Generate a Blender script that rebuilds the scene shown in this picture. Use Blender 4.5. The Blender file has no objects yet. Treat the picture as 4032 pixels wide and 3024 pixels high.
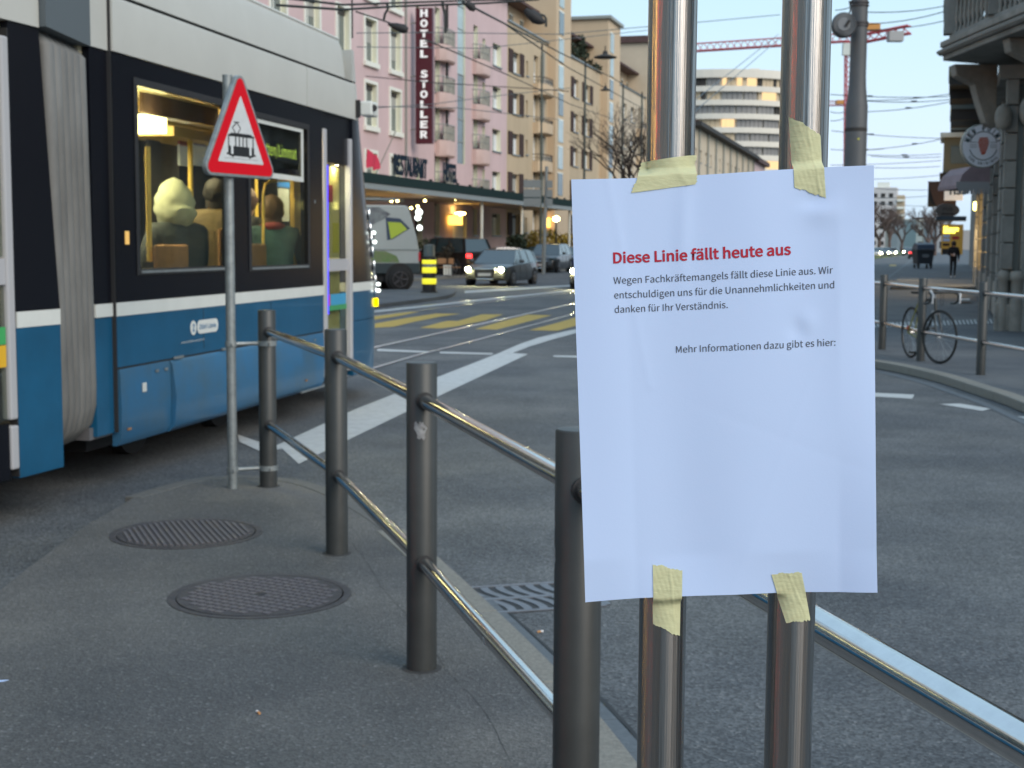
import bpy, bmesh, math, random
from mathutils import Vector, Matrix
SC = bpy.context.scene
COL = SC.collection
rad = math.radians
# ------------------------------------------------------------------ camera
F = 5590.0; CAM = Vector((0, 0, 1.65))
cam_data = bpy.data.cameras.new('camera'); cam = bpy.data.objects.new('camera', cam_data)
COL.objects.link(cam); SC.camera = cam
RCAM = Matrix.Rotation(rad(90 - 5.64), 3, 'X') @ Matrix.Rotation(rad(.35), 3, 'Z')
cam.matrix_world = Matrix.Translation(CAM) @ RCAM.to_4x4()
cam_data.sensor_width = 36; cam_data.lens = F / 4032 * 36
cam_data.clip_start = .05; cam_data.clip_end = 4000
cam_data.dof.use_dof = True; cam_data.dof.focus_distance = 1.03; cam_data.dof.aperture_fstop = 27
# ------------------------------------------------------------------ sky, sun, exposure
world = bpy.data.worlds.new('World'); SC.world = world; world.use_nodes = True
wn = world.node_tree; wn.nodes.clear()
sky = wn.nodes.new('ShaderNodeTexSky'); sky.sky_type = 'NISHITA'; sky.sun_disc = False
SUN_EL, SUN_AZ = 30.0, 138.0          # azimuth clockwise from +Y: behind the camera, to the right
sky.sun_elevation = rad(SUN_EL); sky.sun_rotation = rad(SUN_AZ)
sky.altitude = 400; sky.air_density = 1.0; sky.dust_density = .6; sky.ozone_density = 2.5
# evenly veiled evening sky: the physical sky mixed with a thin high cloud sheet, bluish overhead, lavender low down
_tc = wn.nodes.new('ShaderNodeTexCoord'); _sx = wn.nodes.new('ShaderNodeSeparateXYZ'); wn.links.new(_tc.outputs['Generated'], _sx.inputs[0])
_cr = wn.nodes.new('ShaderNodeValToRGB'); wn.links.new(_sx.outputs['Z'], _cr.inputs[0])
_cr.color_ramp.elements[0].position = 0.0; _cr.color_ramp.elements[0].color = (.40,.55,.70,1)
_cr.color_ramp.elements[1].position = 1.0; _cr.color_ramp.elements[1].color = (.44,.63,.85,1)
for _p, _c in ((.02,(.44,.58,.74,1)), (.055,(.56,.66,.84,1)), (.11,(.53,.68,.80,1)), (.20,(.46,.665,.78,1)), (.45,(.44,.64,.80,1))):
    _e = _cr.color_ramp.elements.new(_p); _e.color = _c
_k = wn.nodes.new('ShaderNodeVectorMath'); _k.operation = 'SCALE'; _k.inputs['Scale'].default_value = 6.6; wn.links.new(_cr.outputs[0], _k.inputs[0])
_mx = wn.nodes.new('ShaderNodeMixRGB'); _mx.inputs[0].default_value = .86; wn.links.new(sky.outputs[0], _mx.inputs[1]); wn.links.new(_k.outputs[0], _mx.inputs[2])
bg = wn.nodes.new('ShaderNodeBackground'); bg.inputs[1].default_value = .125
wo = wn.nodes.new('ShaderNodeOutputWorld')
wn.links.new(_mx.outputs[0], bg.inputs[0]); wn.links.new(bg.outputs[0], wo.inputs[0])
sl = bpy.data.lights.new('sun', 'SUN'); sl.energy = 1.5; sl.angle = rad(40); sl.color = (1, .88, .76)
sun = bpy.data.objects.new('sun', sl); COL.objects.link(sun)
_e = rad(SUN_EL); _a = rad(SUN_AZ)
sun.rotation_euler = Vector((math.sin(_a) * math.cos(_e), math.cos(_a) * math.cos(_e), math.sin(_e))).to_track_quat('Z', 'Y').to_euler()
SC.view_settings.view_transform = 'Standard'; SC.view_settings.look = 'None'
SC.view_settings.gamma = 1; SC.view_settings.exposure = 0.75; SC.view_settings.use_curve_mapping = False
SC.render.engine = 'CYCLES'; SC.cycles.max_bounces = 7; SC.cycles.transparent_max_bounces = 14
SC.cycles.sample_clamp_indirect = 12; SC.cycles.use_denoising = True

def ray(px, py): return RCAM @ Vector(((px - 2016) / F, -(py - 1512) / F, -1.0))
def pz(px, py, z=0.0):
    d = ray(px, py); return CAM + d * ((z - CAM.z) / d.z)
def pY(px, py, Y):
    d = ray(px, py); return CAM + d * (Y / d.y)

# ------------------------------------------------------------------ mesh builder
class MB:
    def __init__(s): s.v = []; s.f = []; s.m = []; s.M = Matrix.Identity(4); s.mi = 0
    def add(s, vs, fs):
        o = len(s.v)
        s.v += [tuple(s.M @ Vector(p)) for p in vs]
        s.f += [tuple(i + o for i in f) for f in fs]; s.m += [s.mi] * len(fs); return s
    def box(s, x0, x1, y0, y1, z0, z1):
        return s.add([(x0,y0,z0),(x1,y0,z0),(x1,y1,z0),(x0,y1,z0),(x0,y0,z1),(x1,y0,z1),(x1,y1,z1),(x0,y1,z1)],
                     [(0,3,2,1),(4,5,6,7),(0,1,5,4),(1,2,6,5),(2,3,7,6),(3,0,4,7)])
    def poly(s, pts): return s.add(pts, [tuple(range(len(pts)))])
    def prism(s, pts, vec):           # polygon pts swept by vec
        n = len(pts); vec = Vector(vec)
        vs = [Vector(p) for p in pts] + [Vector(p) + vec for p in pts]
        return s.add(vs, [tuple(range(n))[::-1], tuple(range(n, 2*n))] + [(i, (i+1)%n, n+(i+1)%n, n+i) for i in range(n)])
    def cyl(s, p0, p1, r, n=16, r1=None, cap=True): return s.tube([p0, p1], [r, r if r1 is None else r1], n, cap)
    def tube(s, path, r, n=8, cap=True, closed=False):
        P = [Vector(p) for p in path]; k = len(P)
        if not isinstance(r, (list, tuple)): r = [r] * k
        vs = []; up = None
        for i, p in enumerate(P):
            if closed: t = P[(i+1)%k] - P[i-1]
            else: t = P[min(i+1,k-1)] - P[max(i-1,0)]
            t.normalize()
            if up is None:
                up = Vector((0,0,1)) if abs(t.z) < .9 else Vector((1,0,0))
            a = t.cross(up)
            if a.length < 1e-5: a = t.cross(Vector((.3,.5,.8)))
            a.normalize(); b = a.cross(t).normalized(); up = b
            vs += [p + (a*math.cos(2*math.pi*j/n) + b*math.sin(2*math.pi*j/n)) * r[i] for j in range(n)]
        fs = []
        for i in range(k if closed else k-1):
            q = (i+1) % k
            fs += [(i*n+j, i*n+(j+1)%n, q*n+(j+1)%n, q*n+j) for j in range(n)]
        if cap and not closed: fs += [tuple(range(n)), tuple(range((k-1)*n, k*n))[::-1]]
        return s.add(vs, fs)
    def loft(s, rings, closed=True, cap=True):
        n = len(rings[0]); vs = [p for r in rings for p in r]; fs = []
        for i in range(len(rings)-1):
            fs += [(i*n+j, i*n+(j+1)%n, (i+1)*n+(j+1)%n, (i+1)*n+j) for j in range(n if closed else n-1)]
        if cap and closed: fs += [tuple(range(n))[::-1], tuple(range((len(rings)-1)*n, len(rings)*n))]
        return s.add(vs, fs)
    def lathe(s, c, prof, n=20):      # prof (r,z) about vertical axis through c
        return s.loft([[(c[0]+r*math.cos(2*math.pi*j/n), c[1]+r*math.sin(2*math.pi*j/n), c[2]+z) for j in range(n)] for r, z in prof])
    def disc(s, c, r, n=24, z=0): return s.poly([(c[0]+r*math.cos(2*math.pi*j/n), c[1]+r*math.sin(2*math.pi*j/n), c[2]+z) for j in range(n)])
    def mesh(s, name, mats, smooth=False):
        me = bpy.data.meshes.new(name); me.from_pydata(s.v, [], s.f)
        for m in (mats if isinstance(mats, (list, tuple)) else [mats]): me.materials.append(m)
        for i, p in enumerate(me.polygons): p.material_index = s.m[i]
        bm = bmesh.new(); bm.from_mesh(me); bmesh.ops.recalc_face_normals(bm, faces=bm.faces); bm.to_mesh(me); bm.free()
        if smooth:
            me.shade_smooth()
            try: me.set_sharp_from_angle(angle=rad(smooth if smooth > 1 else 40))
            except Exception: pass
        return me
    def build(s, name, mats, parent=None, smooth=False, bevel=0, seg=2):
        o = bpy.data.objects.new(name, s.mesh(name, mats, smooth)); COL.objects.link(o); o.parent = parent
        if bevel:
            b = o.modifiers.new('bevel', 'BEVEL'); b.width = bevel; b.segments = seg; b.limit_method = 'ANGLE'; b.angle_limit = rad(40)
        return o
def inst(name, me, parent=None, loc=(0,0,0), rz=0):
    o = bpy.data.objects.new(name, me); COL.objects.link(o); o.parent = parent; o.location = loc; o.rotation_euler = (0,0,rz); return o
def thing(name, label, cat, loc=(0,0,0), rz=0, group=None):
    o = bpy.data.objects.new(name, None); COL.objects.link(o); o.location = loc; o.rotation_euler = (0,0,rz)
    o.empty_display_size = .2; return tag(o, label, cat, group)
def tag(o, label, cat, group=None):
    o['label'] = label; o['category'] = cat
    if group: o['group'] = group
    return o
def struct(o): o['kind'] = 'structure'; return o
def stuff(o): o['kind'] = 'stuff'; return o
def dup(o, parent=None):
    c = o.copy(); COL.objects.link(c); c.parent = parent
    for ch in list(o.children): dup(ch, c)
    return c
import os
try: FONT = bpy.data.fonts.load(os.path.join(bpy.utils.system_resource('DATAFILES'), 'fonts', 'Noto Sans CJK Regular.woff2'))   # the sans serif that ships inside Blender
except Exception: FONT = None
def text_mesh(body, size=1.0, bold=0.0, extrude=0.0, align='LEFT', spacing=1.0):
    cu = bpy.data.curves.new('lettering', 'FONT'); cu.body = body; cu.size = size
    if FONT: cu.font = FONT
    cu.offset = bold * size
    cu.extrude = extrude; cu.align_x = align; cu.space_character = spacing; cu.resolution_u = 4
    o = bpy.data.objects.new('tmp', cu); COL.objects.link(o)
    dg = bpy.context.evaluated_depsgraph_get(); me = bpy.data.meshes.new_from_object(o.evaluated_get(dg))
    bpy.data.objects.remove(o); bpy.data.curves.remove(cu); return me
def text_fit(body, x0, x1, y0, h, bold=0.0, extrude=0.0, spacing=1.0, name='lettering', M=None, mat=None, parent=None, cut=0):
    """text whose outline spans x0..x1, base line y0, capital height h, in a local xy plane, then placed by M"""
    me = text_mesh(body, 1.0, bold, extrude, spacing=spacing)
    xs = [v.co.x for v in me.vertices]; a, b = min(xs), max(xs)
    capm = text_mesh('H', 1.0); ch = max(v.co.y for v in capm.vertices); bpy.data.meshes.remove(capm)
    if cut:
        bm = bmesh.new(); bm.from_mesh(me)
        bmesh.ops.triangulate(bm, faces=bm.faces)
        bmesh.ops.subdivide_edges(bm, edges=[e for e in bm.edges if e.calc_length() > .25], cuts=2)
        bm.to_mesh(me); bm.free()
    for v in me.vertices:
        p = Vector((x0 + (v.co.x - a) / (b - a) * (x1 - x0), y0 + v.co.y / ch * h, v.co.z))
        v.co = M(p) if callable(M) else (M @ p if M is not None else p)
    me.materials.clear(); me.materials.append(mat)
    o = bpy.data.objects.new(name, me); COL.objects.link(o); o.parent = parent; return o

# ------------------------------------------------------------------ materials
def mat(name, col, rough=.6, metal=0.0, emis=None, es=0.0, noise=0.0, nscale=5.0, bump=0.0, bscale=60.0, col2=None, spec=.5, coat=0.0, stretch=None, rvar=0.0):
    m = bpy.data.materials.new(name); m.use_nodes = True; nt = m.node_tree; b = nt.nodes['Principled BSDF']
    b.inputs['Base Color'].default_value = (*col, 1); b.inputs['Roughness'].default_value = rough; b.inputs['Metallic'].default_value = metal
    b.inputs['Specular IOR Level'].default_value = spec; b.inputs['Coat Weight'].default_value = coat
    if emis: b.inputs['Emission Color'].default_value = (*emis, 1); b.inputs['Emission Strength'].default_value = es
    if noise or bump or rvar:
        tc = nt.nodes.new('ShaderNodeTexCoord'); mp = nt.nodes.new('ShaderNodeMapping')
        if stretch: mp.inputs['Scale'].default_value = stretch
        nt.links.new(tc.outputs['Object'], mp.inputs[0])
    if noise or rvar:
        n = nt.nodes.new('ShaderNodeTexNoise'); n.inputs['Scale'].default_value = nscale; n.inputs['Detail'].default_value = 6; n.inputs['Roughness'].default_value = .65
        nt.links.new(mp.outputs[0], n.inputs['Vector'])
    if noise:
        r = nt.nodes.new('ShaderNodeValToRGB'); r.color_ramp.elements[0].position = .3; r.color_ramp.elements[1].position = .72
        c2 = col2 or tuple(min(1, c * (1 - noise)) for c in col)
        r.color_ramp.elements[0].color = (*c2, 1); r.color_ramp.elements[1].color = (*col, 1)
        nt.links.new(n.outputs[0], r.inputs[0]); nt.links.new(r.outputs[0], b.inputs['Base Color'])
    if rvar:
        mr = nt.nodes.new('ShaderNodeMapRange'); mr.inputs['To Min'].default_value = max(0, rough - rvar); mr.inputs['To Max'].default_value = rough + rvar
        nt.links.new(n.outputs[0], mr.inputs[0]); nt.links.new(mr.outputs[0], b.inputs['Roughness'])
    if bump:
        n2 = nt.nodes.new('ShaderNodeTexNoise'); n2.inputs['Scale'].default_value = bscale; n2.inputs['Detail'].default_value = 4
        bp = nt.nodes.new('ShaderNodeBump'); bp.inputs['Strength'].default_value = bump; bp.inputs['Distance'].default_value = .01
        nt.links.new(mp.outputs[0], n2.inputs['Vector']); nt.links.new(n2.outputs[0], bp.inputs['Height']); nt.links.new(bp.outputs[0], b.inputs['Normal'])
    return m
def glow(name, col, s):
    m = bpy.data.materials.new(name); m.use_nodes = True; nt = m.node_tree; nt.nodes.clear()
    e = nt.nodes.new('ShaderNodeEmission'); e.inputs[0].default_value = (*col, 1); e.inputs[1].default_value = s
    o = nt.nodes.new('ShaderNodeOutputMaterial'); nt.links.new(e.outputs[0], o.inputs[0]); return m
def glass(name, tint=(.7,.75,.75), fac=.12, rough=.03):
    m = bpy.data.materials.new(name); m.use_nodes = True; nt = m.node_tree; nt.nodes.clear()
    t = nt.nodes.new('ShaderNodeBsdfTransparent'); t.inputs[0].default_value = (*tint, 1)
    g = nt.nodes.new('ShaderNodeBsdfGlossy'); g.inputs['Roughness'].default_value = rough
    x = nt.nodes.new('ShaderNodeMixShader'); x.inputs[0].default_value = fac
    o = nt.nodes.new('ShaderNodeOutputMaterial')
    nt.links.new(t.outputs[0], x.inputs[1]); nt.links.new(g.outputs[0], x.inputs[2]); nt.links.new(x.outputs[0], o.inputs[0]); return m
def asphalt(name, lo, hi, fleck=(.30,.30,.29), spots=False, fl=.38, vs=115, con=.32):
    m = bpy.data.materials.new(name); m.use_nodes = True; nt = m.node_tree; N = nt.nodes.new; L = nt.links.new
    b = nt.nodes['Principled BSDF']; b.inputs['Roughness'].default_value = .78; b.inputs['Specular IOR Level'].default_value = .35
    tc = N('ShaderNodeTexCoord')
    def noise(s, d=5, r=.6):
        n = N('ShaderNodeTexNoise'); n.inputs['Scale'].default_value = s; n.inputs['Detail'].default_value = d; n.inputs['Roughness'].default_value = r
        L(tc.outputs['Object'], n.inputs['Vector']); return n
    def ramp(src, a, b_, ca, cb):
        r = N('ShaderNodeValToRGB'); r.color_ramp.elements[0].position = a; r.color_ramp.elements[1].position = b_
        r.color_ramp.elements[0].color = (*ca, 1); r.color_ramp.elements[1].color = (*cb, 1); L(src, r.inputs[0]); return r
    def mix(f, a, b_, mode='MIX'):
        x = N('ShaderNodeMixRGB'); x.blend_type = mode
        if isinstance(f, float): x.inputs[0].default_value = f
        else: L(f, x.inputs[0])
        L(a, x.inputs[1]) if not isinstance(a, tuple) else setattr(x.inputs[1], 'default_value', (*a, 1))
        L(b_, x.inputs[2]) if not isinstance(b_, tuple) else setattr(x.inputs[2], 'default_value', (*b_, 1))
        return x.outputs[0]
    base = ramp(noise(1.1, 6).outputs[0], .32, .7, lo, hi).outputs[0]
    patch = ramp(noise(.45, 5).outputs[0], .40, .60, (.74,.75,.77), (1.12,1.09,1.04)).outputs[0]
    base = mix(1.0, base, patch, 'MULTIPLY')
    v = N('ShaderNodeTexVoronoi'); v.inputs['Scale'].default_value = vs; L(tc.outputs['Object'], v.inputs['Vector'])
    sep = N('ShaderNodeSeparateColor'); L(v.outputs['Color'], sep.inputs[0])
    shade = ramp(sep.outputs[0], 0, 1, (1-con,1-con,1.01-con), (1+con,1+con,1+con)).outputs[0]
    base = mix(.85, base, mix(1.0, base, shade, 'MULTIPLY'))
    isf = ramp(sep.outputs[1], .955, .97, (0,0,0), (1,1,1)).outputs[0]
    base = mix(isf, base, mix(fl, base, fleck))
    g = ramp(noise(420, 2).outputs[0], .35, .75, (.8,.8,.8), (1.2,1.2,1.2)).outputs[0]
    base = mix(1.0, base, g, 'MULTIPLY')
    if spots:      # old chewing gum and drips, flat marks
        v2 = N('ShaderNodeTexVoronoi'); v2.inputs['Scale'].default_value = 6.5; v2.inputs['Randomness'].default_value = 1; L(tc.outputs['Object'], v2.inputs['Vector'])
        s2 = N('ShaderNodeSeparateColor'); L(v2.outputs['Color'], s2.inputs[0])
        near = ramp(v2.outputs['Distance'], .07, .10, (1,1,1), (0,0,0)).outputs[0]
        pick = ramp(s2.outputs[2], .70, .72, (0,0,0), (1,1,1)).outputs[0]
        lightm = ramp(s2.outputs[0], .45, .5, (.035,.035,.036), (.22,.23,.23)).outputs[0]
        base = mix(mix(1.0, mix(1.0, near, pick, 'MULTIPLY'), (.6,.6,.6), 'MULTIPLY'), base, lightm)
    L(base, b.inputs['Base Color'])
    bp = N('ShaderNodeBump'); bp.inputs['Strength'].default_value = .55; bp.inputs['Distance'].default_value = .004
    L(v.outputs['Distance'], bp.inputs['Height']); L(bp.outputs[0], b.inputs['Normal'])
    return m
def lin(r, g, b): return tuple(((c/255+.055)/1.055)**2.4 if c > 10 else c/255/12.92 for c in (r, g, b))
M = {}
M['road'] = asphalt('road_asphalt', (.080,.087,.092), (.124,.133,.139), vs=92, con=.55)
M['walk'] = asphalt('pavement_asphalt', (.094,.095,.093), (.132,.132,.128), spots=True)
M['walk2'] = asphalt('far_pavement_asphalt', (.088,.098,.108), (.115,.127,.138))
M['granite'] = mat('granite_kerb', (.26,.25,.215), .8, noise=.4, nscale=60, bump=.4, bscale=150)
M['gutter'] = mat('gutter_stone', (.115,.135,.15), .7, noise=.3, nscale=25, bump=.3)
M['paintw'] = mat('white_road_paint', (.52,.54,.53), .7, noise=.28, nscale=9, bump=.3, bscale=90)
M['painty'] = mat('yellow_road_paint', (.50,.34,.05), .7, noise=.3, nscale=7)
M['castiron'] = mat('cast_iron', (.10,.092,.095), .62, metal=.5, noise=.4, nscale=14, bump=.3)
M['ribs'] = mat('worn_iron_ribs', (.17,.155,.165), .55, metal=.3, noise=.4, nscale=20)
M['tar'] = mat('tar_contact_shade', (.045,.045,.044), .85, noise=.3, nscale=20)  # tar of the cracks; also paints contact shade round the railing posts
M['castiron2'] = mat('worn_cast_iron', (.20,.215,.24), .5, metal=.45, noise=.3, nscale=12, bump=.2)
M['black'] = mat('black', (.012,.012,.013), .6)
M['rail'] = mat('polished_rail_steel', (.85,.86,.88), .26, metal=1, rvar=.06, nscale=12)
M['railing'] = mat('grey_iron_paint', (.055,.058,.056), .45, metal=.3, noise=.22, nscale=9, bump=.08, bscale=300, rvar=.08)
M['chip'] = mat('bare_zinc_patch', (.42,.43,.43), .6, noise=.5, nscale=60, col2=(.16,.16,.16))
M['steel'] = mat('polished_stainless_tube', (.70,.70,.70), .13, metal=1, rvar=.05, nscale=30, noise=.12, bump=.02, bscale=40)
M['brushed'] = mat('brushed_stainless_pipe', (.46,.445,.43), .22, metal=1, noise=.45, nscale=26, stretch=(9,9,.08), rvar=.12, bump=.10, bscale=60)
def aniso(m, a, r, rot=0.0):
    nt = m.node_tree; b = nt.nodes['Principled BSDF']; b.inputs['Anisotropic'].default_value = a; b.inputs['Anisotropic Rotation'].default_value = rot
    for l in list(b.inputs['Roughness'].links): nt.links.remove(l)
    b.inputs['Roughness'].default_value = r
    tg = nt.nodes.new('ShaderNodeTangent'); tg.direction_type = 'RADIAL'; tg.axis = 'Z'; nt.links.new(tg.outputs[0], b.inputs['Tangent'])
aniso(M['brushed'], .93, .24, 0.25)
M['galv'] = mat('galvanised_steel', (.34,.37,.37), .5, metal=.55, noise=.35, nscale=22, bump=.1)
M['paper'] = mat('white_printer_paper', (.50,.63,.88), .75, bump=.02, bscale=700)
M['ink'] = mat('dark_grey_ink', (.075,.08,.095), .8); M['redink'] = mat('red_ink', (.42,.014,.035), .8)
M['tgrey'] = mat('tram_light_grey_paint', (.50,.50,.46), .45, noise=.08, nscale=2)
M['tblue'] = mat('tram_blue_paint', (.008,.105,.215), .32, noise=.35, nscale=1.3, coat=.25, bump=.02, bscale=3)
M['tblue2'] = mat('tram_skirt_blue_paint', (.018,.135,.285), .4, noise=.45, nscale=2.0, coat=.1, col2=(.045,.11,.17), bump=.03, bscale=4)
M['twhite'] = mat('tram_white_stripe', (.66,.68,.64), .4, noise=.1, nscale=5)
M['tblack'] = mat('tram_black_gloss', (.006,.007,.011), .22, spec=.22)
M['rubber'] = mat('dark_rubber', (.02,.02,.021), .7)
M['bellow'] = mat('grey_bellows_fabric', (.185,.185,.175), .65, noise=.4, nscale=5, stretch=(1,1,.3))
M['bellow2'] = mat('dark_grey_bellows_band', (.10,.12,.13), .7)
M['tglass'] = glass('tram_window_glass', (.74,.78,.74), .15)
M['yellowbar'] = mat('yellow_grab_bar', (.75,.52,.10), .4)
M['cream'] = mat('cream_interior_panel', (.62,.55,.38), .5)
M['intgrey'] = mat('grey_interior_panel', (.12,.12,.125), .6)
M['seat'] = mat('orange_seat_wood', (.36,.19,.085), .7, noise=.3, nscale=20)
M['lampw'] = glow('warm_tram_lamp', (1, .80, .36), 9.0)
M['lampstrip'] = glow('warm_ceiling_strip', (1, .80, .40), 7.0)
M['led'] = glow('green_led_text', (.72, .95, .14), 1.25)
M['blueled'] = glow('blue_led_strip', (.05, .03, 1.0), 1.6)
M['amber'] = glow('amber_indicator', (1, .72, .0), 2.4)
M['head'] = glow('headlight_glow', (1, .90, .45), 160.0)
M['warmlamp'] = glow('warm_street_lamp', (1, .68, .20), 14.0)
M['spot'] = glow('canopy_bulb', (1, .80, .28), 9.0)
M['shopglow'] = glow('warm_shop_light', (1, .62, .22), 1.6)
M['whiteglow'] = glow('white_shop_light', (.85, .95, .9), 3.0)
M['redlamp'] = glow('red_tail_light', (1, .04, .04), 3.0)
# ================================================================== GROUND
def flat(name, pts, z, m, parent=None):
    return MB().poly([(p[0], p[1], z) for p in pts]).build(name, m, parent)
g = flat('ground', [(-1500,-600),(1800,-600),(1800,3000),(-1500,3000)], -.03, M['road']); struct(g)
g = flat('road', [(-120,-40),(160,-40),(160,420),(-120,420)], 0, M['road']); struct(g)
# foreground pavement
kerb_px = [(1370*1.8228,1659*1.8228),(1195*1.8228,1450*1.8228),(958*1.8228,1222*1.8228)]
kp = [pz(x, y, .1) for x, y in kerb_px]
Kline = [Vector((.97,1.0,0)), Vector((.62,2.8,0)), Vector((kp[0].x,kp[0].y,0)), Vector((kp[1].x,kp[1].y,0)), Vector((kp[2].x,kp[2].y,0))]
Kline += [Vector((p.x,p.y,0)) for p in (pz(1540,2060,.1), pz(1380,1965,.1), pz(1230,1905,.1), pz(1085,1880,.1), pz(900,1873,.1), pz(745,1890,.1), pz(560,1940,.1))]
def catmull(P, n=6):
    out = []
    for i in range(len(P)-1):
        a, b, c, d = P[max(i-1,0)], P[i], P[i+1], P[min(i+2,len(P)-1)]
        for k in range(n):
            t = k/n; out.append(.5*((2*b)+(c-a)*t+(2*a-5*b+4*c-d)*t*t+(3*b-a-3*c+d)*t**3))
    return out + [P[-1]]
KS = catmull(Kline)
tail = [pz(330,2075,.1), pz(120,2230,.1), pz(-100,2400,.1), Vector((-2.3,3.0,0)), Vector((-4.5,-1,0)), Vector((-9,-9,0))]
outline = KS + [Vector((p.x,p.y,0)) for p in tail] + [Vector((1.2,-9,0))]
mb = MB(); mb.prism([(p.x,p.y,.012) for p in outline], (0,0,.088))
pav = mb.build('pavement', M['walk']); struct(pav)
# kerb stones (granite) with joints, along the road side of the pavement
kerb = thing('kerb', 'grey granite kerb edging the near pavement beside the railing', 'kerb'); kerb.pop('label'); kerb.pop('category'); struct(kerb)
def along(P):
    L = [0]
    for a, b in zip(P, P[1:]): L.append(L[-1] + (b-a).length)
    return L
def at_len(P, L, s):
    for i in range(len(P)-1):
        if s <= L[i+1] or i == len(P)-2:
            t = (s-L[i])/max(1e-6, L[i+1]-L[i]); d = (P[i+1]-P[i]).normalized(); return P[i]+(P[i+1]-P[i])*t, d
def stones(P, name, m, parent, w0, w1, z0, z1, step, joint=.006, bevel=.004, upto=None, s=0):
    L = along(P); tot = upto or L[-1]
    while s < tot - .05:
        e = min(s+step, tot); mb = MB(); ks = 4; ring = []
        for k in range(ks+1):
            p, d = at_len(P, L, s+joint/2+(e-s-joint)*k/ks); n = Vector((d.y,-d.x,0))  # to the right of travel
            if n.x < 0 and abs(n.x) > .5 and False: n = -n
            ring.append([(p+n*w0)+Vector((0,0,z0)), (p+n*w1)+Vector((0,0,z0)), (p+n*w1)+Vector((0,0,z1)), (p+n*w0)+Vector((0,0,z1))])
        mb.loft([[tuple(q) for q in r] for r in ring]); mb.build(name, m, parent, bevel=bevel, seg=1); s = e
stones(KS, 'kerb_stone', M['granite'], kerb, 0.003, -.17, .005, .104, 1.0) if False else None
stones(KS, 'kerb_stone', M['granite'], kerb, -.135, .02, .004, .105, 1.0, upto=along(KS)[24]+.9)
stones(KS, 'kerb_stone', mat('dirty_kerb', (.125,.125,.118), .8, noise=.3, nscale=30), kerb, -.10, .015, .004, .1035, 1.0, upto=along(KS)[24]+4.2, s=along(KS)[24]+.9)
gut = thing('gutter', '', ''); gut.pop('label'); gut.pop('category'); struct(gut)
GL = [p.copy() for p in KS[:24]]
stones(GL, 'gutter_stone', M['gutter'], gut, .022, .15, .001, .007, .32, joint=.004, bevel=0)
# dark tar seam beside the gutter
mb = MB(); L = along(GL)
seg = [at_len(GL, L, L[-1]*k/60) for k in range(61)]
random.seed(3)
lft = [p+Vector((d.y,-d.x,0))*(.155+random.uniform(-.003,.004)) for p, d in seg]; rgt = [p+Vector((d.y,-d.x,0))*(.172+random.uniform(-.004,.006)) for p, d in seg]
for i in range(60): mb.poly([(*lft[i].xy,.004),(*rgt[i].xy,.004),(*rgt[i+1].xy,.004),(*lft[i+1].xy,.004)])
struct(mb.build('tar_seam', M['black']))
# painted markings: each polygon given by its corners as seen on the ground
def mark(name, pxs, m, z=.004): return struct(flat(name, [pz(x, y, 0) for x, y in pxs], z, m))
mark('edge_marking', [(1094,1753),(1176,1828),(1400,1719),(1775,1538),(2079,1395),(2019,1391),(1965,1391),(1400,1612)], M['paintw'])
mark('edge_marking', [(1965,1391),(2019,1391),(2085,1365),(2180,1336),(2330,1296),(2330,1286),(2236,1303),(2120,1330),(2040,1358)], M['paintw'], .0045)
mark('edge_marking', [(936,1713),(1017,1741),(1094,1753),(1110,1770),(1024,1779),(942,1741)], M['paintw'], .005)
mark('stop_marking', [(1486,1374),(1690,1384),(1690,1390),(1486,1383)], M['paintw'])
mark('stop_marking', [(1732,1385),(1940,1391),(1940,1397),(1732,1392)], M['paintw'], .0035)
mark('lane_dash', [(2175,1400),(2420,1404),(2430,1414),(2182,1406)], M['paintw'])
for q in ([(3300,1542),(3475,1549),(3600,1555),(3592,1571),(3470,1564),(3300,1560)], [(3697,1592),(3780,1590),(3902,1611),(3866,1619)], [(4005,1640),(4100,1645),(4140,1665),(4060,1660)], [(3560,1536),(3562,1537),(3564,1538)]):
    if len(q) > 3: mark('lane_dash', q, M['paintw'])
mark('lane_line', [(1454,1226),(2330,1132),(2330,1137),(1454,1233)], M['paintw'])
mark('lane_line', [(1830,1146),(2256,1122),(2600,1104),(2600,1108),(2256,1127),(1830,1154)], M['paintw'])
S = lambda a: [(1400+x/2.212, 1000+y/2.212) for x, y in a]
for q in ([(60,565),(110,545),(400,508),(560,503),(380,540),(160,575),(60,590)],
          [(60,640),(185,605),(420,562),(700,520),(915,522),(750,545),(520,590),(330,635),(150,645)],
          [(560,645),(730,600),(800,583),(890,585),(1100,527),(1290,527),(1130,580),(860,635),(740,650)],
          [(1040,655),(1270,590),(1500,530),(1710,535),(1480,596),(1230,660)],
          [(1510,665),(1760,600),(1960,540),(2150,545),(2050,590),(1760,670)],
          [(1990,672),(2200,610),(2400,550),(2600,555),(2400,615),(2240,680)]):
    mark('crossing_stripe', S(q), M['painty'])
# tram rails in the road
def rail(pxs, w=.06):
    P = [pz(x, y, 0) for x, y in pxs]; mb = MB(); mg = MB()
    for a, b in zip(P, P[1:]):
        d = (b-a).normalized(); n = Vector((d.y,-d.x,0))
        for B, o, z, hw in ((mb, 0, .006, w/2), (mg, w/2+.02, .005, .02)):
            B.poly([(*(a+n*(o-hw)).xy,z),(*(a+n*(o+hw)).xy,z),(*(b+n*(o+hw)).xy,z),(*(b+n*(o-hw)).xy,z)])
    r = mb.build('tram_rail', M['rail']); struct(r); q = mg.build('rail_groove', M['black'], r); return r
rail([(1200,1450),(1485,1366),(1868,1282),(2261,1195),(2800,1090),(3100,1040)], .10)
rail([(1300,1500),(1640,1400),(1868,1342),(2261,1236),(2800,1118),(3100,1055)])
rail([(1300,1243),(1485,1222),(2261,1140),(2900,1072),(3100,1040)], .10)
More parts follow.
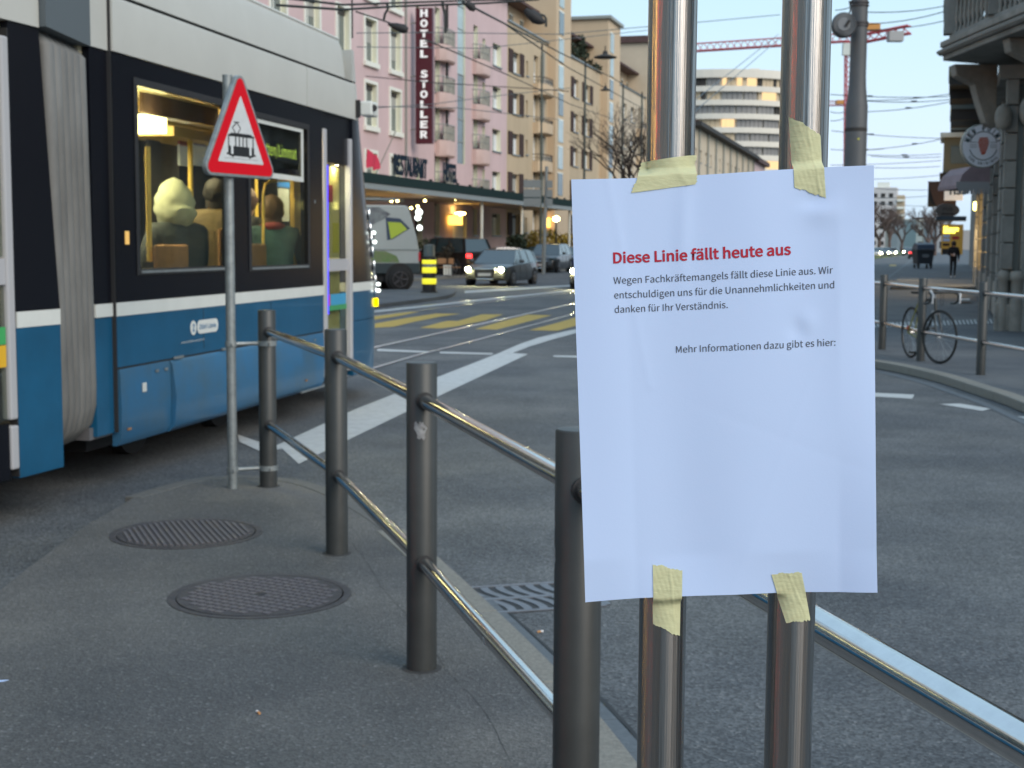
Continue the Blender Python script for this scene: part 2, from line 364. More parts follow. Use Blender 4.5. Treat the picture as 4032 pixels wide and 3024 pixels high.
rail([(1300,1262),(1485,1243),(1868,1195),(2261,1150),(2900,1077),(3110,1043)], .08)
# traffic island behind the crossing
isl = [pz(x, y, .1) for x, y in [(1380,1212),(1485,1198),(1640,1180),(1750,1165),(1767,1162),(1790,1152),(1795,1140),(1400,1140)]]
mb = MB(); mb.prism([(p.x,p.y,.002) for p in isl], (0,0,.1)); struct(mb.build('traffic_island', M['walk2']))
# pavement along the far facades, left side
u15 = Vector((math.sin(rad(15.4)), math.cos(rad(15.4)), 0)); n15 = Vector((u15.y, -u15.x, 0))
q0 = Vector((-1.34, 99.8, 0))
def fac(s, off, z=0): return q0 + u15*s + n15*off + Vector((0,0,z))
mb = MB(); mb.prism([fac(-110,-.5),fac(260,-.5),fac(260,7.0),fac(-110,7.0)], (0,0,.12)); struct(mb.build('far_pavement', M['walk2']))
mb = MB(); mb.prism([fac(-110,7.0),fac(260,7.0),fac(260,7.3),fac(-110,7.3)], (0,0,.13)); struct(mb.build('far_kerb', M['granite']))
# right-hand pavement inside the railing
K = 1.8228
rk = [(1560,700),(1640,730),(1740,757),(1830,768),(1898,778),(1960,788),(2050,808),(2130,832),(2212,858),(2330,905)]
RKP = [pz(x*K, y*K, .1) for x, y in rk]
RP_out = [Vector((p.x,p.y,0)) for p in RKP]
mb = MB(); mb.prism([(p.x,p.y,.002) for p in RP_out] + [(14,10,.002),(30,10,.002),(30,31,.002)] + [(*pz(x, y, .1).xy,.002) for x, y in [(3960,1262),(3700,1262),(3420,1270),(3200,1240),(2950,1270)]], (0,0,.1))
struct(mb.build('corner_pavement', M['walk2']))
k2 = thing('corner_kerb', '', ''); k2.pop('label'); k2.pop('category'); struct(k2)
stones(catmull(RP_out, 5), 'kerb_stone', M['granite'], k2, -.02, .16, .004, .104, 1.0, bevel=.006)
# light lane line round the corner kerb
mb = MB(); C2 = catmull(RP_out, 5); L = along(C2)
for i in range(50):
    (a, d), (b, e) = at_len(C2, L, L[-1]*i/50), at_len(C2, L, L[-1]*(i+1)/50); n = Vector((d.y,-d.x,0)); n2 = Vector((e.y,-e.x,0))
    mb.poly([(*(a+n*.30).xy,.004),(*(a+n*.40).xy,.004),(*(b+n2*.40).xy,.004),(*(b+n2*.30).xy,.004)])
struct(mb.build('gutter_line', M['gutter']))
# tactile stripes at the side street
zz = thing('tactile_marking', '', ''); zz.pop('label'); zz.pop('category'); struct(zz)
for i in range(32):
    t = i/31; x = 3440+t*475; y = 1283-t*17
    q = [pz(x-5, y-9, .1), pz(x+2, y-9, .1), pz(x+10, y+8, .1), pz(x+3, y+8, .1)]
    MB().poly([(p.x,p.y,.107) for p in q]).build('marking_stripe', M['paintw'], zz)
flatpx = lambda name, pxs, z, m: struct(flat(name, [pz(x, y, .1) for x, y in pxs], z, m))
flatpx('crossing_stripe', [(3774,1176),(3820,1176),(3818,1182),(3776,1182)], .106, M['paintw'])
# far pavement beyond the side street with lane line
fp = [pz(x, y, .1) for x, y in [(3505,1130),(3620,1008),(3660,990),(3800,985),(3990,1130)]]
mb = MB(); mb.prism([(p.x,p.y,.002) for p in fp], (0,0,.1)); struct(mb.build('side_pavement', M['walk2']))
mark('lane_line', [(3470,1110),(3478,1112),(3608,1012),(3604,1011)], M['gutter'])
for q in ([(3505,1042),(3530,1042),(3528,1048),(3500,1048)],[(3600,1046),(3630,1046),(3628,1051),(3598,1051)]): mark('lane_dash', q, M['painty'])
# median grass strip in the far road
gp = [pz(x, y, .1) for x, y in [(3350,1028),(3500,1010),(3620,990),(3625,986),(3340,986)]]
mb = MB(); mb.prism([(p.x,p.y,.01) for p in gp], (0,0,.12))
gr = mb.build('grass', mat('grass', (.10,.14,.035), .9, noise=.4, nscale=.6)); stuff(gr); gr['label'] = 'green grass strip in the middle of the far road'; gr['category'] = 'grass'

# ------------------------------------------------------------------ manhole covers
def manhole(c, a, kind, label):
    t = thing('manhole_cover', label, 'manhole cover', (c.x, c.y, .1), a, 'round manhole covers in the pavement'); t.scale = (.91,.91,1)
    mb = MB(); mb.lathe((0,0,0), [(.44,.0005),(.44,.003),(.405,.0035),(.40,.0005)], 56); mb.build('frame_ring', M['castiron'], t)
    mb = MB(); mb.lathe((0,0,0), [(.395,.0006),(.395,.0035),(0.001,.0035)], 56); mb.build('cover_plate', M['castiron'], t)
    if kind == 1:
        mb = MB(); mb.box(-.5,.5,-.0065,.0065,.0036,.0075)
        n = 21
        for i in range(n):
            y = -.34 + .68*i/(n-1); h = math.sqrt(max(.001, .365**2 - y*y))
            m2 = MB(); m2.box(-h, h, y-.0085, y+.0085, .0034, .009); m2.build('rib', M['ribs'], t)
    else:
        n = 15
        for i in range(n):
            for j in range(n):
                x = -.35+.7*i/(n-1); y = -.35+.7*j/(n-1)
                if x*x+y*y < .355**2 and x*x+y*y > .02**2:
                    if (i, j) == (n//2, n//2): continue
                    k = inst('stud', STUD, t, (x, y, .0034))
        MB().lathe((0,0,0), [(.028,.0036),(.028,.0042),(.001,.0042)], 16).build('lifting_hole', M['black'], t)
mb = MB(); mb.box(-.018,.018,-.018,.018,0,.003); STUD = mb.mesh('stud', M['ribs'])
m1 = pz(403*K, 1152*K, .1); m2 = pz(562*K, 1286*K, .1)
manhole(m1, rad(112), 1, 'ribbed round manhole cover, farther from the camera and nearer the tram')
manhole(m2, rad(60), 2, 'studded round manhole cover with a dark central hole, nearer the camera')
# ------------------------------------------------------------------ street drain
gdir = math.atan2(1.71, -.48)
dr = thing('street_drain', 'cast iron street drain grate with curved slots beside the granite kerb', 'drain', (.085, 6.52, 0), gdir)
MB().box(-.245,.245,-.29,.29,.001,.003).build('pit_shade_plate', M['black'], dr)  # flat black plate painting the shade of the pit below the slots
fr = MB(); fr.box(-.25,-.225,-.30,.30,.0032,.008); fr.box(.225,.25,-.30,.30,.0032,.008); fr.box(-.224,.224,-.30,-.275,.0032,.008); fr.box(-.224,.224,.275,.30,.0032,.008); fr.box(-.018,.018,-.274,.274,.0032,.0075)
fr.build('frame', M['castiron2'], dr)
for side in (-1, 1):
    for i in range(8):
        y = -.262 + .075*i; pts = []
        for k in range(7):
            t = k/6; x = side*(.019 + .205*t); yy = y + .05*math.sin(t*math.pi/1.6)*side
            pts.append((x, yy))
        mb = MB()
        w = .020
        mb.loft([[(x,yy-w,.004),(x,yy+w,.004),(x,yy+w,.0062),(x,yy-w,.0062)] for x, yy in pts]); mb.build('grate_bar', M['castiron2'], dr)
# hairline cracks and an old tar repair in the pavement
random.seed(8)
def crack(pts, w, name='pavement_crack'):
    P = [pz(x, y, .1) for x, y in pts]; P = catmull([Vector((p.x,p.y,0)) for p in P], 7); mb = MB()
    Wd = [w*random.uniform(.3,1.2) for _ in P]; P = [p+Vector((random.uniform(-1,1),random.uniform(-1,1),0))*w*1.2 for p in P]
    for i in range(len(P)-1):
        d = (P[i+1]-P[i]).normalized(); n = Vector((d.y,-d.x,0))
        mb.poly([(*(P[i]-n*Wd[i]).xy,.1012),(*(P[i]+n*Wd[i]).xy,.1012),(*(P[i+1]+n*Wd[i+1]).xy,.1012),(*(P[i+1]-n*Wd[i+1]).xy,.1012)])
    return struct(mb.build(name, M['tar']))
crack([(1500,2310),(1580,2400),(1660,2480),(1760,2640),(1900,2790),(2010,3000)], .0011)
crack([(1180,1990),(1300,2050),(1420,2180),(1500,2310)], .0011)
# small litter
def butt(p, a, label):
    t = thing('cigarette_butt', label, 'cigarette butt', p, a)
    MB().cyl((-.014,0,.004),(.002,0,.004),.004,10).build('filter', mat('cork_filter_paper', (.55,.27,.10), .8), t)
    MB().cyl((.0025,0,.004),(.014,0,.0042),.004,10).build('paper_end', mat('cigarette_paper', (.75,.74,.72), .8), t)
butt(pz(558*K,1541*K,.1), rad(120), 'cigarette butt lying on the pavement in the left foreground')
butt(pz(1167*K,1368*K,.0)+Vector((0,0,.004)), rad(25), 'cigarette butt lying on the road below the drain grate')
sc = pz(8, 2682, .1)
mb = MB(); mb.prism([(sc.x-.07,sc.y-.01,.1025),(sc.x+.022,sc.y+.006,.1025),(sc.x+.012,sc.y-.012,.1025),(sc.x-.05,sc.y-.035,.1025)], (0,0,.001))
tag(mb.build('paper_scrap', M['paper']), 'small white paper scrap on the pavement at the left picture edge', 'litter')
# ================================================================== NEAR RAILING
def rail_between(parent, a, b, z, r=.0255, ra=.05):
    a = Vector((a[0],a[1],0)); b = Vector((b[0],b[1],0))
    d = (b-a).normalized()
    MB().cyl((a.x+d.x*ra, a.y+d.y*ra, z), (b.x-d.x*ra, b.y-d.y*ra, z), r, 24).build('rail', M['steel'], parent, smooth=True)
    for p, s in ((a, 1), (b, -1)):
        c = Vector((p.x, p.y, z)) + d*s*(ra-.004)
        MB().cyl(c, c+d*s*.012, r+.007, 20).build('rail_socket', M['rubber'], parent, smooth=True)
def railing(label, posts, ground=.1, h=1.125, r=.0555, zr=(.99, .40)):
    t = thing('pedestrian_railing', label, 'railing', (0,0,0))
    for i, p in enumerate(posts):
        mb = MB(); mb.lathe((p[0],p[1],ground-.02), [(r,0),(r,h+.015),(r-.004,h+.02),(.001,h+.021)], 36)
        o = mb.build('post', M['railing'], t, smooth=True)
        mb = MB(); mb.lathe((p[0],p[1],ground+.0002), [(.074,0),(.072,.0012),(.056,.0025)], 28); mb.build('collar_contact_shade', M['tar'], t)  # faint ground ring, coloured darker to paint contact shade at the post
        if i:
            for z in (zr[:1] if (i == 4 and len(posts) == 5) else zr): rail_between(t, posts[i-1], p, ground+z)
    return t
P1 = pz(580*K,1050*K,.1); P2 = pz(728*K,1195*K,.1); P3 = pz(911*K,1443*K,.1); P4 = pz(1251.5*K,926*K,1.225)
P5 = Vector((.64, 1.32, .1))
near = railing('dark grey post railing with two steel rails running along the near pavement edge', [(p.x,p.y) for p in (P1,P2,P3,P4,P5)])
# bare patch where a sticker was torn from the third post
def patch(parent, c, r, a0, zc, pts, name='torn_sticker'):
    mb = MB(); vs = []
    for da, dz in pts:
        a = a0 + da; vs.append((c[0]+(r+.0008)*math.cos(a), c[1]+(r+.0008)*math.sin(a), zc+dz))
    cen = (c[0]+(r+.001)*math.cos(a0), c[1]+(r+.001)*math.sin(a0), zc)
    mb.add([cen]+vs, [(0,i+1,(i+1)%len(vs)+1) for i in range(len(vs))]); mb.build(name, M['chip'], parent)
random.seed(11)
def blob(w, h, n=22):
    return [(w*math.cos(2*math.pi*i/n)*random.uniform(.6,1.1), h*math.sin(2*math.pi*i/n)*random.uniform(.6,1.1)) for i in range(n)]
patch(near, P3, .0555, rad(-90), .985, blob(.42,.035)); patch(near, P3, .0555, rad(-108), 1.0, blob(.16,.02)); patch(near, P3, .0555, rad(-170), .99, blob(.25,.05))
patch(near, P4, .0555, rad(-176), .93, blob(.28,.04)); patch(near, P4, .0555, rad(-172), 1.0, blob(.14,.02))
# small lumps of dried gum / tie on the rails
a = P3.copy(); b = P4.copy(); q = a.lerp(b, .56); MB().lathe((q.x, q.y, .5-.026), [(.008,0),(.026,.012),(.027,.03),(.012,.05)], 12).build('cable_tie', M['chip'], near)

# ================================================================== CORNER RAILING (across the road)
RP = [pz(2118*K,810*K,.1), pz(1988*K,780*K,.1), pz(1905*K,755*K,.1)]
r0 = RP[0] + Vector((.10,-2.05,0)); r_1 = r0 + Vector((.25,-2.05,0))
rr = [r_1, r0] + RP + [RP[2]+Vector((-.30,2.05,0)), RP[2]+Vector((-1.0,4.0,0))]
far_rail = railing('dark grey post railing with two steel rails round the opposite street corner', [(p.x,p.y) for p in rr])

# ================================================================== WARNING SIGN
SP = pz(503*K,1055*K,.1)
ws = thing('warning_sign', 'triangular red and white tram warning sign on a galvanised pole', 'traffic sign', (SP.x, SP.y, .1))
mb = MB(); mb.cyl((0,0,-.02),(0,0,2.56),.030,24); mb.build('pole', M['galv'], ws, smooth=True)
MB().lathe((0,0,2.56), [(.031,0),(.031,.012),(.001,.016)], 20).build('pole_cap', M['galv'], ws)
na = rad(65); nrm = Vector((math.sin(na), -math.cos(na), 0)); tan = Vector((math.cos(na), math.sin(na), 0))
sc0 = nrm*.05 + tan*.045 + Vector((0,0,2.175))       # centroid of the plate
TM = Matrix(((tan.x,0,nrm.x,sc0.x),(tan.y,0,nrm.y,sc0.y),(0,1,0,sc0.z),(0,0,0,1)))
def tri(R, rc, n=7):      # rounded triangle, circumradius R
    pts = []
    for k in range(3):
        a = rad(90+120*k); c = Vector((math.cos(a),math.sin(a)))*(R-2*rc)
        for i in range(n+1):
            b = a - rad(60) + rad(120)*i/n; pts.append((c.x+rc*math.cos(b), c.y+rc*math.sin(b)))
    return pts
def tplate(R, rc, z0, z1, name, m, bevel=0):
    mb = MB(); mb.M = TM; mb.prism([(x,y,z0) for x, y in tri(R, rc)], (0,0,z1-z0)); return mb.build(name, m, ws, bevel=bevel)
tplate(.452, .055, -.02, .012, 'sign_frame', M['galv'], .004)
tplate(.415, .036, .0125, .0135, 'red_border', mat('sign_red', (.60,.002,.012), .5, spec=.2))
tplate(.275, .006, .014, .0148, 'white_field', mat('sign_white', (.60,.62,.62), .4, noise=.15, nscale=12))
inkm = mat('sign_black', (.012,.012,.012), .5)
def sg(mb, pts): mb.prism([(x,y,.0152) for x, y in pts], (0,0,.0006))
def rect(a,b,c,d): return [(a,c),(b,c),(b,d),(a,d)]
tr = MB(); tr.M = TM
oy = -.042
sg(tr, rect(-.125,.125,-.056+oy,.004+oy)); sg(tr, rect(-.135,.135,.062+oy,.074+oy)); sg(tr, [(-.118,.074+oy),(.118,.074+oy),(.10,.084+oy),(-.10,.084+oy)])
for x in (-.130,-.058,-.020,.018,.056,.124): sg(tr, rect(x-.005,x+.005,-.004+oy,.062+oy))
sg(tr, rect(-.134,-.112,-.045+oy,.0+oy)); sg(tr, rect(.112,.134,-.045+oy,.0+oy)); sg(tr, rect(-.10,-.078,-.064+oy,-.052+oy)); sg(tr, rect(.078,.10,-.064+oy,-.052+oy)); sg(tr, rect(-.15,-.128,-.05+oy,-.038+oy)); sg(tr, rect(.128,.15,-.05+oy,-.038+oy))
for a_, b_ in (((-.06,.084),(-.09,.115)),((-.09,.115),(-.045,.148)),((-.045,.148),(-.005,.115)),((-.005,.115),(-.035,.084)),((-.075,.15),(-.02,.15))):
    a2 = Vector(a_); b2 = Vector(b_); n2 = Vector((-(b2-a2).y,(b2-a2).x)).normalized()*.0032
    sg(tr, [(a2.x-n2.x,a2.y-n2.y+oy),(b2.x-n2.x,b2.y-n2.y+oy),(b2.x+n2.x,b2.y+n2.y+oy),(a2.x+n2.x,a2.y+n2.y+oy)])
sg(tr, rect(-.17,.17,-.072+oy,-.0705+oy))
tr.build('tram_pictogram', inkm, ws)
wp = MB(); wp.M = TM
for x in (-.095,.095): wp.prism([(a,b,.0158) for a, b in rect(x-.011,x+.011,-.045+oy,.054+oy)], (0,0,.0005))
wp.build('tram_pictogram_doors', mat('sign_white_print', (.6,.62,.62), .4), ws)
# brackets holding the pole to the first railing post
dd = Vector((P1.x-SP.x, P1.y-SP.y, 0)); Ld = dd.length; dd.normalize(); nn = Vector((dd.y,-dd.x,0))
for z in (.915, .12):
    mb = MB(); mb.cyl(dd*.03+Vector((0,0,z+.0)), dd*(Ld-.055)+Vector((0,0,z)), .013, 12)
    mb.cyl((0,0,z-.016),(0,0,z+.016),.036,20); mb.cyl(dd*Ld+Vector((0,0,z-.016)), dd*Ld+Vector((0,0,z+.016)), .0605, 24)
    mb.cyl(nn*.03+Vector((0,0,z)), nn*.055+Vector((0,0,z)), .008, 8); mb.cyl(dd*Ld+nn*.05+Vector((0,0,z)), dd*Ld+nn*.08+Vector((0,0,z)), .009, 8)
    mb.build('clamp', M['galv'], ws, smooth=True)

# ================================================================== STEEL PIPES, POSTER, TAPE
for nm, x, lb in (('a', .1115, 'brushed steel pipe behind the poster, closer to the hotel'), ('b', .2058, 'brushed steel pipe behind the poster, closer to the catenary pole')):
    t = thing('steel_pipe', lb, 'pipe', (x, 1.0195, .1), 0, 'vertical steel pipes carrying the poster')
    MB().cyl((0,0,-.02),(0,0,2.9),.0172,48).build('tube', M['brushed'], t, smooth=True)
    MB().lathe((0,0,.0), [(.05,0),(.05,.008),(.018,.010)], 28).build('foot_flange', M['brushed'], t)
cor = [pY(x*K, y*K, 1.0) for x, y in [(1234,388),(1884,360),(1893,1272),(1263,1298)]]
def wave(u, v):      # how the sheet bellies off the pipes (metres towards the camera)
    xp = [(.1115-.04)/.21, (.2058-.04)/.21]
    w = .0
    w += .0009*math.cos((u-xp[0])/(xp[1]-xp[0])*2*math.pi)*-1
    w += .00018*math.exp(-abs((u*.9+v*.5)-.95)/.012) - .00012*math.exp(-abs((u*.3-v)+.42)/.014)*min(1,max(0,(u-.35)*6)) + .0003*math.exp(-abs(u-.12-.25*v)/.01)*(v < .5) + .0006*math.sin(u*17+v*6)*math.sin(v*11-u*4)*.5
    w += .006*max(0, .18-u)/.18*(.3+.7*v) * .9
    w -= .004*max(0, u-.88)/.12*math.sin(v*5.0)
    w += .0022*math.sin(v*3.1+.4)*math.sin(u*3.1)
    w += .0013*math.exp(-((u-.83)**2/.003+(v-.10)**2/.0009)) - .0012*math.exp(-((u-.80)**2/.002+(v-.075)**2/.0004))
    w -= .0010*math.exp(-((u-.74)**2/.0010+(v-.37)**2/.0008)) - .0008*math.exp(-((u-.77)**2/.0010+(v-.355)**2/.0006))
    w -= .0025*max(0, v-.9)/.1*math.cos(u*9)
    w += .0009*math.exp(-((u-.38+.1*v)**2/.0008+(v-.12)**2/.02))
    return w
def sheet(u, v, off=0.0):    # u across, v down
    p = cor[0]*(1-u)*(1-v)+cor[1]*u*(1-v)+cor[2]*u*v+cor[3]*(1-u)*v
    edge = .0012*math.sin(v*math.pi*1.3+.6)*(1 if u > .5 else -.2)*abs(u-.5)*2
    return Vector((p.x + edge, p.y - .0012 - wave(u, v) - off, p.z + .0010*math.sin(u*math.pi*1.7)*(v-.5)*2))
NU, NV = 90, 126
mb = MB()
mb.add([sheet(i/NU, j/NV) for j in range(NV+1) for i in range(NU+1)], [(j*(NU+1)+i, j*(NU+1)+i+1, (j+1)*(NU+1)+i+1, (j+1)*(NU+1)+i) for j in range(NV) for i in range(NU)])
poster = thing('poster', 'white A4 notice with red heading Diese Linie fällt heute aus taped to two pipes', 'poster', (.15, 1.0, 1.4))
ps = mb.build('paper_sheet', M['paper'], None, smooth=180)
sd = ps.modifiers.new('thickness', 'SOLIDIFY'); sd.thickness = .00012; sd.offset = 1; sd.use_rim = False
def hang(o, root):
    o.parent = root; o.matrix_parent_inverse = Matrix.Translation(-root.location); return o
hang(ps, poster)
def on_sheet(p): return sheet(p.x/210, p.y/297, .00035)
def ptxt(s, x0, x1, yb, h, m, bold=0.0):
    o = text_fit(s, x0, x1, 0, h, bold, cut=1, M=lambda p: on_sheet(Vector((p.x, yb-p.y, 0))), mat=m)
    hang(o, poster)
ptxt('Diese Linie fällt heute aus', 27.6, 151.5, 58.2, 7.1, M['redink'], .0105)
ptxt('Wegen Fachkräftemangels fällt diese Linie aus. Wir', 27.4, 180.4, 72.6, 4.7, M['ink'], 0.0)
ptxt('entschuldigen uns für die Unannehmlichkeiten und', 27.6, 181.2, 82.8, 4.7, M['ink'], 0.0)
ptxt('danken für Ihr Verständnis.', 27.6, 106.8, 92.8, 4.7, M['ink'], 0.0)
ptxt('Mehr Informationen dazu gibt es hier:', 70.0, 181.8, 122.6, 4.7, M['ink'], 0.0)
# masking tape: torn strips, given by their corner points on the poster plane
tape_m = mat('masking_tape', (.70,.70,.42), .7, noise=.12, nscale=60, bump=.12, bscale=150, stretch=(1,1,3))
tb = tape_m.node_tree.nodes['Principled BSDF']; tb.inputs['Alpha'].default_value = .80
def tape(pxs, label, seam_t, on_top):
    """pxs: TL, TR, BR, BL in 2212-space pixels; follows the poster where it lies on it and the pipe where it leaves it"""
    c = [pY(x*K, y*K, .9985) for x, y in pxs]; n, m_ = 26, 34; mb = MB(); random.seed(sum(int(x) for x, y in pxs))
    tear = lambda k, A: [A*(math.sin(i*random.uniform(.35,.55)+random.random())*.6+random.uniform(-1,1)*.45*(random.random() < .6)) for i in range(k+1)]
    rt = tear(m_, .0009); rb = tear(n, .0011); rt2 = tear(n, .0010)
    rl = [random.uniform(-.0008,.0008) for _ in range(m_+1)]
    vs = []
    top = cor[0].z; pipes = (.1115, .2058)
    for j in range(m_+1):
        for i in range(n+1):
            u, v = i/n, j/m_
            p = c[0]*(1-u)*(1-v)+c[1]*u*(1-v)+c[2]*u*v+c[3]*(1-u)*v
            ex = (c[1]-c[0]).normalized(); ez = (c[3]-c[0]).normalized()
            if on_top == 'h':
                if i == 0: p += ex*rl[j]
                if i == n: p += ex*rt[j]
            else:
                if j == 0: p += ez*rt2[i]
                if j == m_: p += ez*rb[i]
            # inverse bilinear, good enough: position on the sheet
            uu = (p.x - (cor[0].x + (cor[0].z-p.z)/(cor[0].z-cor[3].z)*(cor[3].x-cor[0].x)))/.21
            tz = cor[0].z + (cor[1].z-cor[0].z)*uu; bz = cor[3].z + (cor[2].z-cor[3].z)*uu
            vv = (tz - p.z)/(tz-bz)
            y_sheet = sheet(max(0,min(1,uu)), max(0,min(1,vv)), .0005).y
            px_ = min(pipes, key=lambda q: abs(q-p.x)); dx = abs(p.x-px_)
            y_pipe = 1.0195 - math.sqrt(max(.0172**2-dx*dx, 1e-9)) - .0008 if dx < .0165 else 1.0195-.0045
            y_pipe = max(y_pipe, 1.0015)
            out = max(-vv, vv-1, 0)*.297
            w = min(1, max(0, out/.006)) ; w = w*w*(3-2*w)
            crease = .00022*math.sin(p.x*900+p.z*300)*math.sin(p.z*260-p.x*140) + .0004*math.exp(-((u-.55-.3*v)**2)/.002)
            vs.append((p.x, y_sheet*(1-w)+y_pipe*w - abs(crease), p.z))
    mb.add(vs, [(j*(n+1)+i, j*(n+1)+i+1, (j+1)*(n+1)+i+1, (j+1)*(n+1)+i) for j in range(m_) for i in range(n)])
    o = mb.build('tape_strip', tape_m, None, smooth=180); s = o.modifiers.new('thickness', 'SOLIDIFY'); s.thickness = .0002; s.offset = 1; s.use_rim = False
    tag(o, label, 'masking tape', 'masking tape strips holding the poster')
tape([(1391,348),(1511,332),(1503,398),(1363,417)], 'wide slanted masking tape strip at the poster top on the pipe nearer the hotel', .5, 'h')
tape([(1709,249),(1776,291),(1784,427),(1716,404)], 'long pointed masking tape strip at the poster top on the pipe nearer the catenary pole', .5, 'v')
tape([(1410,1218),(1474,1233),(1471,1381),(1412,1350)], 'masking tape strip with slanted tip below the poster on the pipe nearer the drain', .5, 'v')
tape([(1667,1241),(1733,1238),(1755,1344),(1700,1347)], 'slanted masking tape strip under the poster beside the emerging steel rail', .5, 'v')
# ================================================================== TRAM
def frame_of(a, b): return math.atan2(b.y-a.y, b.x-a.x)
TP0 = pz(471,1765,.25); TP1 = pz(1278,1524,.25)
tra = frame_of(TP0, TP1)
tram = thing('tram', 'blue, black and light grey articulated tram with lit windows and passengers inside', 'tram', (TP0.x, TP0.y, 0), tra)
WT = 2.40       # body width; local x = heading, y = away from the camera, z up
def opening_wall(mb, x0, x1, z0, z1, ops, y=0.0, depth=.06, ysign=1):
    """wall in the plane y with rectangular openings (a,b,c,d) and reveals of the given depth"""
    xs = sorted({x0, x1, *[v for o in ops for v in o[:2]]}); zs = sorted({z0, z1, *[v for o in ops for v in o[2:4]]})
    for i in range(len(xs)-1):
        for j in range(len(zs)-1):
            cx, cz = (xs[i]+xs[i+1])/2, (zs[j]+zs[j+1])/2
            if any(o[0] < cx < o[1] and o[2] < cz < o[3] for o in ops): continue
            mb.poly([(xs[i],y,zs[j]),(xs[i+1],y,zs[j]),(xs[i+1],y,zs[j+1]),(xs[i],y,zs[j+1])])
    for a, b, c, d in [o[:4] for o in ops]:
        Y = y + depth*ysign
        mb.poly([(a,y,c),(a,Y,c),(a,Y,d),(a,y,d)]); mb.poly([(b,y,c),(b,Y,c),(b,Y,d),(b,y,d)])
        mb.poly([(a,y,c),(b,y,c),(b,Y,c),(a,Y,c)]); mb.poly([(a,y,d),(b,y,d),(b,Y,d),(a,Y,d)])
def slab(name, m, parent, x0, x1, y0, y1, z0, z1, bevel=0):
    mb = MB(); mb.box(x0,x1,y0,y1,z0,z1); return mb.build(name, m, parent, bevel=bevel)
XE = 4.26      # front door starts
# --- front module, near side
slab('side_panel', M['tblue'], tram, .0, XE, 0, .05, .80, 1.145)
slab('stripe', M['twhite'], tram, .0, XE+.02, -.003, .05, 1.147, 1.238)
W1 = (.36, 1.98, 1.46, 2.72); W2 = (2.42, 3.83, 1.45, 2.69)
mb = MB(); opening_wall(mb, 0, XE, 1.24, 2.90, [W1, W2], 0, .07); mb.build('window_band', M['tblack'], tram)
for w in (W1, W2):
    fr = MB(); a, b, c, d = w
    for q in ((a-.05,b+.05,d,d+.05),(a-.05,b+.05,c-.045,c),(a-.05,a,c,d),(b,b+.05,c,d)): fr.box(q[0],q[1],-.008,-.001,q[2],q[3])
    f = fr.build('window', M['rubber'], tram, bevel=.004)
    p = MB(); p.box(a,b,.012,.016,c,d); p.build('pane', M['tglass'], f)
    s = MB(); s.box(a,b-.02,-.016,-.009,c-.03,c-.012); s.build('sill', M['galv'], f)
# skirt panels
def skirt(x0, x1, z0, z1, bulge, m):
    mb = MB(); r = []
    for t in (0, .5, 1):
        x = x0+(x1-x0)*t; r.append([(x,.0,z1),(x,-.006-bulge*.4,z1-.03),(x,-.012-bulge,(z0+z1)/2),(x,-.004-bulge*.8,z0+.05),(x,.03-bulge*.4,z0),(x,.06,z0),(x,.06,z1)])
    mb.loft(r); return mb.build('skirt_panel', m, tram, smooth=50)
skirt(.02, .80, .26, .785, .0, M['tblue2']); skirt(.815, 3.55, .26, .785, .035, M['tblue2']); skirt(3.565, XE-.01, .26, .785, .0, M['tblue2'])
MB().lathe((0,0,0), [(.001,0),(.028,0)], 4)
mb = MB(); mb.box(.33,.39,-.02,-.013,.60,.665); mb.build('square_reflector', M['twhite'], tram, bevel=.004)
mb = MB(); mb.box(3.82,3.86,-.02,-.013,.66,.69); mb.build('square_reflector', M['twhite'], tram)
for x in (.86, 1.75): slab('panel_hinge', M['galv'], tram, x, x+.16, -.018, -.006, .79, .808)
for x in (1.42, 2.86): slab('panel_seam', M['rubber'], tram, x, x+.006, -.0015, .0, .83, 1.14)
for x in (.10, 3.70):
    mb = MB(); mb.box(x,x+.05,-.017,-.010,.36,.375); mb.build('panel_latch', M['seat'], tram)
for x in (.55, .70, 3.95): slab('small_label', M['galv'], tram, x, x+.05, -.0145, -.0125, .72, .74)
slab('step_strip', M['galv'], tram, 3.57, 4.24, -.022, -.006, .262, .275)
slab('edge_shadow_gap', M['rubber'], tram, .0, 4.26, .004, .05, .787, .799)
slab('band_button', M['galv'], tram, 4.02, 4.05, -.004, -.001, 2.02, 2.05)
slab('lamp_reflection_glow', mat('warm_reflection_glow', (.5,.3,.1), .4, emis=(1,.6,.15), es=.35), tram, .14, .20, -.004, -.001, 1.63, 1.72, .02)  # glowing patch that paints a lamp's reflection on the black band
# logo: round emblem, pill and small print
lg = MB(); lg.M = Matrix(((1,0,0,1.23),(0,0,1,-.0035),(0,1,0,1.0),(0,0,0,1))); lg.prism([(.055*math.cos(a*.2618),.055*math.sin(a*.2618),0) for a in range(24)], (0,0,.002)); lg.build('round_emblem', M['twhite'], tram)
lg = MB(); lg.M = Matrix(((1,0,0,1.30),(0,0,1,-.0035),(0,1,0,1.0),(0,0,0,1)))
lg.prism([(.05+.05*math.cos(rad(90+k*15)),.052*math.sin(rad(90+k*15)),0) for k in range(13)]+[(.35+.05*math.cos(rad(-90+k*15)),.052*math.sin(rad(-90+k*15)),0) for k in range(13)], (0,0,.002)); lg.build('pill_emblem', M['twhite'], tram)
TSM = Matrix(((1,0,0,0),(0,0,1,-.0062),(0,1,0,0),(0,0,0,1)))
emb = mat('faded_blue_print', (.10,.22,.36), .5)
text_fit('Z', 1.212, 1.248, .975, .05, .02, mat=emb, M=TSM, parent=tram)
text_fit('Züri Linie', 1.335, 1.655, .985, .032, .01, mat=emb, M=TSM, parent=tram)
text_fit('www.stadt-zuerich.ch', 1.00, 1.42, .895, .016, 0, mat=M['twhite'], M=TSM, parent=tram)
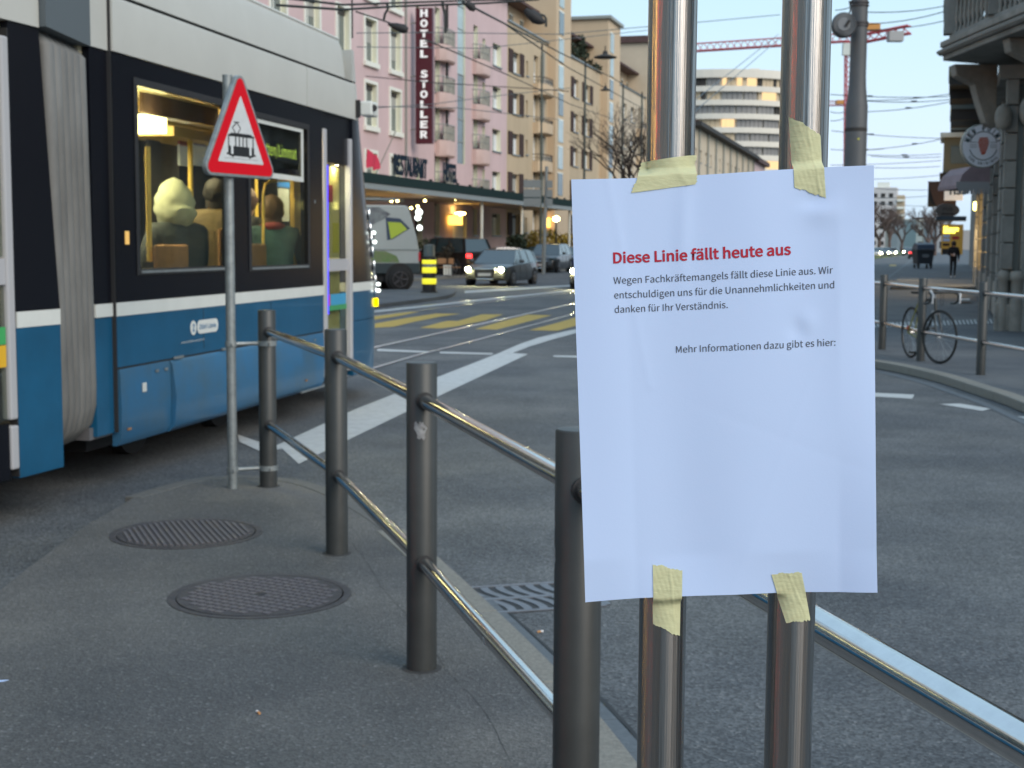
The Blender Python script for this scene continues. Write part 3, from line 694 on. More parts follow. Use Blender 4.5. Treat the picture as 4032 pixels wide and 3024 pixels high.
# upper grey panels
def up(x0, x1, prof, name, m, par=tram, sm=30):
    mb = MB(); mb.loft([[(x0,y,z) for y, z in prof],[(x1,y,z) for y, z in prof]]); return mb.build(name, m, par, smooth=sm)
lowp = [(-.012,2.905),(-.014,3.24),(-.006,3.262),(.08,3.262),(.08,2.905)]
up(.0, 3.80, lowp, 'cant_panel', M['tgrey']); up(3.812, 5.24, lowp, 'cant_panel', M['tgrey'])
topp = [(-.008,3.285),(.03,3.58),(.06,3.655),(.14,3.68),(1.2,3.69),(2.2,3.67),(2.404,3.285)]
up(.0, 4.95, topp, 'roof_fairing', M['tgrey'])
up(.0, 5.24, [(.01,3.255),(.01,3.29),(2.39,3.29),(2.39,3.255)], 'roof_joint', M['rubber'])
ed = MB(); ed.tube([(0,.07,3.675),(4.95,.07,3.675),(5.12,.12,3.62),(5.22,.10,3.30),(5.26,.06,2.95)], .014, 8); ed.build('roof_edge_strip', M['twhite'], tram)
# end collar of the front module
slab('collar_panel', M['tgrey'], tram, -.25, -.012, .02, 2.38, 2.905, 3.30)
slab('collar_panel', M['tblack'], tram, -.25, -.012, .03, .09, 1.24, 2.90)
slab('collar_stripe', M['twhite'], tram, -.25, -.004, .02, .09, 1.149, 1.236)
slab('collar_panel', M['tblue'], tram, -.25, -.004, .03, .09, .36, 1.146)
# floor, roof, far side, underbody
slab('floor', M['intgrey'], tram, -.3, 5.6, .06, 2.34, .34, .42)
slab('ceiling', M['cream'], tram, -.3, 5.2, .08, 2.32, 2.80, 2.9)
mb = MB(); opening_wall(mb, -.3, 5.2, .35, 2.9, [(.36,1.98,1.46,2.6),(2.42,3.83,1.45,2.6)], WT-.05, .05); mb.build('far_side', M['intgrey'], tram)
mb = MB(); mb.box(.2,5.2,WT-.01,WT,.3,3.28) if False else opening_wall(mb, -.3, 5.2, .3, 3.28, [(.36,1.98,1.46,2.6),(2.42,3.83,1.45,2.6)], WT, .001); mb.build('far_panel', M['tblue'], tram)
slab('underframe', M['black'], tram, .1, 5.2, .30, 2.1, .20, .34)
for x in (1.35, 3.05):
    for y in (.62, 1.78):
        MB().cyl((x,y-.06,.30),(x,y+.06,.30),.30,28).build('wheel', M['rubber'], tram)
slab('inner_wall', M['intgrey'], tram, .02, XE, .075, .095, .42, 1.44)
# --- front door with white frame bars
slab('door_leaf', M['tblack'], tram, 4.30, 5.20, .045, .06, .36, .52)
mb = MB(); mb.box(4.40,5.12,.045,.05,1.50,2.42); mb.build('door_glass', M['tglass'], tram)
mb = MB(); mb.box(4.40,5.12,.045,.05,.55,1.36); mb.build('door_glass', M['tglass'], tram)
mb = MB(); mb.box(4.28,5.20,.02,.05,2.43,2.90); mb.build('door_header', M['tblack'], tram)
dfm = mat('white_door_frame', (.40,.40,.41), .5)
slab('door_frame_bar', dfm, tram, 4.28, 4.375, -.012, .05, .34, 2.74, .012); slab('door_frame_bar', dfm, tram, 5.10, 5.17, -.012, .05, .34, 2.70, .012)
slab('door_handrail', dfm, tram, 4.42, 5.10, .02, .042, 1.37, 1.49)
slab('door_light_strip', M['blueled'], tram, 4.385, 4.425, .0, .02, .95, 2.40)
stk = MB(); stk.box(4.5,5.08,.036,.040,.98,1.14); stk.build('door_sticker', mat('sticker_sky_blue', (.05,.30,.50), .5), tram)
stk = MB(); stk.box(4.5,5.08,.030,.034,.98,1.03); stk.build('door_sticker', mat('sticker_green', (.05,.28,.10), .5), tram)
stk = MB(); stk.box(4.5,4.56,.030,.034,1.03,1.14); stk.build('door_sticker', mat('sticker_red', (.55,.03,.04), .5), tram)
slab('door_panel', mat('yellow_partition', (.80,.66,.28), .5), tram, 4.62, 5.02, .085, .095, .42, 2.40); slab('door_notice', M['redink'], tram, 4.66, 4.80, .076, .083, 2.05, 2.22); slab('door_notice', mat('yellow_notice', (.75,.62,.02), .5), tram, 4.80, 4.98, .076, .083, 1.55, 1.85)
# --- nose
def lens(z):          # how far the nose reaches beyond the door line at each height
    T = [(.3,1.50),(.71,1.60),(1.26,1.52),(2.07,1.10),(2.9,.64),(3.6,.26)]
    z = max(.3, min(3.6, z))
    for (z0, l0), (z1, l1) in zip(T, T[1:]):
        if z <= z1: return l0+(l1-l0)*(z-z0)/(z1-z0)
def nring(z, n=14):
    L = lens(z); r = []
    for k in range(n*2+1):
        t = -math.pi/2 + math.pi*k/(n*2); c = abs(math.cos(t))**.55; s_ = math.copysign(abs(math.sin(t))**.6, math.sin(t)); r.append((5.2+L*c, 1.2+1.2*s_, z))
    return r
def nose(z0, z1, m, name):
    mb = MB(); mb.loft([nring(z0+(z1-z0)*i/4) for i in range(5)], closed=True, cap=True); return mb.build(name, m, tram, smooth=35)
def npt(z, k=4): return Vector(nring(z)[k])+Vector((0,-.02,0))
nose(.28, .84, M['tblue'], 'nose_skirt'); nose(.845, 1.146, M['tblue'], 'nose_panel'); nose(1.148, 1.238, M['twhite'], 'nose_stripe')
nose(1.24, 2.90, M['tblack'], 'windscreen'); nose(2.905, 3.27, M['tgrey'], 'nose_cant'); nose(3.29, 3.60, M['tgrey'], 'nose_roof')
# added chrome beads imitating a curved reflection along the nose edge, and marker lamps
chrome = mat('chrome', (.8,.8,.8), .06, metal=1)
for z in (1.10, 1.24, 1.40, 1.55, 1.68, 1.80, 1.95):
    x, y = npt(z).x, npt(z).y; MB().lathe((x,y,z), [(.001,-.07),(.014,-.05),(.02,0),(.014,.05),(.001,.07)], 12).build('reflection_bead', chrome, tram, smooth=60)
for z in (1.13, 1.20, 1.66, 1.76):
    x, y = npt(z).x+.02, npt(z).y-.03; MB().lathe((x,y,z), [(.001,-.02),(.02,-.01),(.02,.01),(.001,.02)], 10).build('side_marker_lamp', M['whiteglow'], tram)
q = npt(1.0); MB().cyl((q.x,q.y+.03,1.0),(q.x+.01,q.y-.02,1.0),.045,18).build('amber_indicator', M['amber'], tram)
cm = MB(); cm.box(5.34,5.56,-.17,-.03,2.95,3.10); o = cm.build('camera_unit', M['twhite'], tram, bevel=.02)
MB().cyl((5.36,-.182,3.03),(5.40,-.168,3.03),.034,16).build('lens', M['black'], o); slab('camera_arm', M['rubber'], tram, 5.325,5.338,-.045,.02,2.93,3.11)
slab('end_wall', M['intgrey'], tram, -.24, .0, .10, 2.34, .4, 2.89)
slab('end_post', M['tblack'], tram, -.02, .03, .052, .12, .4, 2.89)
slab('corner_seal', M['rubber'], tram, -.012, -.002, .002, .40, .36, 3.25); slab('corner_post', M['tblack'], tram, .002, .30, .054, .074, .42, 2.89)
# --- destination display inside the second window
dsp = slab('destination_display', M['tblack'], tram, 2.50, 3.70, .03, .05, 2.26, 2.66)
fr = MB(); fr.box(2.46,3.74,.004,.010,2.655,2.688); fr.box(2.46,3.74,.004,.010,2.205,2.25); fr.box(3.69,3.74,.004,.010,2.252,2.653); fr.box(2.46,2.495,.004,.010,2.252,2.653); fr.build('display_frame', M['twhite'], dsp)
text_fit('tten/Limmat', 2.86, 3.62, 2.405, .10, -.004, mat=M['led'], M=Matrix(((1,0,0,0),(0,0,1,.028),(0,1,0,0),(0,0,0,1))), parent=dsp)
# --- interior
MT = Matrix.Translation((TP0.x,TP0.y,0)) @ Matrix.Rotation(tra, 4, 'Z'); MTi = MT.inverted()
def tin(px, py, y):       # point of the saloon seen at a pixel, y metres behind the near side
    o = MTi @ CAM; d = MTi.to_3x3() @ ray(px, py); return o + d*((y-o.y)/d.y)
def tx(px, y, py=800): return tin(px, py, y).x
a_ = tin(548, 472, .45); b_ = tin(634, 545, .45)
slab('ceiling_lamp', M['lampw'], tram, a_.x, b_.x, .40, .70, (a_.z+b_.z)/2-.02, (a_.z+b_.z)/2+.10)
a_ = tin(640, 520, .6); slab('lamp_cove', mat('lit_cove', (.70,.50,.16), .5), tram, a_.x, a_.x+1.3, .5, 1.0, a_.z-.03, a_.z+.05)
def gpole(px, y, z0=.42, z1=2.79, r=.017): x = tx(px, y); MB().cyl((x,y,z0),(x,y,z1),r,12).build('grab_pole', M['yellowbar'], tram, smooth=True)
gpole(752, .55, .42, 2.62, .022); gpole(585, .25, 1.5, 2.35, .02); gpole(1010, 1.0); gpole(820, 1.6)
a_ = tin(548, 460, .5); MB().cyl((a_.x-.3,.5,a_.z),(a_.x+2.6,.5,a_.z),.016,10).build('grab_bar', M['yellowbar'], tram, smooth=True)
q_ = [tin(x, y, .30) for x, y in ((1037,1000),(1037,760),(1045,725),(1065,712),(1150,712))]
MB().tube(q_, .013, 10).build('grab_pole', M['yellowbar'], tram, smooth=True)
a_ = tx(1158, .20); b_ = tx(1208, .20); slab('yellow_post', M['yellowbar'], tram, a_, b_, .20, .24, .5, 2.24)
def seat(px0, px1, py0, py1, y):
    a = tin(px0, py1, y); b = tin(px1, py0, y); o = slab('seat_back', M['seat'], tram, a.x, b.x, y, y+.04, max(.5, a.z-.2), b.z, .02); slab('seat_pad', M['seat'], tram, a.x, b.x, y+.05, y+.45, .80, .86)
seat(620, 745, 963, 1010, .16); seat(872, 895, 900, 1040, .2); seat(978, 1052, 960, 1045, .16)
def tboard(name, m, px0, px1, py0, py1, y): a = tin(px0, py1, y); b = tin(px1, py0, y); return slab(name, m, tram, a.x, b.x, y, y+.02, a.z, b.z)
nbm = mat('pale_notice', (.60,.66,.66), .6, emis=(1,1,.95), es=.10)
tboard('notice_board', nbm, 708, 752, 575, 650, .70); tboard('notice_board', nbm, 763, 835, 572, 650, .70)
tboard('notice_header', mat('red_notice', (.5,.10,.07), .6), 708, 752, 548, 574, .70); tboard('notice_header', mat('violet_notice', (.28,.20,.45), .6), 763, 835, 548, 571, .70)
tboard('partition', mat('dark_partition', (.035,.035,.04), .5), 590, 632, 545, 900, .9); tboard('partition', mat('brown_partition', (.07,.055,.035), .6), 636, 702, 540, 840, 1.0)
tboard('notice_strip', nbm, 1103, 1138, 745, 870, .5); tboard('screen', mat('blue_screen', (.02,.15,.45), .5, emis=(.1,.4,1), es=.3), 1100, 1140, 690, 735, .5)
tboard('ad_panel', mat('dark_ad', (.12,.07,.05), .6), 560, 860, 400, 440, .5)
# lights of the lit saloon
def lamp(name, loc, e, col, size=.4, par=None):
    l = bpy.data.lights.new(name, 'AREA'); l.energy = e; l.color = col; l.size = size; l.shape = 'SQUARE'
    o = bpy.data.objects.new(name, l); COL.objects.link(o); o.location = loc; o.parent = par; return o
lamp('saloon_light', (1.3,1.2,2.74), 95, (1,.82,.5), .9, tram); lamp('saloon_light', (3.2,1.2,2.74), 80, (1,.82,.5), .9, tram); lamp('saloon_light', (4.75,.6,2.38), 14, (1,.84,.5), .5, tram); lamp('saloon_light', (1.2,.45,2.6), 7, (1,.80,.42), .3, tram); lamp('door_fill_light', (4.85,.068,2.42), 5, (1,.84,.5), .06, tram)  # the door lamp is an added fill that brightens the yellow partition
# --- rear module
RA = pz(241,1853,.25); RB = pz(0,1917,.25); rra = frame_of(RB, RA)
rear = bpy.data.objects.new('rear_module', None); COL.objects.link(rear); rear.parent = tram
Mr = (Matrix.Translation((TP0.x,TP0.y,0)) @ Matrix.Rotation(tra, 4, 'Z')).inverted() @ (Matrix.Translation((RA.x,RA.y,0)) @ Matrix.Rotation(rra, 4, 'Z'))
rear.matrix_local = Mr
X0 = -6.0; XD = -.42; XF = .03
slab('side_panel', M['tblue'], rear, XD, XF, 0, .05, .27, 1.145); slab('stripe', M['twhite'], rear, XD+.01, XF, -.003, .05, 1.147, 1.24); mb = MB(); mb.prism([(XD,0,1.243),(XF,0,1.243),(XF-.15,0,2.89),(XD,0,2.89)], (0,.05,0)); mb.build('window_band', M['tblack'], rear)
slab('cant_panel', M['tgrey'], rear, X0, XF-.16, -.012, .06, 2.893, 3.28); slab('roof_fairing', M['tgrey'], rear, X0, XF-.16, .05, 2.3, 3.29, 3.62, .05)
slab('end_wall', M['intgrey'], rear, XF-.22, XF-.18, .05, 2.38, .3, 2.89); slab('far_side', M['tblue'], rear, X0, XF, 2.36, 2.40, .27, 3.28)
slab('underframe', M['black'], rear, X0, XF-.1, .3, 2.1, .18, .30); slab('floor', M['intgrey'], rear, X0, XF-.05, .06, 2.3, .32, .40); slab('ceiling', M['cream'], rear, X0, XF-.05, .08, 2.32, 2.8, 2.88)
slab('door_frame_bar', dfm, rear, XD-.085, XD-.015, -.014, .05, .62, 2.80, .012); slab('door_frame_bar', dfm, rear, XD-.085, XD-.015, -.014, .05, .33, .585, .01)
slab('door_seal', M['rubber'], rear, XD-.012, XD-.002, -.002, .05, .28, 2.85)
slab('door_handrail', dfm, rear, XD-1.2, XD-.087, .0, .045, 1.40, 1.55)
for z0, z1 in ((.62,1.39),(1.56,2.80)): slab('door_glass', M['tglass'], rear, XD-1.2, XD-.09, .01, .016, z0, z1)
slab('door_leaf', M['tblack'], rear, XD-1.2, XD-.09, .0, .05, .28, .60)
slab('door_sticker', mat('sticker_green2', (.05,.35,.10), .5), rear, XD-.6, XD-.095, .002, .008, 1.06, 1.16); slab('door_sticker', mat('sticker_yellow', (.7,.40,.02), .5), rear, XD-.6, XD-.095, .002, .008, .93, 1.055)
slab('side_panel', M['tblue'], rear, X0, XD-1.25, 0, .05, .27, 1.145); slab('stripe', M['twhite'], rear, X0, XD-1.25, -.003, .05, 1.147, 1.24)
mb = MB(); opening_wall(mb, X0, XD-1.25, 1.243, 2.89, [(-5.6,-3.9,1.5,2.7),(-3.6,-1.9,1.5,2.7)], 0, .05); mb.build('window_band', M['tblack'], rear)
for a in (-5.6,-3.6):
    mb = MB(); mb.box(a,a+1.7,.012,.016,1.5,2.7); mb.build('pane', M['tglass'], rear)
slab('door_interior', M['seat'], rear, XD-1.3, XD-.2, .9, .95, .4, 1.5)
slab('ceiling_strip', M['lampstrip'], rear, -2.5, -.5, 1.05, 1.3, 2.775, 2.795)
# --- bellows between the modules
bl = bpy.data.objects.new('bellows', None); COL.objects.link(bl); bl.parent = tram
a0 = Matrix.Rotation(0,4,'Z'); endR = Mr @ Vector((XF,0,0)); dirR = (Mr.to_3x3() @ Vector((0,1,0))); endF = Vector((-.25,.03,0)); dirF = Vector((0,1,0))
NB = 6
for k in range(NB):
    t = (k+.5)/NB; o = endR.lerp(endF, t); d = dirR.lerp(dirF, t).normalized(); w = (endF-endR).length/NB
    px_ = Vector((d.y,-d.x,0))
    path = []
    zb, zt, rc = .36, 3.02, .22
    sx_ = (endF-endR).normalized()
    def pt(u, z): return tuple(o + d*u + sx_*(-.10*(z-1.2)/1.7)*(1-t*.45) + Vector((0,0,z)))
    loop = [pt(.045, zt-rc)] + [pt(.045+.0, z) for z in (2.2,1.6,1.0,.7)] + [pt(.05+rc*(1-math.cos(a)), zb+rc-rc*math.sin(a)) for a in (0,.5,1.0,1.57)] + [pt(1.2,zb), pt(2.34-rc,zb)] + [pt(2.34,zb+rc), pt(2.34,zt-rc), pt(2.34-rc,zt), pt(rc+.05,zt)]
    MB().tube(loop, w*.47, 10, closed=True).build('bellows_fold', M['bellow'], bl, smooth=60)
ci = MB(); q = [endR-(endF-endR).normalized()*.16+dirR*.10, endF+dirF*.10, endF+dirF*2.3, endR+dirR*2.3]
ci.prism([(p.x,p.y,.40) for p in q], (0,0,2.58)); ci.build('bellows_lining', M['rubber'], bl)
tb2 = MB(); q = [endR-(endF-endR).normalized()*.16-dirR*.015, endF-dirF*.015, endF+dirF*2.3, endR+dirR*2.3]
tb2.prism([(p.x,p.y,2.90) for p in q], (0,0,.42)); tb2.build('bellows_top_band', M['bellow2'], bl)

# ================================================================== PEOPLE
def skin_mesh(joints, edges, radii, root, sub=2):
    names = list(joints); me = bpy.data.meshes.new('body'); me.from_pydata([joints[n] for n in names], [(names.index(a), names.index(b)) for a, b in edges], [])
    o = bpy.data.objects.new('body', me); COL.objects.link(o)
    sk = o.modifiers.new('skin', 'SKIN'); sk.use_smooth_shade = True
    for i, n in enumerate(names):
        r = radii[n]; me.skin_vertices[0].data[i].radius = r if isinstance(r, tuple) else (r, r); me.skin_vertices[0].data[i].use_root = (n == root)
    s = o.modifiers.new('s', 'SUBSURF'); s.levels = s.render_levels = sub
    dg = bpy.context.evaluated_depsgraph_get(); dg.update(); out = bpy.data.meshes.new_from_object(o.evaluated_get(dg)); bpy.data.objects.remove(o)
    return out
SKINM = mat('skin', (.42,.24,.16), .55)
def person(label, loc, rz, pose, mats, colour_fn, hair=None, scale=1.0, parent_group=None, extras=None):
    t = thing('person', label, 'person', loc, rz, parent_group)
    J, R_ = pose
    E_ = [('pelvis','waist'),('waist','chest'),('chest','neck'),('neck','chin'),('chin','head'),('chest','shL'),('shL','elL'),('elL','wrL'),('chest','shR'),('shR','elR'),('elR','wrR'),
          ('pelvis','hipL'),('hipL','knL'),('knL','anL'),('anL','toL'),('pelvis','hipR'),('hipR','knR'),('knR','anR'),('anR','toR')]
    for s in 'LR':
        w = Vector(J['wr'+s]); e = Vector(J['el'+s]); d = (w-e).normalized(); up_ = Vector((0,0,1)) if abs(d.z) < .8 else Vector((1,0,0)); sd_ = d.cross(up_).normalized()
        J['pa'+s] = tuple(w+d*.06); R_['pa'+s] = (.034,.018); E_.append(('wr'+s,'pa'+s))
        for k, (off, ln) in enumerate(((-.027,.062),(-.009,.075),(.009,.072),(.027,.055))):
            a = w+d*.085+sd_*off; b = a+d*ln*.6; c = b+d*ln*.3-d.cross(sd_)*.02
            for nm_, p_, r_ in (('fa',a,.0095),('fb',b,.0085),('fc',c,.007)): J[f'{nm_}{s}{k}'] = tuple(p_); R_[f'{nm_}{s}{k}'] = r_
            E_ += [('pa'+s,f'fa{s}{k}'),(f'fa{s}{k}',f'fb{s}{k}'),(f'fb{s}{k}',f'fc{s}{k}')]
        th = w+d*.03-sd_*.035; J['tha'+s] = tuple(th); R_['tha'+s] = .011; th2 = th+d*.035-sd_*.018; J['thb'+s] = tuple(th2); R_['thb'+s] = .009
        E_ += [('pa'+s,'tha'+s),('tha'+s,'thb'+s)]
    me = skin_mesh(J, E_, R_, 'pelvis'); me.name = 'body'
    if scale != 1: me.transform(Matrix.Scale(scale, 4))
    for m in mats: me.materials.append(m)
    for p in me.polygons: p.material_index = colour_fn(Vector(p.center)/scale)
    b = bpy.data.objects.new('body', me); COL.objects.link(b); b.parent = t
    hc = Vector(J['head'])*scale; f = Vector((0,-1,0))
    fc = MB()
    for sx in (-1, 1):
        fc.lathe((hc.x+sx*.033*scale, hc.y-.088*scale, hc.z-.005), [(.001,-.006),(.009,-.004),(.009,.004),(.001,.006)], 8)
    fc.build('eyes', mat('dark_eyes', (.02,.015,.01), .3), t)
    nb = MB(); nb.loft([[(hc.x-.006,hc.y-.088,hc.z+.0),(hc.x+.006,hc.y-.088,hc.z+.0),(hc.x,hc.y-.098,hc.z)],[(hc.x-.014,hc.y-.085,hc.z-.045),(hc.x+.014,hc.y-.085,hc.z-.045),(hc.x,hc.y-.115,hc.z-.042)]]); nb.build('nose', SKINM, t)
    if hair: hair(t, hc)
    if extras: extras(t, J)
    return t
def ellip(mb, c, rx, ry, rz, n=16, m=10, z0=-1, z1=1, warp=None):
    rings = []
    for j in range(m+1):
        zz = z0+(z1-z0)*j/m; rr = math.sqrt(max(1e-4, 1-zz*zz)); rings.append([(c[0]+rx*rr*math.cos(2*math.pi*i/n), c[1]+ry*rr*math.sin(2*math.pi*i/n), c[2]+rz*zz) for i in range(n)])
    if warp: rings = [[warp(p) for p in r] for r in rings]
    mb.loft(rings)
def stand_pose():
    J = dict(pelvis=(0,0,.95), waist=(0,0,1.10), chest=(0,0,1.34), neck=(0,0,1.47), chin=(0,-.02,1.54), head=(0,-.01,1.62),
             shL=(-.18,0,1.40), elL=(-.25,.02,1.13), wrL=(-.10,-.20,1.10), shR=(.18,0,1.40), elR=(.26,.03,1.13), wrR=(.24,-.04,.90),
             hipL=(-.09,0,.90), knL=(-.10,-.07,.50), anL=(-.10,-.02,.09), toL=(-.11,-.17,.035), hipR=(.09,0,.90), knR=(.10,.03,.50), anR=(.10,.12,.10), toR=(.11,.0,.035))
    R_ = dict(pelvis=(.19,.15), waist=(.18,.145), chest=(.20,.15), neck=.065, chin=.062, head=(.082,.10), shL=.10, elL=.075, wrL=.040, shR=.10, elR=.075, wrR=.036,
              hipL=.10, knL=.062, anL=.042, toL=(.036,.03), hipR=.10, knR=.062, anR=.042, toR=(.036,.03))
    return J, R_
def sit_pose(lean=0.0):
    J = dict(pelvis=(0,0,.0), waist=(0,-.02-lean*.3,.17), chest=(0,-.04-lean*.7,.40), neck=(0,-.05-lean*.9,.53), chin=(0,-.09-lean,.60), head=(0,-.08-lean,.68),
             shL=(-.18,-.04-lean*.7,.46), elL=(-.24,-.10-lean,.20), wrL=(-.12,-.32-lean,.14), shR=(.18,-.04-lean*.7,.46), elR=(.24,-.10-lean,.20), wrR=(.12,-.32-lean,.14),
             hipL=(-.10,-.05,-.01), knL=(-.12,-.44,.0), anL=(-.12,-.46,-.38), toL=(-.12,-.60,-.42), hipR=(.10,-.05,-.01), knR=(.12,-.44,.0), anR=(.12,-.46,-.38), toR=(.12,-.60,-.42))
    R_ = dict(pelvis=(.16,.13), waist=(.17,.14), chest=(.19,.145), neck=.06, chin=.062, head=(.082,.10), shL=.095, elL=.068, wrL=.038, shR=.095, elR=.068, wrR=.038,
              hipL=.11, knL=.075, anL=.05, toL=(.038,.032), hipR=.11, knR=.075, anR=.05, toR=(.038,.032))
    return J, R_
def cloth(name, c): return mat(name, c, .85, noise=.5, nscale=9, bump=.9, bscale=14, stretch=(1,1,2.2))
def seated(label, hpx, hpy, ly, yaw, coat, hairf, lean=0.0, scale=1.0, extras=None):
    h_ = tin(hpx, hpy, ly); Ry = Matrix.Rotation(yaw, 3, 'Z'); w = MT @ (h_ - Ry @ (Vector(sit_pose(lean)[0]['head'])*scale))
    cf = lambda p: (0 if p.z > .555 and abs(p.x) < .12 else (0 if (p.y < -.335-lean and .0 < p.z < .25 and abs(p.x) < .2) else (2 if p.z < .10 and p.y < -.14 or p.z < -.1 else 1)))
    return person(label, w, tra+yaw, sit_pose(lean), [SKINM, coat, cloth('dark_trousers', (.02,.022,.03))], cf, hairf, scale, 'passengers seated inside the tram', extras)
beanie = mat('pale_green_knit', (.42,.45,.33), .9, noise=.2, nscale=30, bump=.5, bscale=60)
def hat(t, hc):
    mb = MB(); rj = random.Random(4); ellip(mb, (hc.x, hc.y+.02, hc.z-.01), .152, .165, .205, 22, 16, z0=-.93, warp=lambda p: (hc.x+(p[0]-hc.x)*(1.04-1.3*max(0,p[2]-hc.z-.05))+.03*max(0,hc.z-p[2]+.05)+.006*math.sin(p[2]*70+p[1]*30)+rj.uniform(-.003,.003), p[1]+.03*(hc.z-p[2] > .05)*(p[1] > hc.y)+.006*math.sin(p[2]*50+p[0]*60), p[2]+.012*math.sin(p[0]*25+1)))
    mb.build('hood', beanie, t, smooth=True)
def hairc(col, r=1.0, ln=.16):
    def f(t, hc):
        rj = random.Random(int(r*100)); mb = MB(); ellip(mb, (hc.x, hc.y+.026, hc.z+.015), .108*r, .118*r, .135*r, 20, 14, z0=-.9, warp=lambda p: (p[0]+.006*math.sin(p[2]*60+p[1]*50)+rj.uniform(-.003,.003), p[1]+.006*math.sin(p[0]*70+p[2]*30), p[2]+rj.uniform(-.003,.003)))
        mb.build('hair', mat('hair', col, .7, noise=.4, nscale=30, bump=.4, bscale=80, stretch=(1,1,.2)), t, smooth=True)
        if ln: 
            mb = MB(); ellip(mb, (hc.x, hc.y+.06, hc.z-.09), .085*r, .055*r, ln, z0=-.95); mb.build('hair_back', mat('hair', col, .7), t, smooth=True)
    return f
seated('passenger with a pale green hood and dark jacket seen from behind in the tram window', 682, 800, .42, rad(150), cloth('dark_jacket', (.030,.040,.045)), hat, 0.0, 1.12)
def scarf(t, J):
    mb = MB(); mb.tube([(.09*math.cos(a)*1.05+J['neck'][0], J['neck'][1]-.0+.09*math.sin(a), J['neck'][2]+.03+.015*math.sin(a)) for a in [k*math.pi/6 for k in range(12)]], .036, 8, closed=True)
    mb.build('scarf', cloth('red_scarf', (.30,.06,.06)), t, smooth=True)
seated('passenger with brown hair, red scarf and teal jacket in the window beside the tram door', 1070, 830, .42, rad(120), cloth('teal_jacket', (.055,.13,.13)), hairc((.12,.075,.045), 1.05, .10), .06, 1.06, scarf)
seated('passenger in an ochre brown coat behind the pole of the warning sign', 850, 765, .85, rad(100), cloth('ochre_coat', (.12,.085,.03)), hairc((.02,.017,.015)), .05, 1.05)
seated('passenger with dark reddish hair deeper inside the tram behind the second window', 975, 795, .9, rad(60), cloth('black_coat', (.02,.02,.022)), hairc((.07,.025,.02), 1.05), .0, 1.05)
# walker on the side pavement
wp_ = pz(3751,1094,.1)
def walker_extras(t, J):
    MB().cyl((-.03,-.27,1.08),(-.03,-.28,1.20),.032,12,.04).build('paper_cup', mat('white_pink_cup', (.75,.62,.60), .6), t)
wc = lambda p: (0 if p.z > 1.49 or (p.y < -.17 and 1.0 < p.z < 1.2 and abs(p.x) < .16) or (p.z < .87 and abs(p.x) > .19) else (1 if p.z > .80 else (3 if p.z < .10 else 2)))
person('pedestrian in black coat and pale shoes on the pavement beside the shops holding a cup', wp_, rad(-4), stand_pose(),
       [SKINM, cloth('black_puffer', (.010,.010,.013)), cloth('black_trousers', (.009,.009,.011)), mat('pale_shoes', (.55,.50,.45), .7)], wc, hairc((.012,.010,.010), 1.1, .14), 1.03, None, walker_extras)
# ================================================================== FACADES ALONG THE FAR SIDE
FR = rad(90-15.4)
M['pink'] = mat('pink_render', (.61,.45,.445), .85, noise=.16, nscale=.45, stretch=(1,1,.35), bump=.1, bscale=8)
M['salmon'] = mat('salmon_render', (.60,.44,.40), .85, noise=.1, nscale=.8)
M['ochre'] = mat('ochre_render', (.53,.415,.275), .85, noise=.2, nscale=.45, stretch=(1,1,.35), bump=.1, bscale=8)
M['ochre2'] = mat('warm_orange_render', (.57,.435,.29), .85, noise=.1, nscale=.6)
M['beige'] = mat('beige_render', (.56,.47,.35), .85, noise=.15, nscale=.5)
M['trim'] = mat('cream_window_surround', (.74,.74,.66), .7)
M['reveal'] = mat('cream_reveal', (.70,.69,.54), .75)
M['wpane'] = mat('dark_window_pane', (.13,.155,.15), .15, spec=.6)
M['blind'] = mat('dark_blind_box', (.05,.045,.04), .7)
M['curtain'] = mat('white_curtain', (.74,.76,.76), .8, noise=.2, nscale=2, stretch=(6,6,.1))
M['rollblind'] = mat('grey_roller_blind', (.34,.34,.31), .8)
M['shutter'] = mat('dark_brown_shutter', (.060,.038,.034), .8, spec=.15)
M['tile'] = mat('brown_roof_tiles', (.10,.055,.05), .8, noise=.4, nscale=3)
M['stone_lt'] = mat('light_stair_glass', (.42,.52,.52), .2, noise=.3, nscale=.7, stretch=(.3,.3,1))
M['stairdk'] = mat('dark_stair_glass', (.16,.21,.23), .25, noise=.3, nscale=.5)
M['metalrail'] = mat('grey_balcony_metal', (.30,.31,.28), .5, metal=.3)
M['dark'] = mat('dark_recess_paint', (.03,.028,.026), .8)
def bld(name, label, s0, cat='building'): return thing(name, label, cat, fac(s0, 0, 0), FR)
def lbox(name, m, parent, *a, bevel=0): return slab(name, m, parent, *a, bevel=bevel)
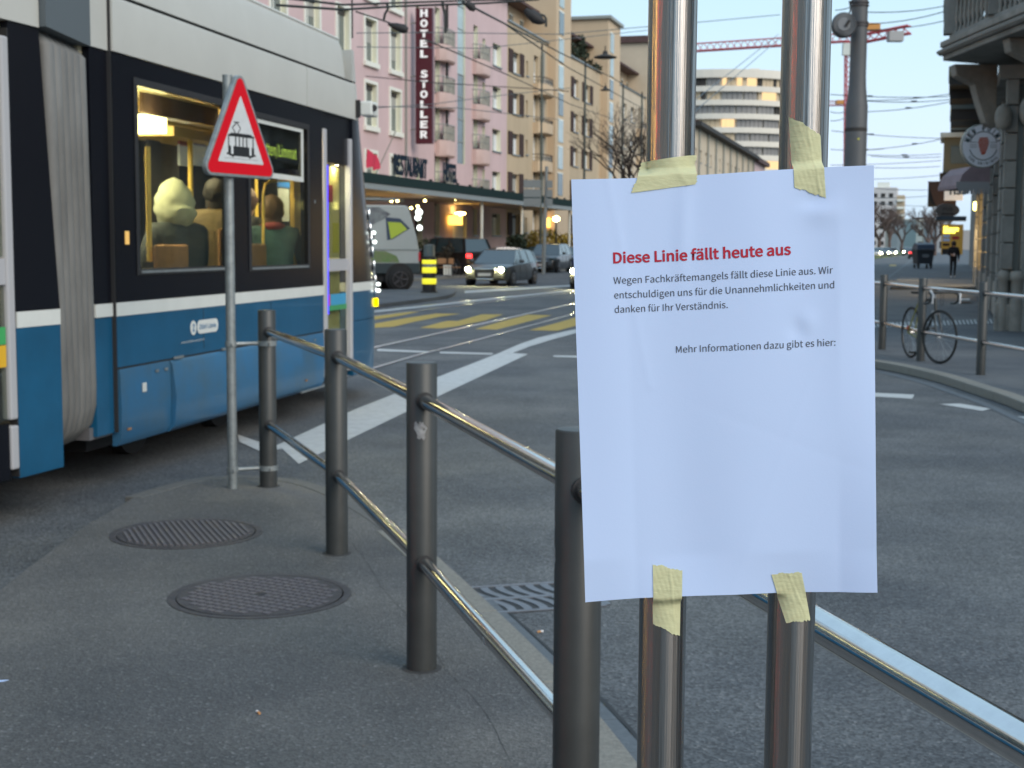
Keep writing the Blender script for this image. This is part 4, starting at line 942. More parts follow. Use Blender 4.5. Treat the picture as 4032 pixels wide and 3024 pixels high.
def win_meshes(w, h, depth, surround=None, shutters=None, panes=2, curtain=True, key=[0]):
    """meshes of one window, origin at the lower left corner of the opening, in the wall plane"""
    fr = MB(); t = .07; y0, y1 = depth-.06, depth
    fr.box(0,w,y0,y1,0,t); fr.box(0,w,y0,y1,h-t,h); fr.box(0,t,y0,y1,t,h-t); fr.box(w-t,w,y0,y1,t,h-t)
    for k in range(1, panes): fr.box(w*k/panes-.035, w*k/panes+.035, y0, y1, t, h-t)
    d = {'window': (fr.mesh('window', M['trim']), None)}
    p = MB(); p.box(t,w-t,y0+.02,y0+.03,t,h-t); d['pane'] = p.mesh('pane', M['wpane'])
    b = MB(); b.box(t,w-t,y0-.04,y0-.005,h-.30,h-t); d['blind'] = b.mesh('blind', M['blind'])
    if curtain:
        c = MB(); c.box(t+.02,t+.02+w*.30,y0+.006,y0+.016,t,h-.3); c.box(w*.62,w-t-.02,y0+.006,y0+.016,t,h-.3); d['curtain'] = c.mesh('curtain', M['curtain'])
    rb_ = MB(); rb_.box(t,w-t,y0+.004,y0+.012,t,h-t); d['rblind'] = rb_.mesh('roller_blind', M['rollblind']); d['size'] = (w, h)
    if surround:
        s, pr = surround; m_ = MB(); m_.box(-s,0,-pr,.002,-s*.9,h+s); m_.box(w,w+s,-pr,.002,-s*.9,h+s); m_.box(0,w,-pr,.002,h,h+s); m_.box(-s-.05,w+s+.05,-pr-.10,.003,-s*.9-.10,-.001); d['surround'] = m_.mesh('surround', M['trim'])
    else:
        m_ = MB(); m_.box(-.05,w+.05,-.10,.004,-.09,-.001); d['sill'] = m_.mesh('sill', M['galv'])
    if shutters:
        d['shutter'] = []
        for q in shutters:
            m_ = MB(); m_.box(q[0],q[1],-.075,-.003,-.05,h+.08)
            d['shutter'].append(m_.mesh('shutter', M['shutter']))
    return d
WR = random.Random(77)
def put_window(root, d, x, z):
    w = inst('window', d['window'][0], root, (x,0,z))
    for k in ('pane','blind','curtain','surround','sill'):
        if k in d: inst(k, d[k], w)
    for s in d.get('shutter', []): inst('shutter', s, w)
    if WR.random() < .35:       # some roller blinds are down
        b_ = inst('roller_blind', d['rblind'], w); f = WR.uniform(.25,.85); b_.scale = (1,1,f)
        b_.location.z = d['size'][1]*(1-f)
    return w
def wall_with(root, m, x0, x1, z0, z1, ops, depth, rm=None, name='wall'):
    mb = MB(); opening_wall(mb, x0, x1, z0, z1, [], 0, depth) if False else None
    xs = sorted({x0, x1, *[v for o in ops for v in o[:2]]}); zs = sorted({z0, z1, *[v for o in ops for v in o[2:4]]})
    for i in range(len(xs)-1):
        for j in range(len(zs)-1):
            cx, cz = (xs[i]+xs[i+1])/2, (zs[j]+zs[j+1])/2
            if any(o[0] < cx < o[1] and o[2] < cz < o[3] for o in ops): continue
            mb.poly([(xs[i],0,zs[j]),(xs[i+1],0,zs[j]),(xs[i+1],0,zs[j+1]),(xs[i],0,zs[j+1])])
    mb.mi = 1
    for a, b, c, d in [o[:4] for o in ops]:
        Y = depth
        mb.poly([(a,0,c),(a,Y,c),(a,Y,d),(a,0,d)]); mb.poly([(b,0,c),(b,Y,c),(b,Y,d),(b,0,d)]); mb.poly([(a,0,c),(b,0,c),(b,Y,c),(a,Y,c)]); mb.poly([(a,0,d),(b,0,d),(b,Y,d),(a,Y,d)])
        mb.mi = 2; mb.poly([(a,Y,c),(b,Y,c),(b,Y,d),(a,Y,d)]); mb.mi = 1
    return mb.build(name, [m, rm or m, M['dark']], root)
def shell(root, m, x1, h, depth=12, x0=0):
    mb = MB(); mb.box(x0+.02,x1-.02,.5,depth,.0,h-.02); return mb.build('building_mass', m, root)
# ---- 1 pink hotel with tall windows
b1 = bld('hotel_building', 'pink hotel facade with tall cream framed windows behind the tram and above the canopy', -62)
L1 = 62-18.2; ops = []; places = []
for c in range(11):
    x = (-24.72-3.86*c) + 62 + .16
    for z in (1.1, 4.2, 7.85, 11.22, 14.6):
        if x < 1: continue
        h = 2.25 if z > 3 else 1.9
        ops.append((x, x+1.66, z, z+h)); places.append((x, z, h))
for c in (1,):
    x = -20.92+62+.16
    for z in (4.2, 7.85, 11.22, 14.6): ops.append((x,x+1.66,z,z+2.25)); places.append((x,z,2.25))
wall_with(b1, M['pink'], 0, L1, 0, 18.6, ops, .29, M['reveal']); shell(b1, M['pink'], L1, 18.6)
d1 = win_meshes(1.66, 2.25, .29, (.17,.06), curtain=False); d1b = win_meshes(1.66, 1.9, .29, (.17,.06), curtain=False)
for x, z, h in places: put_window(b1, d1 if h > 2 else d1b, x, z)
lbox('cornice', M['trim'], b1, 0, L1, -.5, .2, 18.62, 18.9); mb = MB(); mb.prism([(0,-.5,18.92),(0,6,22.5),(0,12,18.92)], (L1,0,0)); mb.build('roof', M['tile'], b1)
lbox('downpipe', M['metalrail'], b1, L1-.16, L1-.04, -.12, -.01, 4.9, 18.5)
# red flag on a pole at the facade
fl = thing('flag', 'red cloth flag hanging on a short pole at the hotel facade beside the tram nose', 'flag', fac(-23.9, .2, 0), FR)
MB().cyl((0,-.0,5.0),(.0,-1.3,7.6),.03,8).build('flag_pole', M['metalrail'], fl)
mb = MB(); pts = [(x/10, 0, z/10) for z in range(0, 15, 2) for x in range(0, 15, 2)]
N8 = 9; fq = [(1447,592),(1487,618),(1490,668),(1450,662)]; FL = []
for x, y in fq:
    d = ray(x, y); p0 = fac(0, 1.5, 0); t = (p0.xy.dot(n15.xy))/(d.xy.dot(n15.xy)); l = CAM+d*t-fac(-23.9, .2, 0); FL.append(Vector((l.dot(u15), -l.dot(n15), l.z)))
vs = []
for j in range(N8):
    for i in range(N8):
        u, v = i/(N8-1), j/(N8-1); p = FL[0]*(1-u)*(1-v)+FL[1]*u*(1-v)+FL[2]*u*v+FL[3]*(1-u)*v
        vs.append(tuple(p+Vector((0,.12*math.sin(u*9+v*2),.14*math.sin(u*7.5)*(1-v*.5)))))
mb = MB(); mb.add(vs, [(j*N8+i, j*N8+i+1, (j+1)*N8+i+1, (j+1)*N8+i) for j in range(N8-1) for i in range(N8-1)]); mb.build('flag_cloth', mat('red_flag', (.50,.03,.07), .8), fl, smooth=True)
# ---- 2 pink apartment wing with balconies and stair strip
b2 = bld('pink_apartment_building', 'pink apartment building with stacked balconies and a tall glass stair strip', -18.2)
X = lambda s: s+18.2; L2 = 18.2+3.2
ops = []; W = []; d2 = win_meshes(2.1, 1.55, .35, None); dn = win_meshes(.62, 1.35, .3, None, panes=1, curtain=False); dd_ = win_meshes(1.0, 2.15, .3, None, panes=1, curtain=False)
for k in range(6):
    z = 13.92-2.92*k
    if z > 0: ops.append((X(-.45), X(1.65), z, z+1.5)); W.append((d2, X(-.45), z))
    zb = 13.75-2.90*k
    if zb > 4: ops += [(X(-2.9), X(-2.25), zb+.3, zb+1.6), (X(-16.4), X(-15.8), zb+.3, zb+1.6)]; W += [(dn, X(-2.9), zb+.3), (dn, X(-16.4), zb+.3)]
for k in range(5):
    zb = 16.6-2.90*k
    ops.append((X(-5.0), X(-4.0), zb-2.9+.1, zb-2.9+2.25)); W.append((dd_, X(-5.0), zb-2.8))
    ops.append((X(-13.0), X(-12.0), zb-3.0+.1, zb-3.0+2.25)); W.append((dd_, X(-13.0), zb-2.9))
ops = [o for o in ops if o[2] > 0]; ops.append((X(-8.45), X(-6.8), 6.75, 18.2)); ops.append((X(-16.6), X(-15.2), 1.0, 3.6)); 
ops2 = [(X(-9.4), X(-6.4), .3, 3.4)]
wall_with(b2, M['pink'], 0, L2, 0, 18.8, ops+ops2, .35, M['reveal']); shell(b2, M['pink'], L2, 18.8)
for d, x, z in W: put_window(b2, d, x, z)
for i in range(8):
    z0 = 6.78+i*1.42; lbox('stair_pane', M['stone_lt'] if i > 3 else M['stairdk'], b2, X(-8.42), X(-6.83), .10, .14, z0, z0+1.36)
    lbox('stair_mullion', M['metalrail'], b2, X(-8.42), X(-6.83), .06, .145, z0+1.365, z0+1.415)
lbox('entrance_recess', M['trim'], b2, X(-9.3), X(-6.5), .2, .3, .3, 3.3)
def balcony(root, x0, x1, zf, m, proj=.62, drop=.98, rail=.95, name='balcony', rm=None):
    mb = MB(); n = 8; rings = []
    for k in range(n+1):
        t = k/n; x = x0+(x1-x0)*t; y = -proj*(1-abs(2*t-1)**4*.55); y2 = y*.86
        rings.append([(x,0,zf-drop),(x,y2,zf-drop),(x,y,zf-drop*.9),(x,y,zf),(x,0,zf)])
    mb.loft(rings); b = mb.build(name, m, root, smooth=35)
    r = MB(); n2 = 9
    P_ = [(x0+(x1-x0)*k/n2, -proj*(1-abs(2*k/n2-1)**4*.55)+.05, 0) for k in range(n2+1)]; P_ = [(x0,-.0,0)]+P_+[(x1,-.0,0)]
    r.tube([(p[0],p[1],zf+rail) for p in P_], .035, 6); r.tube([(p[0],p[1],zf+rail*.5) for p in P_], .02, 6)
    for p in P_[1:-1]: r.cyl((p[0],p[1],zf),(p[0],p[1],zf+rail),.02,6)
    r.build('balcony_railing', rm or M['metalrail'], b)
    g_ = MB()
    for a_, b_ in zip(P_[2:-2], P_[3:-1]): g_.prism([(a_[0],a_[1]+.02,zf+.05),(b_[0],b_[1]+.02,zf+.05),(b_[0],b_[1]+.02,zf+rail-.1),(a_[0],a_[1]+.02,zf+rail-.1)], (0,.012,0))
    g_.build('balcony_screen', mat('frosted_screen', (.48,.42,.34), .5, noise=.4, nscale=2) if 'screen' not in M else M['screen'], b)
M['screen'] = mat('frosted_screen', (.46,.42,.35), .5, noise=.4, nscale=2)
for k in range(4):
    balcony(b2, X(-12.9), X(-10.1), 13.66-2.87*k, M['salmon']); balcony(b2, X(-5.2), X(-2.35), 13.72-2.93*k, M['salmon'])
pass
lbox('cornice', M['salmon'], b2, 0, L2, -.6, .2, 18.82, 19.1); mb = MB(); mb.prism([(0,-.6,19.12),(0,5,22.2),(0,12,19.12)], (L2,0,0)); mb.build('roof', M['tile'], b2)
# ---- hotel sign standing out from the facade
sgn = thing('hotel_sign', 'tall dark red vertical sign reading HOTEL STOLLER on the pink facade', 'sign', fac(-17.55, .25, 0), FR)
plum = mat('dark_red_sign', (.075,.008,.018), .4)
lbox('sign_box', plum, sgn, 0, .32, -1.13, -.12, 7.35, 15.0, bevel=.02)
for z in (8.2, 11.2, 14.2): MB().cyl((.16,.22,z),(.16,-.13,z),.04,8).build('bracket', M['metalrail'], sgn)
wl = mat('sign_letter_white', (.80,.80,.80), .5, emis=(1,1,1), es=.15)
SM = Matrix(((0,0,-1,0),(-1,0,0,0),(0,1,0,0),(0,0,0,1)))     # local text x -> -y, y -> z, faces -x
zc = 14.88
for ch in 'HOTEL STOLLER':
    if ch != ' ': text_fit(ch, *((.42,.86) if ch != 'I' else (.6,.68)), zc-.36, .37, .02, extrude=.02, mat=wl, parent=sgn, M=Matrix.Translation((-.03,0,0)) @ SM)
    zc -= .569
# ---- canopy
cn = thing('canopy', 'long flat hotel canopy with dark edge, light soffit and glowing bulbs', 'canopy', fac(-40, 0, 0), FR)
CX = 40; cz = 4.15
CL = 47.6
lbox('canopy_slab', mat('warm_soffit', (.36,.27,.19), .7), cn, 0, CL, -4.2, .0, cz, cz+.30)
lbox('canopy_fascia', mat('dark_green_fascia', (.022,.040,.040), .9, spec=.05), cn, -.1, CL+.1, -4.34, -4.22, cz+.22, cz+.66)
lbox('canopy_edge', mat('pale_canopy_edge', (.26,.29,.29), .5), cn, -.1, CL+.1, -4.30, -4.215, cz-.06, cz+.215)
for i in range(15): MB().box(14+i*2.3, 14.14+i*2.3, -4.2, -4.05, cz+.3, cz+.78).build('fascia_lug', M['dark'], cn)
for x in (24, 33, 46.5): MB().cyl((x,-3.9,0.1),(x,-3.9,cz),.09,12).build('canopy_post', M['trim'], cn)
navy = mat('navy_letters', (.018,.030,.045), .9, spec=.05)
def cl(body, s0, s1):
    text_fit(body, s0, s1, cz+.80, .86, .02, extrude=.015, mat=navy, parent=cn, M=Matrix(((1,0,0,0),(0,0,1,-4.25),(0,1,0,0),(0,0,0,1))))
def s_on(px, off):        # position along the facade of the point seen at pixel px on a plane off metres in front
    d = ray(px, 900); p0 = fac(0, off, 0); t = (p0.xy.dot(n15.xy))/(d.xy.dot(n15.xy)); return (CAM+d*t-p0).xy.dot(u15.xy)
cl('RESTAURANT', s_on(1555,4.3)+CX, s_on(1685,4.3)+CX); cl('HOTEL', s_on(1749,4.3)+CX, s_on(1803,4.3)+CX)
bm_ = MB(); bm_.lathe((0,0,0), [(.001,-.075),(.06,-.05),(.08,0),(.05,.05),(.001,.06)], 12); BULB = bm_.mesh('bulb', M['spot'])
def soff(px, py):         # point on the soffit seen at a pixel
    p = pz(px, py, cz-.09); l = p-fac(-CX, 0, 0); return (l.dot(u15), -l.dot(n15), cz-.08)
def offp(px, py, off):    # on the vertical plane off metres before the facade
    d = ray(px, py); p0 = fac(0, off, 0); t = (p0.xy.dot(n15.xy))/(d.xy.dot(n15.xy)); l = CAM+d*t-fac(-CX, 0, 0); return (l.dot(u15), -l.dot(n15), l.z)
for px_, py_ in ((1541,791),(1565,790),(1619,819),(1645,812),(1673,790)): 
    b = inst('bulb', BULB, cn, offp(px_, py_, 3.2))
inst('bulb', BULB, cn, offp(1793, 788, 3.2)).scale = (.4,.4,.4)
_s = s_on(1757,.3)+18.2; lbox('downpipe', M['dark'], b2, _s, _s+.14, -.38, -.24, 4.6, 16.2)
# warm lit things under the canopy
def fbox(px0, px1, py0, py1, off): # rectangle seen between pixels on a plane off metres before the facade, local to b2
    s0, s1 = s_on(px0, off), s_on(px1, off)
    def zz(px, py):
        d = ray(px, py); p0 = fac(0, off, 0); t = (p0.xy.dot(n15.xy))/(d.xy.dot(n15.xy)); return (CAM+d*t).z
    return s0, s1, zz((px0+px1)/2, py1), zz((px0+px1)/2, py0)
s0, s1, z0, z1 = fbox(1780,1818,832,885,.35)
wl_ = thing('wall_lantern', 'glowing orange box lantern over the hotel entrance under the canopy', 'lantern', fac(s0,0,0), FR)
lbox('lantern_glass', glow('orange_lantern', (1,.52,.08), 2.6), wl_, 0, s1-s0, -.40, -.12, z0, z1-.28); lbox('lantern_cap', M['dark'], wl_, -.05, s1-s0+.05, -.45, -.1, z1-.27, z1-.2)
MB().lathe(((s1-s0)*.6,-.5,z1-.12), [(.001,-.16),(.34,-.06),(.34,.04),(.001,.1)], 16).build('lantern_lamp', M['warmlamp'], wl_)
s0, s1, z0, z1 = fbox(1625,1640,880,1010,1.2)
lt = thing('shop_light_sign', 'irregular white glowing sign at the restaurant corner beside the van', 'lit sign', fac(s_on(1650,2.0),0,0), FR)
for i, (a, c, r) in enumerate(((0,3.35,.20),(-.2,3.05,.17),(.1,2.5,.16))): MB().lathe((a,-2.0,c), [(.001,-r),(r*.7,-r*.7),(r,0),(r*.6,r*.7),(.001,r)], 12).build('light_globe', M['whiteglow'], lt, smooth=True)
# restaurant front and doors on the ground floor
gf = MB(); 
for i, (a, b, m_) in enumerate(((-44,-38,'shopglow'),(-34,-28,'wpane'),(-27,-22,'shopglow'),(-20.5,-19,'wpane'))):
    q = lbox('shop_window', M['shopglow'] if m_ == 'shopglow' else M['wpane'], b1, a+62, b+62, -.05, -.02, .6, 3.4)
    lbox('window_frame', M['dark'], q, a+62-.1, b+62+.1, -.045, .0, 3.405, 3.6)
# ---- 3 and 4 ochre buildings with towers
d3 = win_meshes(1.95, 1.5, .28, None, [(-1.12,-.04),(1.99,3.07)]); d3p = win_meshes(1.85, 1.55, .28, None, [(-1.05,-.04)]); d3q = win_meshes(1.85, 1.55, .28, None, [(-1.3,-.04),(1.89,2.95)])
dsm = win_meshes(.6, 1.1, .25, None, panes=1, curtain=False); ddoor = win_meshes(1.3, 2.1, .3, None, panes=1, curtain=True)
def ochre(name, label, s0, s1, m, wins, balcs, top=17.4, tow=None, towh=21.6, roofz=20.2, seed=0, att=True):
    r = bld(name, label, s0); L = s1-s0; ops = []; W = []
    for k in range(6):
        z = 14.0-2.92*k
        if z < .2: z = .6
        for d, x, w, h, dz in wins:
            ops.append((x, x+w, z+dz, z+dz+h)); W.append((d, x, z+dz))
    wall_with(r, m, 0, L, 0, top, ops, .28, m); shell(r, m, L, top)
    for d, x, z in W: put_window(r, d, x, z)
    for x0, x1 in balcs:
        for k in range(5): balcony(r, x0, x1, 13.85-2.92*k, M['ochre2'], proj=.9, drop=.85, rail=.25 if k % 2 else .5, rm=M['dark'])
        lbox('downpipe', M['metalrail'], r, (x0+x1)/2, (x0+x1)/2+.16, -.35, -.2, 2, 16.4)
    lbox('parapet_ledge', M['galv'], r, 0, L, -.14, .3, top, top+.12)
    if att:
        lbox('attic_wall', M['ochre2'], r, 0, L, 2.0, 9, top, roofz-.3)
        for i in range(int(L//3.2)):
            q = lbox('attic_window', M['wpane'], r, 1.2+i*3.2, 1.2+i*3.2+.8, 1.9, 1.99, top+.5, top+1.7); lbox('window_frame', M['trim'], q, 1.1+i*3.2, 1.2+i*3.2+.9, 1.93, 1.995, top+1.71, top+1.8)
        mb = MB(); mb.prism([(0,.7,roofz-.45),(0,.7,roofz-.25),(0,5.5,roofz+2.3),(0,10,roofz-.3)], (L,0,0)); mb.build('roof', M['tile'], r)
    if tow:
        t0, t1 = tow; mt = MB(); mt.box(t0,t1,-.65,9,0,towh); mt.build('stair_tower', M['ochre2'], r)
        lbox('tower_roof_slab', M['metalrail'], r, t0-.3, t1+.3, -.95, 9.3, towh+.002, towh+.28)
        for i in range(9):
            z0 = towh-2.9-i*2.13; 
            if z0 < 1: continue
            q = lbox('stair_pane', M['stone_lt'] if i % 3 != 2 else M['stairdk'], r, t0+.9, t0+2.5, -.70, -.655, z0, z0+1.75); lbox('window_frame', M['trim'], q, t0+.8, t0+2.6, -.69, -.654, z0+1.755, z0+1.86)
    return r
ochre('ochre_apartment_building', 'ochre apartment building with dark shutters next to the pink building', 3.2, 20.3, M['ochre'],
      [(d3, 1.45, 1.95, 1.5, 0), (dsm, 5.3, .6, 1.1, .2), (ddoor, 7.6, 1.3, 2.1, -.1)], [(7.5,11.3)], tow=(12.0,17.1), towh=25.5)
ochre('ochre_apartment_building', 'ochre apartment building with paired shuttered windows, roof terrace plants and a wide flat topped tower', 20.3, 41.2, M['ochre'],
      [(dsm, 1.7, .6, 1.3, .1), (d3p, 4.0, 1.85, 1.55, .2), (d3q, 8.6, 1.85, 1.55, .2)], [], tow=(15.2,20.9), towh=22.4)
# terrace plants
def foliage(mb, c, rx, ry, rz, n, size, rnd, warp=None):
    for _ in range(n):
        a = rnd.uniform(0,6.283); zz = rnd.uniform(-1,1); rr = math.sqrt(1-zz*zz)*rnd.uniform(.45,1)**.5
        p = Vector((c[0]+rx*rr*math.cos(a), c[1]+ry*rr*math.sin(a), c[2]+rz*zz*rnd.uniform(.5,1)))
        d = Vector((rnd.uniform(-1,1),rnd.uniform(-1,1),rnd.uniform(-.6,1))).normalized(); s = d.cross(Vector((rnd.uniform(-1,1),rnd.uniform(-1,1),.3))).normalized()
        l = size*rnd.uniform(.6,1.4); mb.add([p-s*l*.35, p+d*l*.5, p+s*l*.35, p+d*l], [(0,1,3),(1,2,3)]) if False else mb.add([p, p+d*l*.5+s*l*.3, p+d*l, p+d*l*.5-s*l*.3], [(0,1,2,3)])
evg = mat('dark_evergreen_leaves', (.035,.055,.03), .7, noise=.5, nscale=3); yel = mat('yellow_blossom', (.42,.30,.04), .7, noise=.4, nscale=4); brn = mat('bark', (.07,.055,.045), .9, noise=.4, nscale=8)
def shrub(name, label, cat, loc, parts, m, n, size, seed, trunk=.3):
    t = thing(name, label, cat, loc); rnd = random.Random(seed); mb = MB()
    for c, rx, ry, rz in parts: foliage(mb, c, rx, ry, rz, n, size, rnd)
    f = mb.build('foliage', m, t); st = MB()
    for c, rx, ry, rz in parts: st.cyl((c[0]*.4,c[1]*.4,0), c, .05, 6, .02)
    st.build('trunk', brn, t); return t
shrub('terrace_plant', 'round dark shrub on the terrace of the ochre building', 'plant', fac(25.2,-.8,17.3), [((0,0,.9),.9,.7,.9)], evg, 420, .28, 1)
shrub('terrace_plant', 'pointed dark conifer on the terrace of the ochre building beside a low shrub', 'plant', fac(30.6,-.8,17.3), [((0,0,1.0),.65,.6,1.2),((0,0,2.0),.4,.4,1.1)], evg, 260, .3, 2)
shrub('terrace_plant', 'low trailing green shrub at the terrace edge next to the tower', 'plant', fac(33.2,-.5,17.2), [((0,0,.5),1.0,.6,.6)], evg, 240, .3, 3)
# ---- 5 pale beige block
r5 = ochre('beige_apartment_building', 'pale beige apartment block beyond the ochre towers partly behind the bare tree', 41.2, 66, M['beige'],
      [(win_meshes(2.0,1.5,.25), .9, 2.0, 1.5, .3), (win_meshes(2.0,1.5,.25), 5.0, 2.0, 1.5, .3), (win_meshes(2.0,1.5,.25), 9.4, 2.0, 1.5, .3), (ddoor, 13.6, 1.3, 2.1, 0)], [(12.6,16.2)], top=17.4, roofz=20.4)
lbox('tower', M['beige'], r5, 17.5, 24.6, -.5, 9, 0, 23.4); lbox('tower_roof_slab', M['tile'], r5, 17.1, 25.0, -.9, 9.3, 23.402, 24.1)
# ---- 6 long low building with slanted view of its roof
b6 = bld('long_low_building', 'long low cream building with dark eaves seen between the two steel pipes', 95)
ops = []; wn_ = win_meshes(1.6,1.7,.25)
for i in range(14):
    for k in range(4): ops.append((2+i*5.2, 3.6+i*5.2, 2.2+k*3.6, 3.9+k*3.6))
wall_with(b6, M['beige'], 0, 78, 0, 17.4, ops, .25); shell(b6, M['beige'], 78, 17.4)
for o in ops: put_window(b6, wn_, o[0], o[2])
lbox('eave', M['dark'], b6, -.6, 78.4, -1.2, 1, 17.42, 18.0); mb = MB(); mb.prism([(-.5,-1.0,18.02),(-.5,6,21),(-.5,13,18.02)], (79,0,0)); mb.build('roof', M['tile'], b6)
for i in range(9): lbox('downpipe', M['metalrail'], b6, 5+i*9, 5.25+i*9, -.3, -.02, 0, 17.4)
b7 = bld('pink_end_building', 'small pink house front at the far end of the low cream building', 173.2)
wall_with(b7, M['pink'], 0, 22, 0, 17.2, [(3+i*6,5+i*6,3+k*4,5+k*4) for i in range(3) for k in range(3)], .25); shell(b7, M['pink'], 22, 17.2); lbox('eave', M['tile'], b7, 0, 22, -1, 12, 17.22, 18)
w77 = win_meshes(2,2,.25)
for i in range(3):
    for k in range(3): put_window(b7, w77, 3+i*6, 3+k*4)
# ---- round white tower block
RTc = pY(2840, 900, 345); rt = thing('round_tower_block', 'white rounded apartment tower with curved floor bands and some lit windows', 'building', (RTc.x, RTc.y, 0))
whc = mat('white_concrete', (.70,.65,.56), .8, noise=.08, nscale=.2); gfl = mat('grey_glazing', (.21,.205,.20), .3); litw = glow('lit_window', (1,.70,.36), .75); litd = mat('warm_blind', (.50,.40,.27), .6)
RX, RY = 17.5, 12.0
def arc(a0, a1, n, rx, ry): return [(rx*math.cos(rad(a0+(a1-a0)*i/n)), ry*math.sin(rad(a0+(a1-a0)*i/n))) for i in range(n+1)]
mb = MB(); mb.prism([(x,y,0) for x, y in arc(0,352,44,RX-1.4,RY-1.4)], (0,0,41)); mb.build('core', whc, rt)
rnd = random.Random(5)
for fl_ in range(13):
    z = 40.2-3.15*fl_
    if z < 1: break
    mb = MB(); mb.prism([(x,y,z) for x, y in arc(0,352,44,RX,RY)], (0,0,1.25 if fl_ else 1.9)); mb.build('floor_band', whc, rt)
    a = 185
    while a < 355:
        st = rnd.choice([12,18,24]); kind = rnd.random()
        if fl_ == 0 and 262 < a < 290: kind = .05
        if fl_ == 3 and 250 < a < 275: kind = .05
        k_n = max(2, int(st//4))
        for j in range(k_n):
            A0, A1 = a+(st-1.5)*j/k_n, min(a+(st-1.5)*(j+1)/k_n-.35, 357); kj = kind+rnd.uniform(-.05,.05)
            m_ = litw if kj < .07 else (litd if kj < .24 else (M['dark'] if kj < .36 else (whc if kj < .40 else gfl)))
            A = arc(A0, A1, 2, RX-.9, RY-.9); B = arc(A1, A0, 2, RX-1.6, RY-1.6)
            mb = MB(); mb.prism([(x,y,z-1.88) for x, y in A+B], (0,0,1.86)); mb.build('window', m_, rt)
        a += st
for x, y, h in ((-4,0,1.2),(2,2,.9),(6,-1,1.5)): MB().box(x,x+2.2,y,y+2,42.1,42.1+h).build('roof_box', whc, rt)
# ---- far white block and boulevard houses at the right
fb = thing('far_white_block', 'distant white apartment block with rows of dark windows and yellowish side', 'building', (*pY(3490,960,560).xy,0), rad(-17))
k_ = 560/5590
lbox('wall', mat('white_render', (.55,.52,.50), .8), fb, -6.5, 3.4, 0, 14, 0, 24.5); lbox('side_wall', mat('yellow_render', (.46,.36,.24), .8), fb, 3.42, 6.2, .6, 14, 0, 21.5)
lbox('roof_box', M['trim'], fb, -4.2, .4, 2, 8, 24.5, 26.6)
for i in range(3):
    for k in range(7): lbox('window', M['dark'], fb, -5.6+i*3.0, -4.0+i*3.0, -.12, -.01, 2.0+k*3.1, 3.6+k*3.1)
for k in range(7): lbox('balcony', M['trim'], fb, 3.6, 6.4, -.8, .55, 1.6+k*2.9, 2.5+k*2.9)
houses = [(3543,3580,870,420,'pale grey','(.42,.41,.40)',(.42,.41,.40)),(3578,3612,878,400,'white','',(.52,.50,.48)),(3606,3630,872,380,'teal glazed','',(.30,.36,.36)),(3636,3668,862,430,'cream','',(.46,.42,.36)),(3664,3700,884,470,'beige','',(.38,.33,.28)),(3518,3548,880,520,'tan','',(.45,.38,.30)),(3690,3740,872,360,'dull grey','',(.30,.31,.32))]
for i, (a, b, t_, d_, nm, _x, c) in enumerate(houses):
    p = pY(a, 960, d_); w = (b-a)/5590*d_; h = pY(a, t_, d_).z
    h_ = thing('boulevard_house', f'{nm} house far down the boulevard, number of storeys blurred by distance', 'building', (p.x, p.y, 0)); h_['label'] = ['pale grey far house nearest to the white block','white far house right of the pale grey one','far house with teal glazing above the boulevard','cream far house right of the teal one','beige lowest far house beside the dark trees','tan farthest house beside the white block','dull grey far house above the black container'][i]
    h_['group'] = 'houses far down the boulevard'
    lbox('wall', mat('far_render_'+nm.replace(' ','_'), c, .85), h_, 0, w, 0, 12, 0, h); lbox('roof', M['tile'] if i % 2 else M['metalrail'], h_, -.2, w+.2, -.3, 12.3, h, h+.6)
    for x in range(max(1, int(w//2.6))):
        for z in range(int(h//3.2)): lbox('window', M['dark'], h_, .6+x*2.6, 1.8+x*2.6, -.1, -.01, 1.2+z*3.2, 2.9+z*3.2)
# distant backdrop of town closing the street (one low mass, far off)
bk = MB(); rnd = random.Random(9); x = -240
while x < 420:
    w = rnd.uniform(14,34); h = rnd.uniform(9,17); bk.box(x,x+w,720,740,0,h); x += w
o = bk.build('distant_town', mat('distant_render', (.30,.29,.28), .9)); stuff(o); o['label'] = 'distant row of town houses closing the street'; o['category'] = 'buildings'

# ================================================================== CORNER BUILDING ON THE RIGHT
M['cst'] = mat('grey_green_sandstone', (.255,.255,.235), .85, noise=.45, nscale=1.3, bump=.35, bscale=14)
M['cst2'] = mat('worn_brown_sandstone', (.31,.295,.26), .85, noise=.5, nscale=2, bump=.35, bscale=12)
CA = pz(3938,1301,.1); CB = pz(3821,1105,.1); ca = math.atan2(CB.y-CA.y, CB.x-CA.x)
cb = thing('corner_building', 'old grey sandstone corner building with balustrade balcony above the shops', 'building', (CA.x, CA.y, .1), ca)
# local x = away along the street, y = towards the street (left), so inside is y < 0
cb_wall = MB()
def cstones(name, x0, x1, z0, z1, hstep, m, y0, y1, parent=cb):
    z = z0; i = 0
    while z < z1-.05:
        e = min(z+hstep, z1); mb = MB(); mb.box(x0,x1,y0,y1,z+.012,e-.012); mb.build(name, m, parent, bevel=.015, seg=1); z = e; i += 1
lbox('wall_core', M['cst'], cb, .1, 41, -9, -.35, 0, 14)
